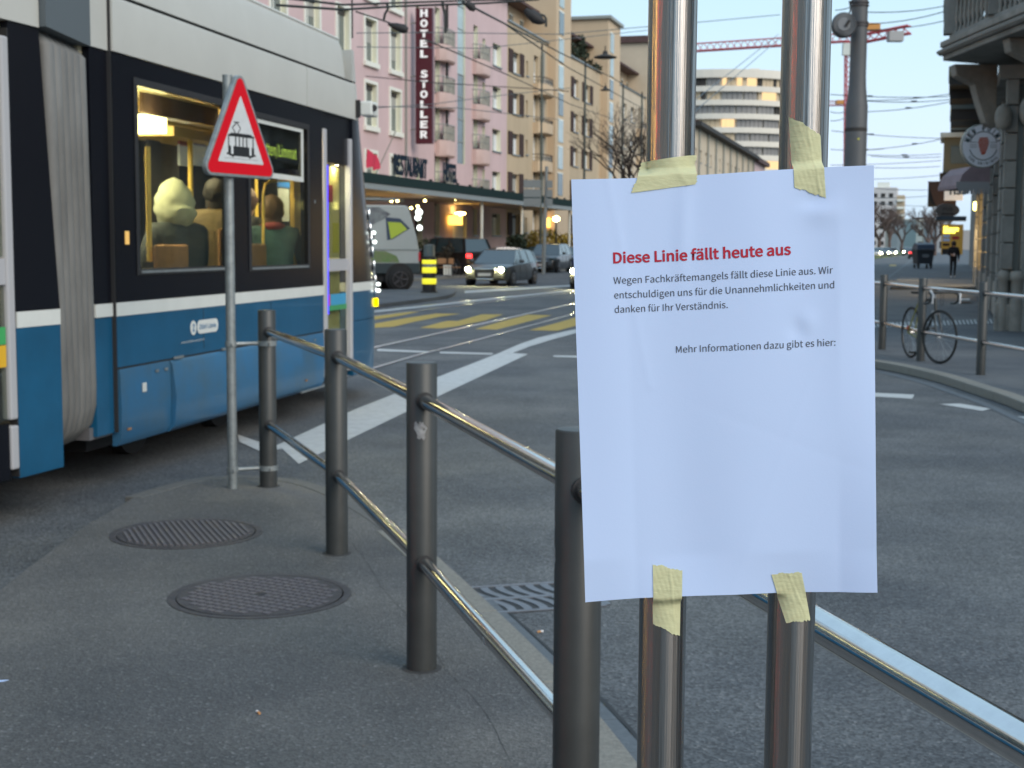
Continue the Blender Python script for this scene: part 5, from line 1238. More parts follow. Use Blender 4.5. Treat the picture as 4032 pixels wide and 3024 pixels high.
# rusticated piers and shop fronts between them
piers = [(.0,.9),(3.6,4.4),(8.0,8.9),(13.0,14.0),(19,20),(26,27),(34,35)]
for a, b in piers: cstones('stone_block', a, b, 0, 4.6, .46, M['cst'], -.35, 0)
for (a, b), (c, d) in zip(piers, piers[1:]):
    w = lbox('shop_window', M['shopglow'] if a > 18 else M['wpane'], cb, b+.02, c-.02, -.30, -.26, .75, 3.5); lbox('window_frame', M['dark'], w, b+.02, c-.02, -.29, -.2, 3.51, 3.7); lbox('plinth', M['cst2'], cb, b, c, -.35, -.05, 0, .74); lbox('lintel', M['cst'], cb, b, c, -.35, -.06, 3.71, 4.6)
lbox('string_course', M['cst'], cb, -.1, 41, -.35, .18, 4.602, 4.85)
# upper storeys
for i in range(9):
    for k in range(3):
        w = lbox('window', M['wpane'], cb, 1.5+i*4.4, 2.9+i*4.4, -.34, -.30, 5.6+k*3.2, 7.6+k*3.2); lbox('surround', M['cst2'], w, 1.3+i*4.4, 3.1+i*4.4, -.345, -.2, 7.61+k*3.2, 7.9+k*3.2)
# corner pilasters with clustered round shafts
side = bpy.data.objects.new('side_wall', None); COL.objects.link(side); side.parent = cb; side.rotation_euler = (0,0,-ca + rad(-88)); side.location = (0,0,0)
def srock(x, y, r, name='engaged_column'):
    mb = MB(); mb.lathe((x,y,0), [(r*1.25,0),(r*1.25,.55),(r*1.05,.62),(r*1.05,.92),(r*1.35,.95),(r*1.35,1.04),(r*1.1,1.10),(.001,1.12)], 14)
    return mb.build(name, M['cst2'], cb, smooth=50)
# face looking at the camera: local -x side
for y, r in ((-.02,.085),(-.27,.12),(-.62,.12),(-1.0,.16)): srock(-.12, y, r)
lbox('corner_plinth', M['cst2'], cb, -.20, .05, -1.8, .12, 0, .5, bevel=.02)
for z in (1.35, 1.95, 2.55, 3.15):
    pass
cstones('pier_block', -.14, .1, 1.12, 4.6, .50, M['cst'], -.17, .06); cstones('pier_block', -.16, .1, 1.12, 4.6, .50, M['cst2'], -.46, -.30); cstones('pier_block', -.10, .1, 1.12, 4.6, .50, M['cst'], -9, -.66)
lbox('corner_window', M['wpane'], cb, -.02, .04, -.66, .0, 1.12, 4.5); lbox('window_frame', M['cst'], cb, -.07, -.021, -.62, -.58, 1.12, 4.4)
# carved head piece above the pilasters, capitals
for y, z, s in ((.10,3.9,.28),(-.35,4.0,.34),(-.75,3.85,.3)):
    mb = MB(); ellip(mb, (-.22,y,z), .16*s/.3, .16*s/.3, .26*s/.3); mb.build('carved_capital', M['cst2'], cb, smooth=50)
# balcony
bal = bpy.data.objects.new('balcony', None); COL.objects.link(bal); bal.parent = cb
Mi = (Matrix.Translation((CA.x,CA.y,.1)) @ Matrix.Rotation(ca, 4, 'Z')).inverted()
def W2L(v): return Mi @ Vector(v)
tipA = pY(3713,215,27.6); run = [Vector((9.75,28.4,0)), Vector((tipA.x,27.6,0)), Vector((tipA.x+.03,25.4,0)), Vector((tipA.x+.10,23.2,0)), Vector((tipA.x+.5,19.5,0)), Vector((11.5,19.5,0))]
zc0 = tipA.z
def band(z0, z1, out, m, name, back=True):
    pts = []
    cx = Vector((11.0,24.5,0))
    for p in run:
        d = Vector((-1,0,0)) if p.x < 9 else Vector((0,0,0)); pts.append(p + d*out + Vector((0,(out if p.y > 26 else 0),0)))
    pts.append(Vector((11.5,28.4,0)))
    mb = MB(); mb.prism([tuple(W2L((p.x,p.y,z0))) for p in pts], (0,0,z1-z0)); return mb.build(name, m, bal, bevel=.015)
band(zc0-.12, zc0-.02, .0, M['cst'], 'balcony_slab'); band(zc0-.018, zc0+.09, .07, M['cst'], 'cornice'); band(zc0+.092, zc0+.13, .02, M['cst'], 'cornice_fillet')
band(zc0+.132, zc0+.24, .05, M['cst2'], 'cornice_top'); band(zc0+.242, zc0+.36, -.08, M['cst'], 'balustrade_plinth')
band(zc0+1.22, zc0+1.36, .0, M['cst'], 'balustrade_rail') if True else None
LL = along(run)
def on_run(s, off=-.14):
    p, d = at_len(run, LL, s); n = Vector((-d.y,d.x,0)); n = n if n.x < 0 or n.y > .5 else -n
    return Vector((p.x,p.y,0))+ (Vector((0.14,0,0)) if s > LL[1] else Vector((0,-.12,0)))
bp = MB(); bp.lathe((0,0,0), [(.045,0),(.045,.06),(.025,.09),(.052,.25),(.04,.42),(.020,.66),(.04,.74),(.045,.86)], 10); BAL = bp.mesh('baluster', M['cst2'], smooth=50)
s = .25
while s < LL[4]:
    p = W2L(tuple(on_run(s).xy)+(zc0+.362,))
    if min(abs(s-LL[1]), abs(s-LL[2]-.2), abs(s-LL[3])) > .2: inst('baluster', BAL, bal, p)
    else: 
        mb = MB(); mb.box(p.x-.13,p.x+.13,p.y-.13,p.y+.13,zc0+.262,zc0+1.12); mb.build('balustrade_pier', M['cst'], bal, bevel=.012)
    s += .23
# dentil beads along the cornice
bd = MB(); bd.lathe((0,0,0), [(.001,-.04),(.04,-.02),(.04,.02),(.001,.04)], 8); BEAD = bd.mesh('cornice_bead', M['cst2'])
s = LL[1]
while s < LL[4]:
    p, d = at_len(run, LL, s); q = W2L((p.x-.085,p.y,zc0+.035)); inst('cornice_bead', BEAD, bal, q); s += .13
s = .1
while s < LL[1]:
    p, d = at_len(run, LL, s); q = W2L((p.x,p.y+.085,zc0+.035)); inst('cornice_bead', BEAD, bal, q); s += .13
# consoles under the balcony
for yy in (28.1, 24.6, 21.5):
    mb = MB(); pr = [(9.2,zc0-.13),(8.35,zc0-.13),(8.40,zc0-.35),(8.75,zc0-.52),(8.85,zc0-.85),(9.0,zc0-1.25),(9.2,zc0-1.35)]
    mb.loft([[tuple(W2L((x+(yy-26)*.08*(yy>26),y,z))) for x, z in pr] for y in (yy-.16, yy+.16)]); mb.build('console', M['cst2'], bal, bevel=.02)
# near side wall of the corner building (runs towards the camera, outside the picture)
wl2 = MB(); q = [W2L((CA.x+.25,CA.y-.1,0)), W2L((CA.x+.95,CA.y-7,0)), W2L((CA.x+8,CA.y-7,0)), W2L((CA.x+8,CA.y+5,0))]
wl2.prism([(p.x,p.y,0) for p in q], (0,0,14)); wl2.build('near_wall', M['cst'], cb)

# projecting bits and neighbours down the street
def face_box(label, name, cat, px0, px1, py0, py1, Y, depth, m, parts=None, ang=-rad(17)):
    a = pY(px0, py1, Y); b = pY(px1, py0, Y); t = thing(name, label, cat, (a.x, Y, a.z), ang)
    MB().box(0,b.x-a.x,0,depth,0,b.z-a.z).build(parts or 'body', m, t, bevel=.01); return t, b.x-a.x, b.z-a.z
y_beige = mat('olive_beige_render', (.20,.18,.12), .85, noise=.2, nscale=1)
pg_ = mat('pale_green_render',(.26,.28,.25),.8)
lst = [(3714,3860,0,42,38,y_beige,'olive beige bay of a side street house at the top picture edge'),(3735,3890,262,300,45,y_beige,'upper beige balcony front under the corner balcony'),(3737,3890,312,352,46.2,y_beige,'second beige balcony front under the corner balcony'),(3742,3860,384,430,49,M['wpane'],'glazed grey loggia front between the beige balcony and the pale one'),(3740,3860,432,460,51.5,pg_,'pale balcony front level with the round shop sign top'),(3742,3860,486,512,54,pg_,'lowest pale balcony front just above the bay window block')]
for i, (a, b, c, d, Y, m_, lb) in enumerate(lst):
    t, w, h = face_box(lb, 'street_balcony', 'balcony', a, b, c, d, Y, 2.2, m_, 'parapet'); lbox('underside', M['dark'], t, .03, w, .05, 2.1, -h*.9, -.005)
t, w, h = face_box('olive beige bay window block with a pale roof rim beside the round sign', 'bay_window', 'bay window', 3712,3830,542,680,50,3,y_beige,'wall')
lbox('roof_rim', M['trim'], t, -.12, w, -.15, 3, h+.002, h+.16); lbox('base_moulding', M['dark'], t, -.1, w, -.1, 3, -.2, -.004); lbox('window', M['wpane'], t, .25, .9, -.03, -.002, .3, h-.3)
# houses behind, closing the right side of the street
sh = thing('side_street_house', 'dark stone house row behind the shop signs on the right', 'building', (*pz(3825,1108,.1).xy, .1), ca)
lbox('wall', M['cst'], sh, 0.2, 60, -12, -.6, 0, 15); 
for i in range(12): lbox('window', M['wpane'], sh, 1.5+i*4.6, 3+i*4.6, -.59, -.55, 5.5, 7.8)
# ---- signs
np_ = pY(3868,575,31); sg_ = thing('round_shop_sign', 'round white projecting shop sign with NEW POINT and a red kebab', 'sign', (np_.x, np_.y, np_.z))
Rn = (3953-3868)/5590*31; VM = Matrix(((1,0,0,0),(0,0,1,0),(0,1,0,0),(0,0,0,1)))
def vdisc(r, y0, y1, name, m, r0=0, par=sg_, n=40):
    mb = MB(); mb.loft([[(r*math.cos(2*math.pi*i/n), y, r*math.sin(2*math.pi*i/n)) for i in range(n)] for y in (y0, y1)]); return mb.build(name, m, par)
vdisc(Rn, -.06, .06, 'sign_case', M['metalrail']); vdisc(Rn*.955, -.068, -.061, 'sign_face', mat('sign_face_white', (.72,.75,.82), .5))
tl = mat('teal_black_print', (.02,.045,.05), .6)
mb = MB()
for a0, a1 in ((15,165),(195,345)):
    for k in range(24):
        p, q = rad(a0+(a1-a0)*k/24), rad(a0+(a1-a0)*(k+1)/24); r1, r2 = Rn*.66, Rn*.62
        mb.prism([(r1*math.cos(p),-.0695,r1*math.sin(p)),(r1*math.cos(q),-.0695,r1*math.sin(q)),(r2*math.cos(q),-.0695,r2*math.sin(q)),(r2*math.cos(p),-.0695,r2*math.sin(p))], (0,-.001,0))
mb.build('ring_print', tl, sg_)
def ringtext(body, rr, h, top=True, m=tl, span=130):
    n = len(body)
    for i, ch in enumerate(body):
        if ch == ' ': continue
        t_ = (i-(n-1)/2)/(n-1)*span
        a = rad(90-t_) if top else rad(270+t_); rot = (a-math.pi/2) if top else (a+math.pi/2)
        Rm = Matrix.Rotation(rot, 4, 'Z'); c = Matrix.Translation((rr*math.cos(a), rr*math.sin(a), 0))
        text_fit(ch, -h*.42 if ch != 'I' else -h*.1, h*.42 if ch != 'I' else h*.1, -h*.5, h, .02, mat=m, parent=sg_, M=Matrix.Translation((0,-.071,0)) @ VM @ c @ Rm)
ringtext('NEW POINT', Rn*.80, Rn*.20, span=142); ringtext('THE ORIGINAL', Rn*.80, Rn*.11, False, mat('grey_print', (.12,.14,.15), .6), 100)
kb = mat('kebab_red', (.42,.075,.04), .6)
for i, (w, z) in enumerate(((.20,.34),(.25,.25),(.26,.16),(.25,.07),(.23,-.02),(.20,-.11),(.17,-.20),(.13,-.29),(.09,-.36))):
    mb = MB(); mb.prism([((-w+.03*(i%2))*Rn,-.0705,(z-.04)*Rn),((w-.02)*Rn,-.0705,(z-.025)*Rn),(w*Rn,-.0705,(z+.04)*Rn),((-w+.02)*Rn,-.0705,(z+.03)*Rn)], (0,-.002,0)); mb.build('kebab_slice', kb, sg_)
for s_ in (-1,1):
    for z in (.16,.04,-.06):
        mb = MB(); mb.box(min(s_*.30,s_*.62)*Rn,max(s_*.30,s_*.62)*Rn,-.0715,-.0698,(z-.02)*Rn,(z+.015)*Rn); mb.build('print_line', mat('grey_print', (.25,.28,.3), .6) if 'gpl' not in M else M['gpl'], sg_)
MB().cyl((Rn,0,0),(Rn+.7,.3,0),.025,8).build('sign_arm', M['dark'], sg_)
t, w, h = face_box('square white lit sign with the letters TIS under the bay window', 'square_sign', 'sign', 3717,3790,726,789,48,.2,mat('lit_sign_white', (.7,.7,.7), .5, emis=(1,.97,.93), es=.12),'sign_box')
text_fit('TISS', .11, .72, .20, .20, .02, mat=tl, parent=t, M=Matrix(((1,0,0,0),(0,0,1,-.012),(0,1,0,0),(0,0,0,1))))
t, w, h = face_box('large dark maroon angular sign box above the pavement', 'angular_sign', 'sign', 3652,3730,718,812,52,1.2,M['dark'],'sign_core')
mb = MB(); mb.prism([(-.02,-.02,h+.02),(w+.3,-.02,h+.02),(w+.3,-.02,0),(w*.45,-.02,0),(.18,-.02,h*.3)], (0,-.25,0)); mb.build('sign_front', mat('maroon', (.035,.018,.018), .5), t)
op = pY(3730,828,46); ov = thing('oval_sign', 'dull grey oval shop sign hanging below the square white sign', 'sign', (op.x,op.y,op.z))
mb = MB(); n = 36; mb.loft([[(.38*math.cos(2*math.pi*i/n), y, .22*math.sin(2*math.pi*i/n)) for i in range(n)] for y in (-.05,.05)]); mb.build('oval_plate', mat('dull_grey_plate', (.10,.095,.095), .6), ov)
text_fit('PUB', -.16, .16, -.02, .11, .02, mat=mat('darker_grey_print', (.05,.05,.05), .6), parent=ov, M=Matrix(((1,0,0,0),(0,0,1,-.052),(0,1,0,0),(0,0,0,1)))); lbox('name_bar', M['dark'], ov, -.2, .2, -.054, -.051, -.13, -.09)
t, w, h = face_box('wide dark shop awning box over the lit shop on the pavement', 'awning_box', 'awning', 3685,3800,852,868,46,1.5,mat('dark_blue_awning', (.03,.045,.06), .6),'awning_body')
t, w, h = face_box('yellow lit shop front with a large yellow letter N down the pavement', 'yellow_shop_front', 'shop front', 3705,3790,884,1002,84,1.0,mat('ochre_board', (.30,.18,.03), .6, emis=(1,.6,.1), es=.06),'board')
text_fit('News', .10, w-.25, h-.48, .34, .03, mat=glow('yellow_sign_glow', (1,.82,.10), 2.2), parent=t, M=Matrix(((1,0,0,0),(0,0,1,-.03),(0,1,0,0),(0,0,0,1))))
for i, (x, z, m_) in enumerate(((.08,1.0,'paper'),(.08,.78,'paper'),(.60,.9,'redink'),(.08,.5,'shutter'))): lbox('shop_poster', M[m_], t, x, x+.38, -.03, -.002, z, z+.16)
lbox('dark_doorway', M['dark'], t, .05, .55, -.03, -.001, 0, .34)
t = thing('shop_awning', 'faded pink scalloped awning below the round shop sign', 'awning', pY(3772,742,34))
mb = MB(); w = .62; mb.prism([(0,0,0),(0,0,.08),(.10,0,.34),(.30,0,.52),(.75,0,.55),(.75,0,0)], (0,1.6,0)); mb.build('canvas', mat('faded_pink_canvas', (.26,.20,.22), .8, noise=.3, nscale=3), t)
for i in range(8): 
    mb = MB(); mb.prism([(i*.094,-.004,.0),(i*.094+.088,-.004,.0),(i*.094+.075,-.004,-.13),(i*.094+.012,-.004,-.13)], (0,-.01,0)); mb.build('scallop', mat('pale_canvas', (.28,.29,.30), .8) if i == 0 else bpy.data.materials['pale_canvas'], t)
lbox('valance', bpy.data.materials['pale_canvas'], t, -.05, .75, -.012, .0, .0, .16)
t, w, h = face_box('narrow glowing yellow lamp tube at the shop entrance', 'lamp_tube', 'lamp', 3832,3844,795,828,40,.08,glow('yellow_tube', (1,.88,.25), 5.0),'tube')
p = pY(3840,1000,60)
lamp('shop_light', (p.x-1.0, 66, 2.6), 60, (1,.7,.35), 1.2)
lamp('shop_light', (p.x-.9, 58, 2.6), 45, (1,.72,.4), 1.0)
# ================================================================== VEHICLES
M['cglass'] = mat('car_glass', (.035,.055,.06), .06, spec=.9, coat=.5)
M['tyre'] = mat('tyre_rubber', (.014,.014,.014), .85)
M['alloy'] = mat('alloy_rim', (.28,.28,.29), .35, metal=.8)
M['plate'] = mat('number_plate', (.5,.5,.5), .6)
def wheel(t, x, y, r, w=.22, side=-1):
    mb = MB(); mb.tube([(x,y-w/2,r),(x,y-w/2+.03,r),(x,y+w/2-.03,r),(x,y+w/2,r)], [r*.93,r,r,r*.93], 24); wh = mb.build('wheel', M['tyre'], t, smooth=50)
    rm = MB(); ys = y+side*(w/2+.003); yq = y+side*(w/2-.03)
    rm.cyl((x,yq,r),(x,ys,r),r*.64,20)
    rm.build('rim', M['tyre'], wh)
    sp = MB()
    for k in range(5):
        a = k*2*math.pi/5; d = Vector((math.cos(a),0,math.sin(a))); sp.cyl(Vector((x,ys+side*.006,r))+d*r*.08, Vector((x,ys+side*.006,r))+d*r*.60, .028, 6)
    sp.tube([(x+r*.62*math.cos(a),ys+side*.006,r+r*.62*math.sin(a)) for a in [k*.349 for k in range(18)]], .018, 6, closed=True)
    sp.build('rim_spokes', M['alloy'] if w < .25 else M['castiron'], wh)
def car(label, loc, rz, col, kind='wagon', L=4.6, Wd=1.85, H=1.42, lights=None, group=None, detail=True):
    """local +x = front, y across, z up; body and glasshouse are lofts of the side profile"""
    t = thing('parked_car' if lights is None else 'car', label, 'car', loc, rz, group); hw = Wd/2
    body = mat('car_paint', col, .28, metal=.3, coat=.7, noise=.05, nscale=2)
    belt = .64*H; xf, xr = L/2, -L/2
    st = [(xr,.30,.60*H,.80),(xr+.06,.26,.66*H,.90),(xr+.35,.20,belt+.03,.97),(xr+.9,.19,belt+.02,1.0),(-.2,.19,belt,1.0),(L*.17,.19,belt-.03,1.0),(L*.24,.19,.61*H,1.0),(xf-.55,.20,.575*H,.98),(xf-.18,.22,.52*H,.92),(xf-.04,.24,.46*H,.82),(xf,.28,.36*H,.76)]
    mb = MB(); R_ = []
    for x, zl, zh, k in st:
        w = hw*k; R_.append([(x,-w*.93,zl),(x,-w,zl+.12),(x,-w,(zl+zh)/2+.03),(x,-w*.955,zh-.05),(x,-w*.86,zh),(x,w*.86,zh),(x,w*.955,zh-.05),(x,w,(zl+zh)/2+.03),(x,w,zl+.12),(x,w*.93,zl)])
    mb.loft(R_); b = mb.build('body', body, t, smooth=40)
    # glasshouse
    if kind == 'wagon': prof = [(xr+.12,belt),(xr+.42,H-.07),(xr+1.0,H-.01),(-.3,H),(L*.08,H-.03),(L*.25,belt-.04)]
    elif kind == 'suv': prof = [(xr+.10,belt),(xr+.35,H-.06),(xr+.9,H-.01),(-.3,H),(L*.07,H-.03),(L*.22,belt-.04)]
    else: prof = [(xr+.5,belt),(xr+1.15,H-.08),(-.7,H-.01),(-.2,H),(L*.06,H-.03),(L*.24,belt-.04)]
    def hwz(z): return hw*(.90-.20*(z-belt)/(H-belt))
    g = MB(); q = [(x, z) for x, z in prof]
    g.loft([[(x,-hwz(max(z,belt)),z) for x, z in q], [(x,hwz(max(z,belt)),z) for x, z in q]]); g.build('windows', M['cglass'], t)
    r = MB(); top = q[1:5]; off = .012
    pts = [(x, z+off) for x, z in top]; r.loft([[(x,-hwz(z)-.004,z-.0) for x, z in pts]+[(x,-hwz(z)-.004,z-.05) for x, z in pts[::-1]], [(x,hwz(z)+.004,z) for x, z in pts]+[(x,hwz(z)+.004,z-.05) for x, z in pts[::-1]]]); r.build('roof', body, t)
    def pil(a, b_, w_):
        for s in (-1, 1):
            p = MB(); A = Vector((a[0],s*(hwz(a[1])+.006),a[1])); B = Vector((b_[0],s*(hwz(b_[1])+.006),b_[1])); p.prism([(A.x-w_,A.y,A.z),(A.x+w_,A.y,A.z),(B.x+w_,B.y,B.z),(B.x-w_,B.y,B.z)], (0,s*.008,0)); p.build('pillar', body, t)
    pil(q[5], q[4], .05); pil(q[0], q[1], .09); pil((-.05,belt),(-.10,H-.03),.05); pil((-1.05 if kind != 'hatch' else -.9,belt),(-1.0,H-.04),.045)
    ws_ = .33*H*.68
    for x in (xf-.82, xr+.80):
        for s in (-1, 1):
            a = MB(); a.cyl((x,s*(hw-.20),ws_),(x,s*(hw+.004),ws_),ws_+.06,22); a.build('wheel_arch', M['black'], t)
            wheel(t, x, s*(hw-.10), ws_, .22, s)
    if detail:
        gr_ = MB(); gr_.prism([(xf-.03,-.34,.30*1.0),(xf-.03,.34,.30),(xf-.03,.42,.66),(xf-.03,-.42,.66)], (.055,0,0)); gg = gr_.build('grille', M['dark'], t)
        c_ = MB()
        for a_, b_ in (((-.34,.28),(.34,.28)),((.34,.28),(.43,.67)),((.43,.67),(-.43,.67)),((-.43,.67),(-.34,.28))): c_.cyl((xf+.03,a_[0],a_[1]),(xf+.03,b_[0],b_[1]),.018,6)
        c_.build('chrome_surround', chrome, gg); 
        for k in range(5): MB().box(xf+.02,xf+.032,-.38,.38,.36+k*.055,.372+k*.055).build('grille_bar', M['alloy'], gg)
        MB().box(xf+.035,xf+.05,-.26,.26,.40,.51).build('number_plate', M['plate'], t)
        for s in (-1, 1):
            MB().box(xf-.25,xf-.02,min(s*.52,s*.84),max(s*.52,s*.84),.53*H-.17,.53*H-.02).build('headlight', M['cglass'], t, bevel=.03)
            MB().box(xf-.12,xf+.0,min(s*.5,s*.78),max(s*.5,s*.78),.26,.38).build('fog_light', M['dark'], t, bevel=.02)
            mm = MB(); ellip(mm, (L*.17, s*(hw+.12), belt+.06), .09, .12, .08, 10, 6); mm.build('mirror', body, t, smooth=60)
            MB().box(xr-.02,xr+.12,min(s*.5,s*.82),max(s*.5,s*.82),.50*H,.60*H).build('tail_light', mat('tail_light_red', (.25,.01,.01), .3) if lights != 'rear' else M['redlamp'], t, bevel=.02)
            MB().box(-.6,-.42,s*(hw+.004)-.01,s*(hw+.004)+.01,.52*H,.54*H).build('door_handle', chrome, t)
        MB().box(xr-.05,xr+.1,-hw*.8,hw*.8,.30,.42).build('rear_bumper', M['dark'], t, bevel=.02)
        for x in (.55, -.32, -1.15): 
            for s in (-1, 1): MB().box(x-.006,x+.006,s*(hw+.001)-.004,s*(hw+.001)+.004,.26,belt-.05).build('door_gap', M['dark'], t)
    if lights == 'front':
        for s in (-1, 1):
            l = MB(); l.lathe((xf+.02,s*.68,.455*H-.0), [(.001,-.085),(.06,-.065),(.09,0),(.06,.065),(.001,.085)], 14); l.build('lit_lamp', M['head'], t)
    return t
au = car('dark grey station wagon driving towards the crossing with both headlights on', (.02,55.6,0), 0, (.05,.055,.055), 'wagon', 4.6, 1.86, 1.42, 'front')
# orientation: fit so that its lamps face the camera, turned like the street
hd = math.atan2(-math.cos(rad(17)), -math.sin(rad(17))); au.rotation_euler = (0,0,hd)
au.location = (-.42, 57.6, 0)
car('black estate car seen from its rear side with a red tail light behind the bollard', (-3.25,71,0), math.atan2(.74,-.67), (.016,.010,.010), 'suv', 4.9, 1.92, 1.92, 'rear', 'cars parked in front of the facades')
car('black sport utility car standing right of the sign mast', (2.15,84.0,0), math.atan2(-math.cos(rad(15)), -math.sin(rad(15))), (.015,.016,.018), 'suv', 4.6, 1.9, 1.66, None, 'cars parked in front of the facades')
car('dark blue car beyond the black sport utility car', (3.75,97,0), math.atan2(-math.cos(rad(15)), -math.sin(rad(15))), (.012,.02,.09), 'hatch', 4.3, 1.8, 1.48, None, 'cars parked in front of the facades')
car('silver grey car parked between the station wagon and the conifer', (-.75,86,0), math.atan2(-.2,-1), (.22,.23,.24), 'hatch', 4.4, 1.8, 1.45, None, 'cars parked in front of the facades')
car('black car roof showing behind the silver grey car', (1.5,93,0), math.atan2(.2,-1), (.012,.012,.014), 'hatch', 4.4, 1.8, 1.50, None, 'cars parked in front of the facades')
car('grey car farthest right in the parked row beside the poster', (7.0,106,0), math.atan2(-.8,-.6), (.05,.055,.06), 'hatch', 4.3, 1.8, 1.45, None, 'cars parked in front of the facades')
def lamp_pair(label, pts, Y, mats='head', sz=.11):
    p0 = pY(*pts[0], Y); 
    c = car(label, (p0.x+1.25, Y+2.2, 0), math.atan2(-1,-.28), (.03,.03,.033), 'hatch', 4.3, 1.8, 1.45, 'front', 'cars with headlights on in the distance', detail=False); return c
lamp_pair('car with lit headlights half hidden behind the left edge of the poster', [(2256,1058)], 52)
for i, (x, lb) in enumerate(((3452,'first far car with headlights beside the poster edge on the boulevard'),(3484,'second far car with headlights on the boulevard next to the first'),(3512,'third far car with headlights on the boulevard before the gap'),(3576,'far car with headlights just left of the black container'))):
    car(lb, (*pY(x, 980, 205+i*14).xy,0), math.atan2(-1,-.30), (.05,.05,.06) if i % 2 else (.3,.3,.32), 'hatch', 4.3, 1.8, 1.45, 'front', 'far cars on the boulevard', detail=False)
bl_ = pY(3606,978,190); car('far car with a red tail light left of the black container', (bl_.x,190,0), math.atan2(1,.30), (.03,.03,.03), 'hatch', 4.3,1.8,1.45,'rear','far cars on the boulevard')
# white delivery van with graphics
vp = pz(1560,1150,0); van = thing('delivery_van', 'white delivery van with green and dark graphics beside the tram nose', 'van', (vp.x+.0, vp.y+.2, 0), math.atan2(.35,1)+0)
vw = mat('van_white', (.42,.45,.43), .4, noise=.1, nscale=1)
# local x to the rear (right), body extends to -x
def vb(name, m, x0, x1, y0, y1, z0, z1, b=0, p=van): return slab(name, m, p, x0, x1, y0, y1, z0, z1, b)
va = MB(); va.prism([(-5,0,.62),(.78,0,.62),(.80,0,1.35),(.70,0,1.9),(.42,0,2.86),(.30,0,2.92),(-5,0,2.92)], (0,1.95,0)); va.build('cargo_body', vw, van, bevel=.03)
vb('lower_band', mat('van_lower_dark', (.03,.045,.05), .5), -5, .82, -.015, 1.96, .62, .98, .02); vb('underframe', M['black'], -5, .6, .15, 1.8, .35, .62)
gv = mat('lime_print', (.42,.52,.05), .6); gn = mat('van_navy', (.04,.06,.10), .6); gd = mat('grape_print', (.30,.34,.33), .7, noise=.7, nscale=2.6, col2=(.045,.035,.055)); gg2 = mat('meadow_print', (.10,.22,.05), .7, noise=.5, nscale=4, col2=(.2,.2,.12))
def vp_(name, m, pts, y=-.004, d=.003): mb = MB(); mb.prism([(x,y,z) for x, z in pts], (0,-d,0)); mb.build(name, m, van)
vp_('arrow_print', gn, [(-.33,1.75),(-.38,2.52),(.12,2.48),(.47,2.15),(-.13,1.78)]); vp_('lime_print', gv, [(-.30,2.36),(.14,2.34),(.37,2.12),(-.20,1.78)], -.008)
vp_('photo_print', gd, [(-4,1.45),(-.9,1.45),(-.75,1.9),(-.95,2.2),(-.45,2.45),(-.20,2.62),(-.6,2.85),(-4,2.85)]); vp_('meadow_print', gg2, [(-4,1.0),(.10,1.0),(.0,1.22),(-.4,1.38),(-4,1.40)])
vb('side_rail', M['galv'], -5, .74, -.02, -.001, 1.415, 1.445); vb('side_step', M['galv'], -1.6, -.75, -.03, .02, .48, .74)
for x in (.10, -3.3): 
    a = MB(); a.cyl((x,.06,.48),(x,-.02,.48),.50,22); a.build('wheel_arch', M['black'], van); wheel(van, x, .02, .42, .26, -1); wheel(van, x, 1.8, .42, .26, 1)
vb('tail_light', mat('red_reflector', (.5,.02,.03), .3), .76, .84, .0, .08, 1.05, 1.35); vb('side_marker', M['amber'], .80, .86, -.01, .03, .72, .82) if False else None
vb('roof_rack', M['galv'], -4, .1, .1, 1.8, 3.10, 3.16)
# ---- bollard with yellow bands
bp_ = pz(1690,1152,.1); bo = thing('traffic_bollard', 'black traffic bollard with three glowing yellow bands on the island', 'bollard', (bp_.x,bp_.y,.1))
ybm = mat('bollard_yellow', (.75,.68,.02), .5, emis=(1,.9,.05), es=.45)
MB().lathe((0,0,0), [(.27,0),(.27,.04),(.215,.05),(.215,1.08),(.20,1.12),(.001,1.14)], 24).build('bollard_body', M['black'], bo, smooth=40)
for z0, z1 in ((.27,.45),(.62,.80),(.90,1.03)): MB().lathe((0,0,0), [(.218,z0),(.226,z0+.01),(.226,z1-.01),(.218,z1)], 24).build('yellow_band', ybm, bo, smooth=40)
MB().lathe((0,0,0), [(.219,.81),(.223,.82),(.223,.88),(.219,.89)], 24).build('grey_band', M['galv'], bo)
MB().lathe((0,0,0), [(.001,1.141),(.18,1.141),(.17,1.5),(.001,1.52)], 18).build('bollard_head', mat('smoky_head', (.09,.12,.12), .3), bo, smooth=40)
# terrace clutter in front of the restaurant
for i, (px_, lb) in enumerate(((1745,'brown folding chair on the restaurant terrace behind the bollard'),(1790,'second folding chair on the restaurant terrace next to the white planter'))):
    p = pz(px_, 1090, .1); t = thing('terrace_chair', lb, 'chair', (p.x,p.y,.1), rad(20+40*i), 'chairs on the restaurant terrace')
    slab('seat', M['seat'], t, -.22,.22,-.22,.22,.43,.46); slab('backrest', M['seat'], t, -.22,.22,.19,.22,.60,.86)
    for x in (-.2,.2):
        for y in (-.2,.2): MB().cyl((x,y,0),(x,y,.86 if y > 0 else .43),.012,6).build('leg', M['dark'], t)
p = pz(1775,1084,.1); t = thing('planter', 'white square planter with a brown leafless bush on the restaurant terrace', 'planter', (p.x,p.y,.1)); slab('planter_box', M['trim'], t, -.35,.35,-.3,.3,0,.50,.02)
fm = MB(); foliage(fm, (0,0,1.0), .55, .5, .55, 500, .12, random.Random(4)); fm.build('foliage', mat('brown_hedge', (.07,.055,.035), .9, noise=.5, nscale=5), t)
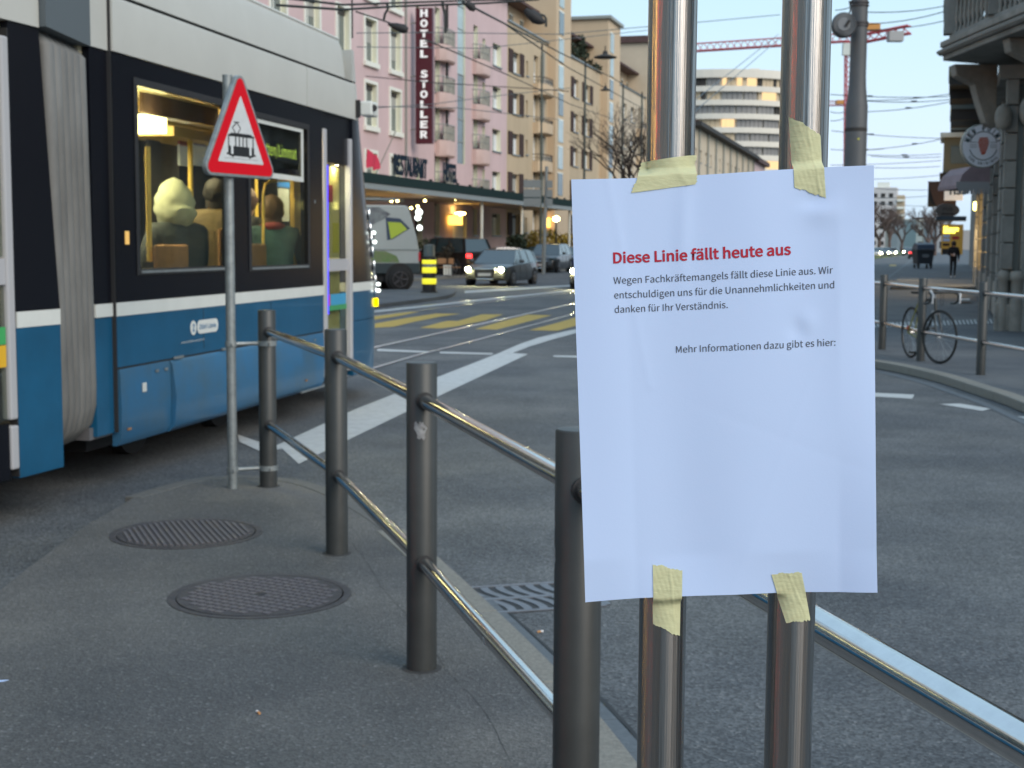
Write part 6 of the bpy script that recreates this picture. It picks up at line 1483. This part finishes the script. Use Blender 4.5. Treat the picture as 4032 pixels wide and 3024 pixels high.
p = pz(1655,1080,.1); t = thing('planter', 'dark round topped box tree in a pot beside the van', 'planter', (p.x,p.y+4,.1)); MB().lathe((0,0,0), [(.2,0),(.28,.5),(.001,.5)], 14).build('pot', M['dark'], t); fm = MB(); foliage(fm, (0,0,1.35), .45, .45, .48, 500, .12, random.Random(6)); fm.build('foliage', evg, t); MB().cyl((0,0,.5),(0,0,1.3),.03,6).build('trunk', brn, t)
p = pY(2030,975,91); shrub('conifer_bush', 'dark bushy conifer in front of the ochre building behind the parked cars', 'bush', (p.x,91,.1), [((0,0,.9),.75,.7,.8),((-.2,0,1.5),.35,.35,.6),((.3,0,1.55),.3,.3,.6)], evg, 420, .24, 7)
p = pY(2200,945,108); shrub('forsythia_bush', 'yellow blossoming forsythia hedge in front of the second ochre building', 'bush', (p.x,108,.1), [((-1,0,1.6),1.8,1.2,1.1),((1.3,0,1.4),1.8,1.2,1.0)], yel, 700, .3, 8)
# ================================================================== SIGN MAST, STREET LAMPS, LANTERN
p = pz(2140,1078,.1); sm = thing('sign_mast', 'tall pale steel mast with the backs of stacked road signs beside the parked cars', 'sign mast', (p.x,p.y,.1))
top_ = pY(2148,655,p.y).z-.1; MB().cyl((0,0,0),(.12,0,top_),.105,16,.085).build('mast', M['galv'], sm, smooth=True)
for i in range(3):
    a = pY(2062,708+i*36,p.y-.2); b = pY(2130,708+i*36+32,p.y-.2); slab('sign_panel', mat('sign_back_grey', (.20,.22,.22), .5) if i == 0 else bpy.data.materials['sign_back_grey'], sm, a.x-p.x, b.x-p.x, -.16,-.12, b.z-.1, a.z-.1)
    a = pY(2152,710+i*36,p.y-.2); b = pY(2176,710+i*36+30,p.y-.2); slab('sign_panel', bpy.data.materials['sign_back_grey'], sm, a.x-p.x, b.x-p.x, -.16,-.12, b.z-.1, a.z-.1)
p = pz(2297,1040,.1)
def thinpole(px, pyt, Y, label, r=.09):
    b = pY(px, 980, Y); t_ = pY(px+3, pyt, Y); t = thing('catenary_mast', label, 'mast', (b.x,Y,.1), 0, 'thin dark masts along the tram line'); MB().cyl((0,0,0),(0,0,t_.z-.1),r,10,r*.8).build('mast', M['metalrail'] if False else mat('green_grey_mast', (.07,.085,.07), .6) if 'ggm' not in M else M['ggm'], t, smooth=True); MB().lathe((0,0,t_.z-.1), [(r,0),(r*.6,.25),(.001,.3)], 10).build('mast_cap', M['dark'], t); return t
thinpole(2297,262,94,'thin dark mast in front of the second ochre building'); thinpole(2445,345,112,'thin dark mast in front of the beige block'); thinpole(2128,190,88,'thin dark mast at the right edge of the first ochre building', .07); thinpole(2519,375,120,'thin dark mast beside the steel pipe')
def hang_lamp(px, py, Y, label, w=.55):
    p = pY(px, py, Y); t = thing('hanging_lamp', label, 'street lamp', p, 0, 'street lamps hung on wires'); MB().lathe((0,0,0), [(.001,.28),(.10,.26),(.14,.10),(w,-.02),(w,-.07),(.001,-.10)], 18).build('lamp_shade', M['dark'], t, smooth=50); MB().cyl((0,0,.26),(0,0,.5),.03,6).build('hanger', M['dark'], t)
hang_lamp(2383,222,70,'dark saucer shaped street lamp in front of the wide ochre tower'); hang_lamp(2384,353,110,'small dark hanging lamp below the saucer lamp', .4)
p = pY(2190,862,100); t = thing('street_lamp', 'bright warm street lamp in front of the ochre building beside the poster', 'street lamp', (p.x,p.y,0), 0); MB().lathe((0,0,p.z), [(.001,-.22),(.22,-.11),(.26,0),(.22,.11),(.001,.22)], 16).build('lamp_globe', glow('lamp_globe_glow', (1,.80,.30), 9.0), t, smooth=True); MB().cyl((0,.1,0),(0,.1,p.z-.3),.06,8).build('lamp_post', M['dark'], t)
a, b, z0, z1 = fbox(2150,2170,858,895,.2); t = thing('lit_entrance_panel', 'glowing orange entrance panel on the ochre building beside the street lamp', 'lit panel', fac(a,.0,0), FR); slab('glowing_panel', glow('orange_panel', (1,.55,.10), 2.4), t, 0, b-a, -.3, -.05, z0, z1)
# ================================================================== CATENARY POLE
cpm = mat('grey_pole_paint', (.085,.09,.095), .55, noise=.15, nscale=3)
cp = pY(3367,640,20); cpo = thing('catenary_pole', 'thick grey catenary pole right of the steel pipes stepping to a thinner top', 'pole', (cp.x, 20, 0))
MB().lathe((0,0,0), [(.15,0),(.150,3.58),(.137,3.66),(.118,3.86),(.113,4.0),(.105,9.0),(.001,9.02)], 32).build('shaft', cpm, cpo, smooth=50)
MB().lathe((0,0,0), [(.152,3.23),(.153,3.25),(.153,3.262),(.152,3.28)], 32).build('weld_ring', M['dark'], cpo)
for z in (4.66,4.70,4.93,4.97): MB().lathe((0,0,0), [(.118,z),(.126,z+.004),(.126,z+.024),(.118,z+.028)], 24).build('steel_band', M['castiron'], cpo)
MB().disc((0,0,0),.02).M
yy_ = MB(); yy_.box(-.012,.012,-.1545,-.1525,2.99+.12,3.014+.12); yy_.build('yellow_tag', mat('yellow_tag', (.5,.5,.05), .6), cpo)
dp = pY(3322,100,19.8); dz = dp.z; du = thing('pole_unit', 'round grey drum shaped unit fixed to the catenary pole', 'loudspeaker', (dp.x,19.8,dz))
mb = MB(); mb.tube([(-.02,-.10,0),(-.02,-.085,0),(.0,0,0),(.03,.06,0)], [.14,.165,.175,.15], 28); mb.build('drum_body', cpm, du, smooth=50)
mb = MB(); mb.tube([(-.02,-.103,.0),(-.02,-.11,0)], [.09,.085], 20); mb.build('drum_face', mat('pale_grey_face', (.16,.17,.18), .5), du)
MB().cyl((0,-.115,-.03),(.05,-.12,.05),.02,8).build('latch', M['dark'], du); MB().cyl((.03,.05,.02),(cp.x-dp.x,.2,.02),.05,12).build('bracket', cpm, du); MB().tube([(.02,-.1,.05),(.08,-.05,.22),(.07,0,.32),(.14,.1,.34)], .012, 6).build('cable', M['black'], du)
# ================================================================== WIRES
wirem = mat('dark_wire', (.02,.024,.022), .6); wirel = mat('grey_wire', (.10,.13,.14), .6)
def wire(label, pts, r, m=None, sag=0.0, name='overhead_wire', grp='overhead tram wires'):
    P = [pY(x, y, Y) for x, y, Y in pts]
    if sag and len(P) == 2:
        P = [P[0].lerp(P[1], k/12)-Vector((0,0,sag*4*(k/12)*(1-k/12))) for k in range(13)]
    o = MB().tube(P, r, 6).build(name, m or wirem); tag(o, label, 'wire', grp); return o
wire('thick dark upper span wire crossing above the hotel sign', [(1090,-12,13),(1350,19,14),(1540,12,15),(2020,-4,16)], .012)
wire('thick dark lower span wire crossing the top of the hotel sign', [(1090,20,13),(1350,38,14),(1560,25,15),(1925,12,16),(2120,-2,17)], .013)
wire('dark contact wire rising to the left from the drooping hook', [(1400,45,17),(1520,85,17),(1605,118,17.5)], .010)
wire('dark twin contact wire descending right across the ochre buildings, upper one', [(1822,8,15),(1990,95,20),(2230,262,34),(2543,374+60,60)], .012)
wire('dark twin contact wire descending right across the ochre buildings, lower one', [(1860,27,15),(2000,100,20),(2230,220,32),(2400,300,44),(2560,395,66)], .012)
wire('thin dark wire from the hotel sign falling to the beige block', [(1672,155,24),(2000,295,34),(2250,412,48),(2560,520,80)], .012)
wire('thin level wire across the hotel windows, uppermost', [(1405,130,40),(1700,128,42),(2200,135,46),(2745,88,50),(3070,58,52)], .014, wirel)
wire('thin level wire across the hotel windows, second', [(1405,185,40),(1900,190,42),(2560,118,52)], .012, wirel)
wire('thin level wire across the pink balconies', [(1440,300,42),(1700,325,42),(2110,350,45),(2240,360,45)], .014)
wire('thin wire slightly rising over the pink balconies', [(1400,430,40),(1700,410,42),(2000,372,46),(2260,345,50)], .012, wirel)
wire('thin level wire low on the pink facade', [(1400,418,38),(1800,425,40),(2200,470,50)], .011, wirel)
for i, (a, b, lb) in enumerate((((2660,455,40),(3065,135,60),'faint grey wire climbing right between the steel pipes, upper one'),((2700,470,40),(3070,150,60),'faint grey wire climbing right between the steel pipes, lower one'))): wire(lb, [a, b], .013, mat('pale_wire', (.25,.3,.32), .6))
sky_w = [((3290,40,26),(3420,-10,24)),((3415,48,26),(3735,20,30)),((3415,95,24),(3735,40,28)),((3290,90,26),(3345,70,24)),((3415,118,28),(3735,78,32)),((3270,372,40),(3735,380,44)),((3410,396,40),(3740,370,44)),((3415,398,38),(3740,392,42)),((3415,440,38),(3745,400,42)),((3275,515,50),(3705,545,56)),((3415,590,46),(3705,548,52)),((3270,588,60),(3480,586,60)),((3415,610,60),(3705,606,64)),((3430,615,62),(3705,618,64)),((3270,650,70),(3705,632,74)),((3440,660,80),(3700,655,84)),((3440,705,90),(3700,690,94)),((3450,742,100),(3660,748,104)),((3455,780,110),(3650,772,120)),((3460,800,130),(3640,812,140)),((3270,440,44),(3340,436,44)),((3270,475,50),(3335,460,50))]
ORD = 'topmost second third fourth fifth sixth seventh eighth ninth tenth eleventh twelfth thirteenth fourteenth fifteenth sixteenth seventeenth eighteenth nineteenth twentieth lowest-but-one lowest'.split()
rank = {i: ORD[k] for k, i in enumerate(sorted(range(len(sky_w)), key=lambda i: sky_w[i][0][1]+sky_w[i][1][1]))}
for i, (a, b) in enumerate(sky_w):
    wire(rank[i]+' thin wire in the sky between catenary pole and right hand houses, counted downwards', [a, b], .005+.00016*a[2], wirem if i in (1,2,5,7) else wirel, sag=.05, grp='sky wires right of the steel pipes')
rnd = random.Random(21)
for i in range(9):
    a, b = sky_w[5+i]; k = rnd.uniform(.25,.75); q = pY(a[0]+(b[0]-a[0])*k, a[1]+(b[1]-a[1])*k, a[2]+(b[2]-a[2])*k)
    mb = MB(); r_ = .0010*a[2]; mb.tube([q+Vector((-6*r_*.4,0,-.02)),q+Vector((-r_,0,-.03)),q+Vector((r_,0,-.03)),q+Vector((6*r_*.4,0,-.02))], [r_*.2,r_*.6,r_*.6,r_*.2], 8)
    tag(mb.build('wire_clamp', wirem), 'small dark clamp on the '+rank[5+i]+' thin sky wire right of the catenary pole', 'wire clamp', 'clamps on the sky wires')
# insulators and hooks at the top left
def insul(label, pts, rs, Y=15):
    P = [pY(x, y, Y) for x, y in pts]; o = MB().tube(P, rs, 10).build('wire_insulator', M['rubber'], None, smooth=50); return tag(o, label, 'insulator', 'black wire insulators')
insul('bushy black insulator on the wire in front of the upper terrace wall', [(2068,38),(2085,55),(2110,72),(2128,82),(2145,88)], [.03,.055,.07,.05,.02], 17)
insul('long black insulator lying left of the hotel sign', [(1528,94),(1560,105),(1590,114),(1606,118)], [.015,.045,.055,.03], 17)
insul('small black insulator at the top of the hotel stair strip', [(1835,12),(1858,28),(1870,40)], [.03,.045,.02], 15)
def hook(label, pts, Y, r=.013): tag(MB().tube([pY(x, y, Y) for x, y in pts], r, 8).build('wire_hook', wirem, None, smooth=50), label, 'wire hook', 'bent hanger hooks on the span wires')
hook('curved hanger hook left of the hotel sign', [(1524,14),(1528,34),(1516,55),(1511,78)], 15); hook('long bent hanger over the first balcony column', [(1742,2),(1745,30),(1753,55),(1755,130)], 16, .016)
hook('bent hanger pipe at the roof eave of the first ochre building', [(2095,40),(2120,55),(2143,62),(2150,75),(2150,105)], 18, .016)
# vertical dark rod left of hotel
tag(MB().cyl(pY(1386,-20,20), pY(1387,150,20), .012, 8).build('hanger_rod', wirem), 'thin vertical black rod in front of the pink hotel above the tram nose', 'rod')
# ================================================================== CRANES
cr = mat('crane_red', (.50,.08,.09), .6)
def lattice(mb, a, b, w, r, n, up=Vector((0,0,1)), tri_=False):
    a = Vector(a); b = Vector(b); d = (b-a).normalized(); s = d.cross(up)
    s = s.normalized() if s.length > .1 else Vector((1,0,0)); u = s.cross(d).normalized()
    if tri_: offs = [s*w/2, -s*w/2, u*w*.9]
    else: offs = [s*w/2+u*w/2, -s*w/2+u*w/2, -s*w/2-u*w/2, s*w/2-u*w/2]
    for o in offs: mb.cyl(a+o, b+o, r, 5)
    k = len(offs)
    for i in range(n):
        p, q = a.lerp(b, i/n), a.lerp(b, (i+1)/n)
        for j in range(k): mb.cyl(p+offs[j], q+offs[(j+1)%k], r*.55, 4, cap=False)
def crane(label, mpx, topy, jib, cj, Y, boty=960):
    base = pY(mpx, boty, Y); top = pY(mpx+4, topy, Y); t = thing('tower_crane', label, 'crane', (base.x,Y,0)); O = Vector((base.x,Y,0))
    mb = MB(); lattice(mb, Vector((0,0,0)), top-O, 1.5, .14, 22, Vector((0,1,0))); mb.build('mast', cr, t)
    mb = MB(); lattice(mb, top-O, pY(*jib, Y+14)-O, 1.5, .13, 26, tri_=True); mb.build('jib', cr, t)
    if cj:
        mb = MB(); lattice(mb, top-O, pY(*cj, Y-6)-O, 1.3, .16, 7); mb.build('counter_jib', cr, t); e = pY(*cj, Y-6)-O
        slab('counterweight', mat('crane_concrete', (.35,.34,.33), .8), t, e.x-3.6, e.x-1.2, e.y-1, e.y+1, e.z-2.0, e.z-.4)
        slab('machine_box', mat('crane_orange', (.5,.22,.05), .6), t, e.x-7.5, e.x-5.2, e.y-1, e.y+1, e.z-.2, e.z+.9); slab('cabin', M['trim'], t, (top-O).x-1.6, (top-O).x-.2, -2, -.8, top.z-2.6, top.z-.6)
    return t
crane('red tower crane with long jib and counterweight above the curved tower', 3344, 162, (2640,208), (3582,116), 250)
crane('second smaller red tower crane jib seen behind the catenary pole', 3342, 415, (3160,418), (3395,408), 420)
# ================================================================== BARE TREES
def bare_tree(label, base, h, seed, m, spread=1.0, depth=6, r0=.22, trunkf=.28, group=None, name='bare_tree', crown=False):
    t = thing(name, label, 'tree', base, 0, group); rnd = random.Random(seed); mt, mc = MB(), MB()
    def grow(p, d, l, r, lev):
        q = p + d*l; mid = p.lerp(q, .5) + Vector((rnd.uniform(-1,1),rnd.uniform(-1,1),0))*l*.05
        (mt if lev < 2 else mc).tube([p, mid, q], [r, r*.86, r*.72], 6 if lev < 2 else 4, cap=False)
        if lev >= depth: return
        for _ in range(3 if lev in (0,1,2) else 2 + (rnd.random() < .35)):
            nd = (d + Vector((rnd.uniform(-1,1),rnd.uniform(-1,1),rnd.uniform(-.25,.55)))*.75*spread).normalized(); grow(q, nd, l*rnd.uniform(.62,.86), r*.62, lev+1)
    grow(Vector((0,0,0)), Vector((0,0,1)), h*trunkf, r0, 0); mt.build('trunk', m, t, smooth=60); mc.build('crown', m, t); return t
p = pY(2530,900,78); bare_tree('bare leafless street tree in front of the beige block beside the steel pipe', (p.x,78,.1), 9.0, 3, brn, 1.15, 7, .20)
far_trees = [(3425,250,11,'bare dark tree beside the poster edge on the boulevard'),(3462,265,11,'second bare dark tree from the poster edge on the boulevard'),(3502,300,10,'third bare dark tree on the boulevard'),(3552,330,10,'fourth bare tree in front of the tan and grey far houses'),(3680,240,10,'bare dark tree above the black container near the shop signs'),(3655,280,9.5,'bare dark tree left of the shop signs behind the container')]
for i, (x, Y, h, lb) in enumerate(far_trees):
    p = pY(x, 960, Y); bare_tree(lb, (p.x,Y,0), h, 40+i, mat('reddish_twigs', (.10,.07,.06), .9) if i == 0 else bpy.data.materials['reddish_twigs'], .95, 7, .42, .24, 'bare trees along the boulevard')
# ================================================================== CONTAINER
a = pz(3642,1057,.1); Yc = a.y; sx = (3680-3612)/5590*Yc; hh = pY(3645,952,Yc).z-.1
wc_ = thing('waste_container', 'large dark grey wheeled waste container standing on the side pavement', 'container', (a.x,Yc,.1))
cm_ = mat('dark_container_plastic', (.035,.042,.052), .6, noise=.2, nscale=4)
h1 = hh*.66; mb = MB(); mb.loft([[(-sx*.42,0,hh*.17),(sx*.42,0,hh*.17),(sx*.42,1.2,hh*.17),(-sx*.42,1.2,hh*.17)],[(-sx*.5,-.12,h1),(sx*.5,-.12,h1),(sx*.5,1.35,h1),(-sx*.5,1.35,h1)]]); mb.build('tub', cm_, wc_, bevel=.02)
slab('rim', cm_, wc_, -sx*.54, sx*.54, -.2, 1.4, h1+.002, h1+.10, .02)
mb = MB(); mb.prism([(-sx*.52,-.15,h1+.11),(-sx*.46,0,hh*.90),(-sx*.46,.9,hh*.96),(-sx*.52,1.35,h1+.11)], (sx*1.02,0,0)); mb.build('lid', mat('dark_blue_lid', (.03,.045,.075), .5), wc_, bevel=.02)
for x in (-.36,.36):
    for y in (.1,1.1): MB().cyl((sx*x-.05,y,.14),(sx*x+.05,y,.14),.14,12).build('wheel', M['tyre'], wc_); 
for x in (-.36,.36): slab('leg', M['dark'], wc_, sx*x-.08, sx*x+.08, 0, .3, .2, hh*.2)
mb = MB(); mb.prism([(-sx*.2,-.13,hh*.42),(sx*.08,-.13,hh*.40),(sx*.22,-.13,hh*.48),(sx*.1,-.13,hh*.54),(-sx*.22,-.13,hh*.53)], (0,-.02,0)); mb.build('pale_sticker', mat('pale_sticker', (.16,.17,.18), .7), wc_)
# ================================================================== BICYCLE
fh = pY(3700,1322,18.75); rh = pY(3588,1302,19.75); fh.z = rh.z = .445
hd_ = Vector((fh.x-rh.x, fh.y-rh.y, 0)); hd_.normalize(); 
bk_ = thing('bicycle', 'black and yellow racing bicycle with drop handlebars leaning on the far railing', 'bicycle', (rh.x, rh.y, .1), math.atan2(hd_.y, hd_.x))
WB = (Vector((fh.x,fh.y))-Vector((rh.x,rh.y))).length; wr_ = .345
bkm = mat('bicycle_black', (.02,.022,.02), .4); byl = mat('bicycle_yellow', (.22,.22,.05), .4); bsl = mat('bicycle_silver', (.5,.5,.5), .3, metal=.8); btp = mat('white_bar_tape', (.6,.6,.6), .6)
def bwheel(c, yaw, nm):
    ring = lambda r: [c+Vector((math.cos(yaw)*math.cos(a), math.sin(yaw)*math.cos(a), math.sin(a)))*r for a in [k*2*math.pi/36 for k in range(36)]]
    w = MB().tube(ring(wr_), .013, 8, closed=True).build('wheel', M['tyre'], bk_, smooth=True); MB().tube(ring(wr_-.018), .009, 6, closed=True).build('rim', bkm, w)
    s = MB()
    for k, q in enumerate(ring(wr_-.02)):
        if k % 2: s.cyl(c+Vector((-math.sin(yaw),math.cos(yaw),0))*(.03 if k % 4 == 1 else -.03), q, .0015, 4, cap=False)
    s.build('spokes', bsl, w); MB().cyl(c+Vector((math.sin(yaw),-math.cos(yaw),0))*.04, c-Vector((math.sin(yaw),-math.cos(yaw),0))*.04, .02, 10).build('hub', bsl, w)
rc_ = Vector((0,0,wr_+.013)); fc_ = Vector((WB,0,wr_+.013)); fy = rad(16)
bwheel(rc_, 0, 'r'); bwheel(fc_, fy, 'f')
bb = Vector((WB*.42,0,.28)); st_ = Vector((WB*.26,0,.84)); ht = Vector((WB*.80,0,.86)); hb = Vector((WB*.84,0,.70))
fm_ = MB()
for a_, b_, r_ in ((bb,st_,.016),(bb,hb,.019),(st_+Vector((.0,0,-.04)),ht,.016),(hb,ht,.020)): fm_.cyl(a_, b_, r_, 10)
fm_.build('frame', bkm, bk_, smooth=60)
fs = MB()
for s in (-1, 1): fs.cyl(rc_+Vector((0,s*.05,0)), bb+Vector((0,s*.02,0)), .010, 8); fs.cyl(rc_+Vector((0,s*.05,0)), st_+Vector((0,s*.01,-.05)), .009, 8)
fs.build('rear_stays', byl, bk_, smooth=60)
ff = MB()
ax = Vector((-math.sin(fy),math.cos(fy),0))
for s in (-1, 1): ff.tube([hb+ax*s*.03-Vector((0,0,.02)), fc_.lerp(hb,.35)+ax*s*.045, fc_+ax*s*.05], [.014,.012,.009], 8)
ff.build('fork', bkm, bk_, smooth=60); MB().cyl(hb+ax*.05+Vector((0,0,-.03)), hb-ax*.05+Vector((0,0,-.03)), .028, 10).build('front_brake', bsl, bk_)
MB().tube([ht, ht+Vector((.0,0,.06)), ht+Vector((.09,0,.08))], .013, 8).build('stem', bsl, bk_, smooth=60)
hc_ = ht+Vector((.09*math.cos(fy),.09*math.sin(fy),.08)); fw = Vector((math.cos(fy),math.sin(fy),0))
for s in (-1, 1):
    A = [hc_, hc_+ax*s*.16, hc_+ax*s*.21+fw*.05, hc_+ax*s*.215+fw*.11+Vector((0,0,-.03)), hc_+ax*s*.22+fw*.11+Vector((0,0,-.10)), hc_+ax*s*.22+fw*.05+Vector((0,0,-.14)), hc_+ax*s*.22-fw*.03+Vector((0,0,-.145))]
    MB().tube(A, .0145, 8).build('handlebar', bkm, bk_, smooth=60)
    MB().tube([hc_+ax*s*.215+fw*.09+Vector((0,0,.03)), hc_+ax*s*.22+fw*.15+Vector((0,0,-.02)), hc_+ax*s*.22+fw*.14+Vector((0,0,-.14))], [.014,.013,.008], 8).build('brake_lever', btp, bk_, smooth=60)
sd2 = MB(); sd2.loft([[(st_.x-.16,-.07,.93),(st_.x-.16,.07,.93),(st_.x-.16,.06,.90),(st_.x-.16,-.06,.90)],[(st_.x,-.04,.935),(st_.x,.04,.935),(st_.x,.03,.90),(st_.x,-.03,.90)],[(st_.x+.12,-.018,.93),(st_.x+.12,.018,.93),(st_.x+.12,.015,.91),(st_.x+.12,-.015,.91)]]); sd2.build('saddle', bkm, bk_, bevel=.008); MB().cyl(st_, st_+Vector((-.02,0,.07)), .012, 8).build('seat_post', bsl, bk_)
MB().tube([(bb.x+.09*math.cos(a), -.05, bb.z+.09*math.sin(a)) for a in [k*.349 for k in range(18)]], .006, 6, closed=True).build('chainring', M['dark'], bk_); MB().cyl(bb+Vector((0,-.06,0)), bb+Vector((.05,-.08,-.165)), .010, 8).build('crank', bsl, bk_)
slab('pedal', bkm, bk_, bb.x+.0, bb.x+.10, -.19, -.09, bb.z-.18, bb.z-.15); slab('pedal', bkm, bk_, bb.x-.10, bb.x, .09, .19, bb.z+.14, bb.z+.17); slab('rear_reflector', mat('red_reflector_lens', (.5,.05,.02), .4), bk_, -.02,.03,-.06,-.03, wr_+.05, wr_+.10)
MB().tube([ht+Vector((.09,0,.08))+Vector((.10*math.cos(a)*.5,.06,.02-.10+.10*math.sin(a))) for a in [k*.52 for k in range(12)]], .003, 5, closed=True).build('brake_cable', M['black'], bk_)
# ================================================================== STREET BEHIND THE CAMERA (seen mirrored in the steel)
def back(label, x0, x1, y0, y1, h, m, lit=0):
    t = thing('street_building', label, 'building', ((x0+x1)/2, (y0+y1)/2, 0)); w, d = (x1-x0)/2, (y1-y0)/2
    slab('wall', m, t, -w, w, -d, d, 0, h); slab('roof', M['tile'], t, -w-.3, w+.3, -d-.3, d+.3, h+.002, h+.8)
    for i in range(int(2*w//4)):
        for k in range(int(h//3.4)):
            if k == 0: slab('shop_window', M['shopglow'] if (i % 2) == lit else M['wpane'], t, -w+.6+i*4, -w+3.4+i*4, d+.003, d+.06, .6, 3.2)
            else: slab('window', M['wpane'], t, -w+1+i*4, -w+2.6+i*4, d+.003, d+.05, k*3.4+.8, k*3.4+2.5)
    for i in range(int(2*d//5)):
        sx_ = -1 if x0 > 0 else 1
        a_, b_ = (-w-.06, -w-.003) if sx_ < 0 else (w+.003, w+.06)
        slab('shop_window', M['shopglow'] if i % 2 == lit else M['wpane'], t, a_, b_, -d+.8+i*5, -d+3.8+i*5, .6, 3.1)
    return t
back('ochre block on the near side street behind the camera', 34, 50, -36, -2, 11, M['ochre'], 0)
back('grey stone block behind the camera across the square', -34, -4, -44, -30, 11, M['cst'], 1)
c_ = back('cream block left of the camera with tall glowing shop fronts', -36, -24, -26, 12, 11, M['beige'], 7)
for y0_, y1_, m_ in ((12.4,12.75,'gold'),(11.2,11.4,'gold'),(-1.5,-1.2,'red')): slab('lit_sign_strip', glow('gold_strip' , (1,.55,.12), 15) if m_ == 'gold' else glow('red_strip', (1,.10,.04), 14), c_, 6.07, 6.2, y0_, y1_, .4, 10.5)
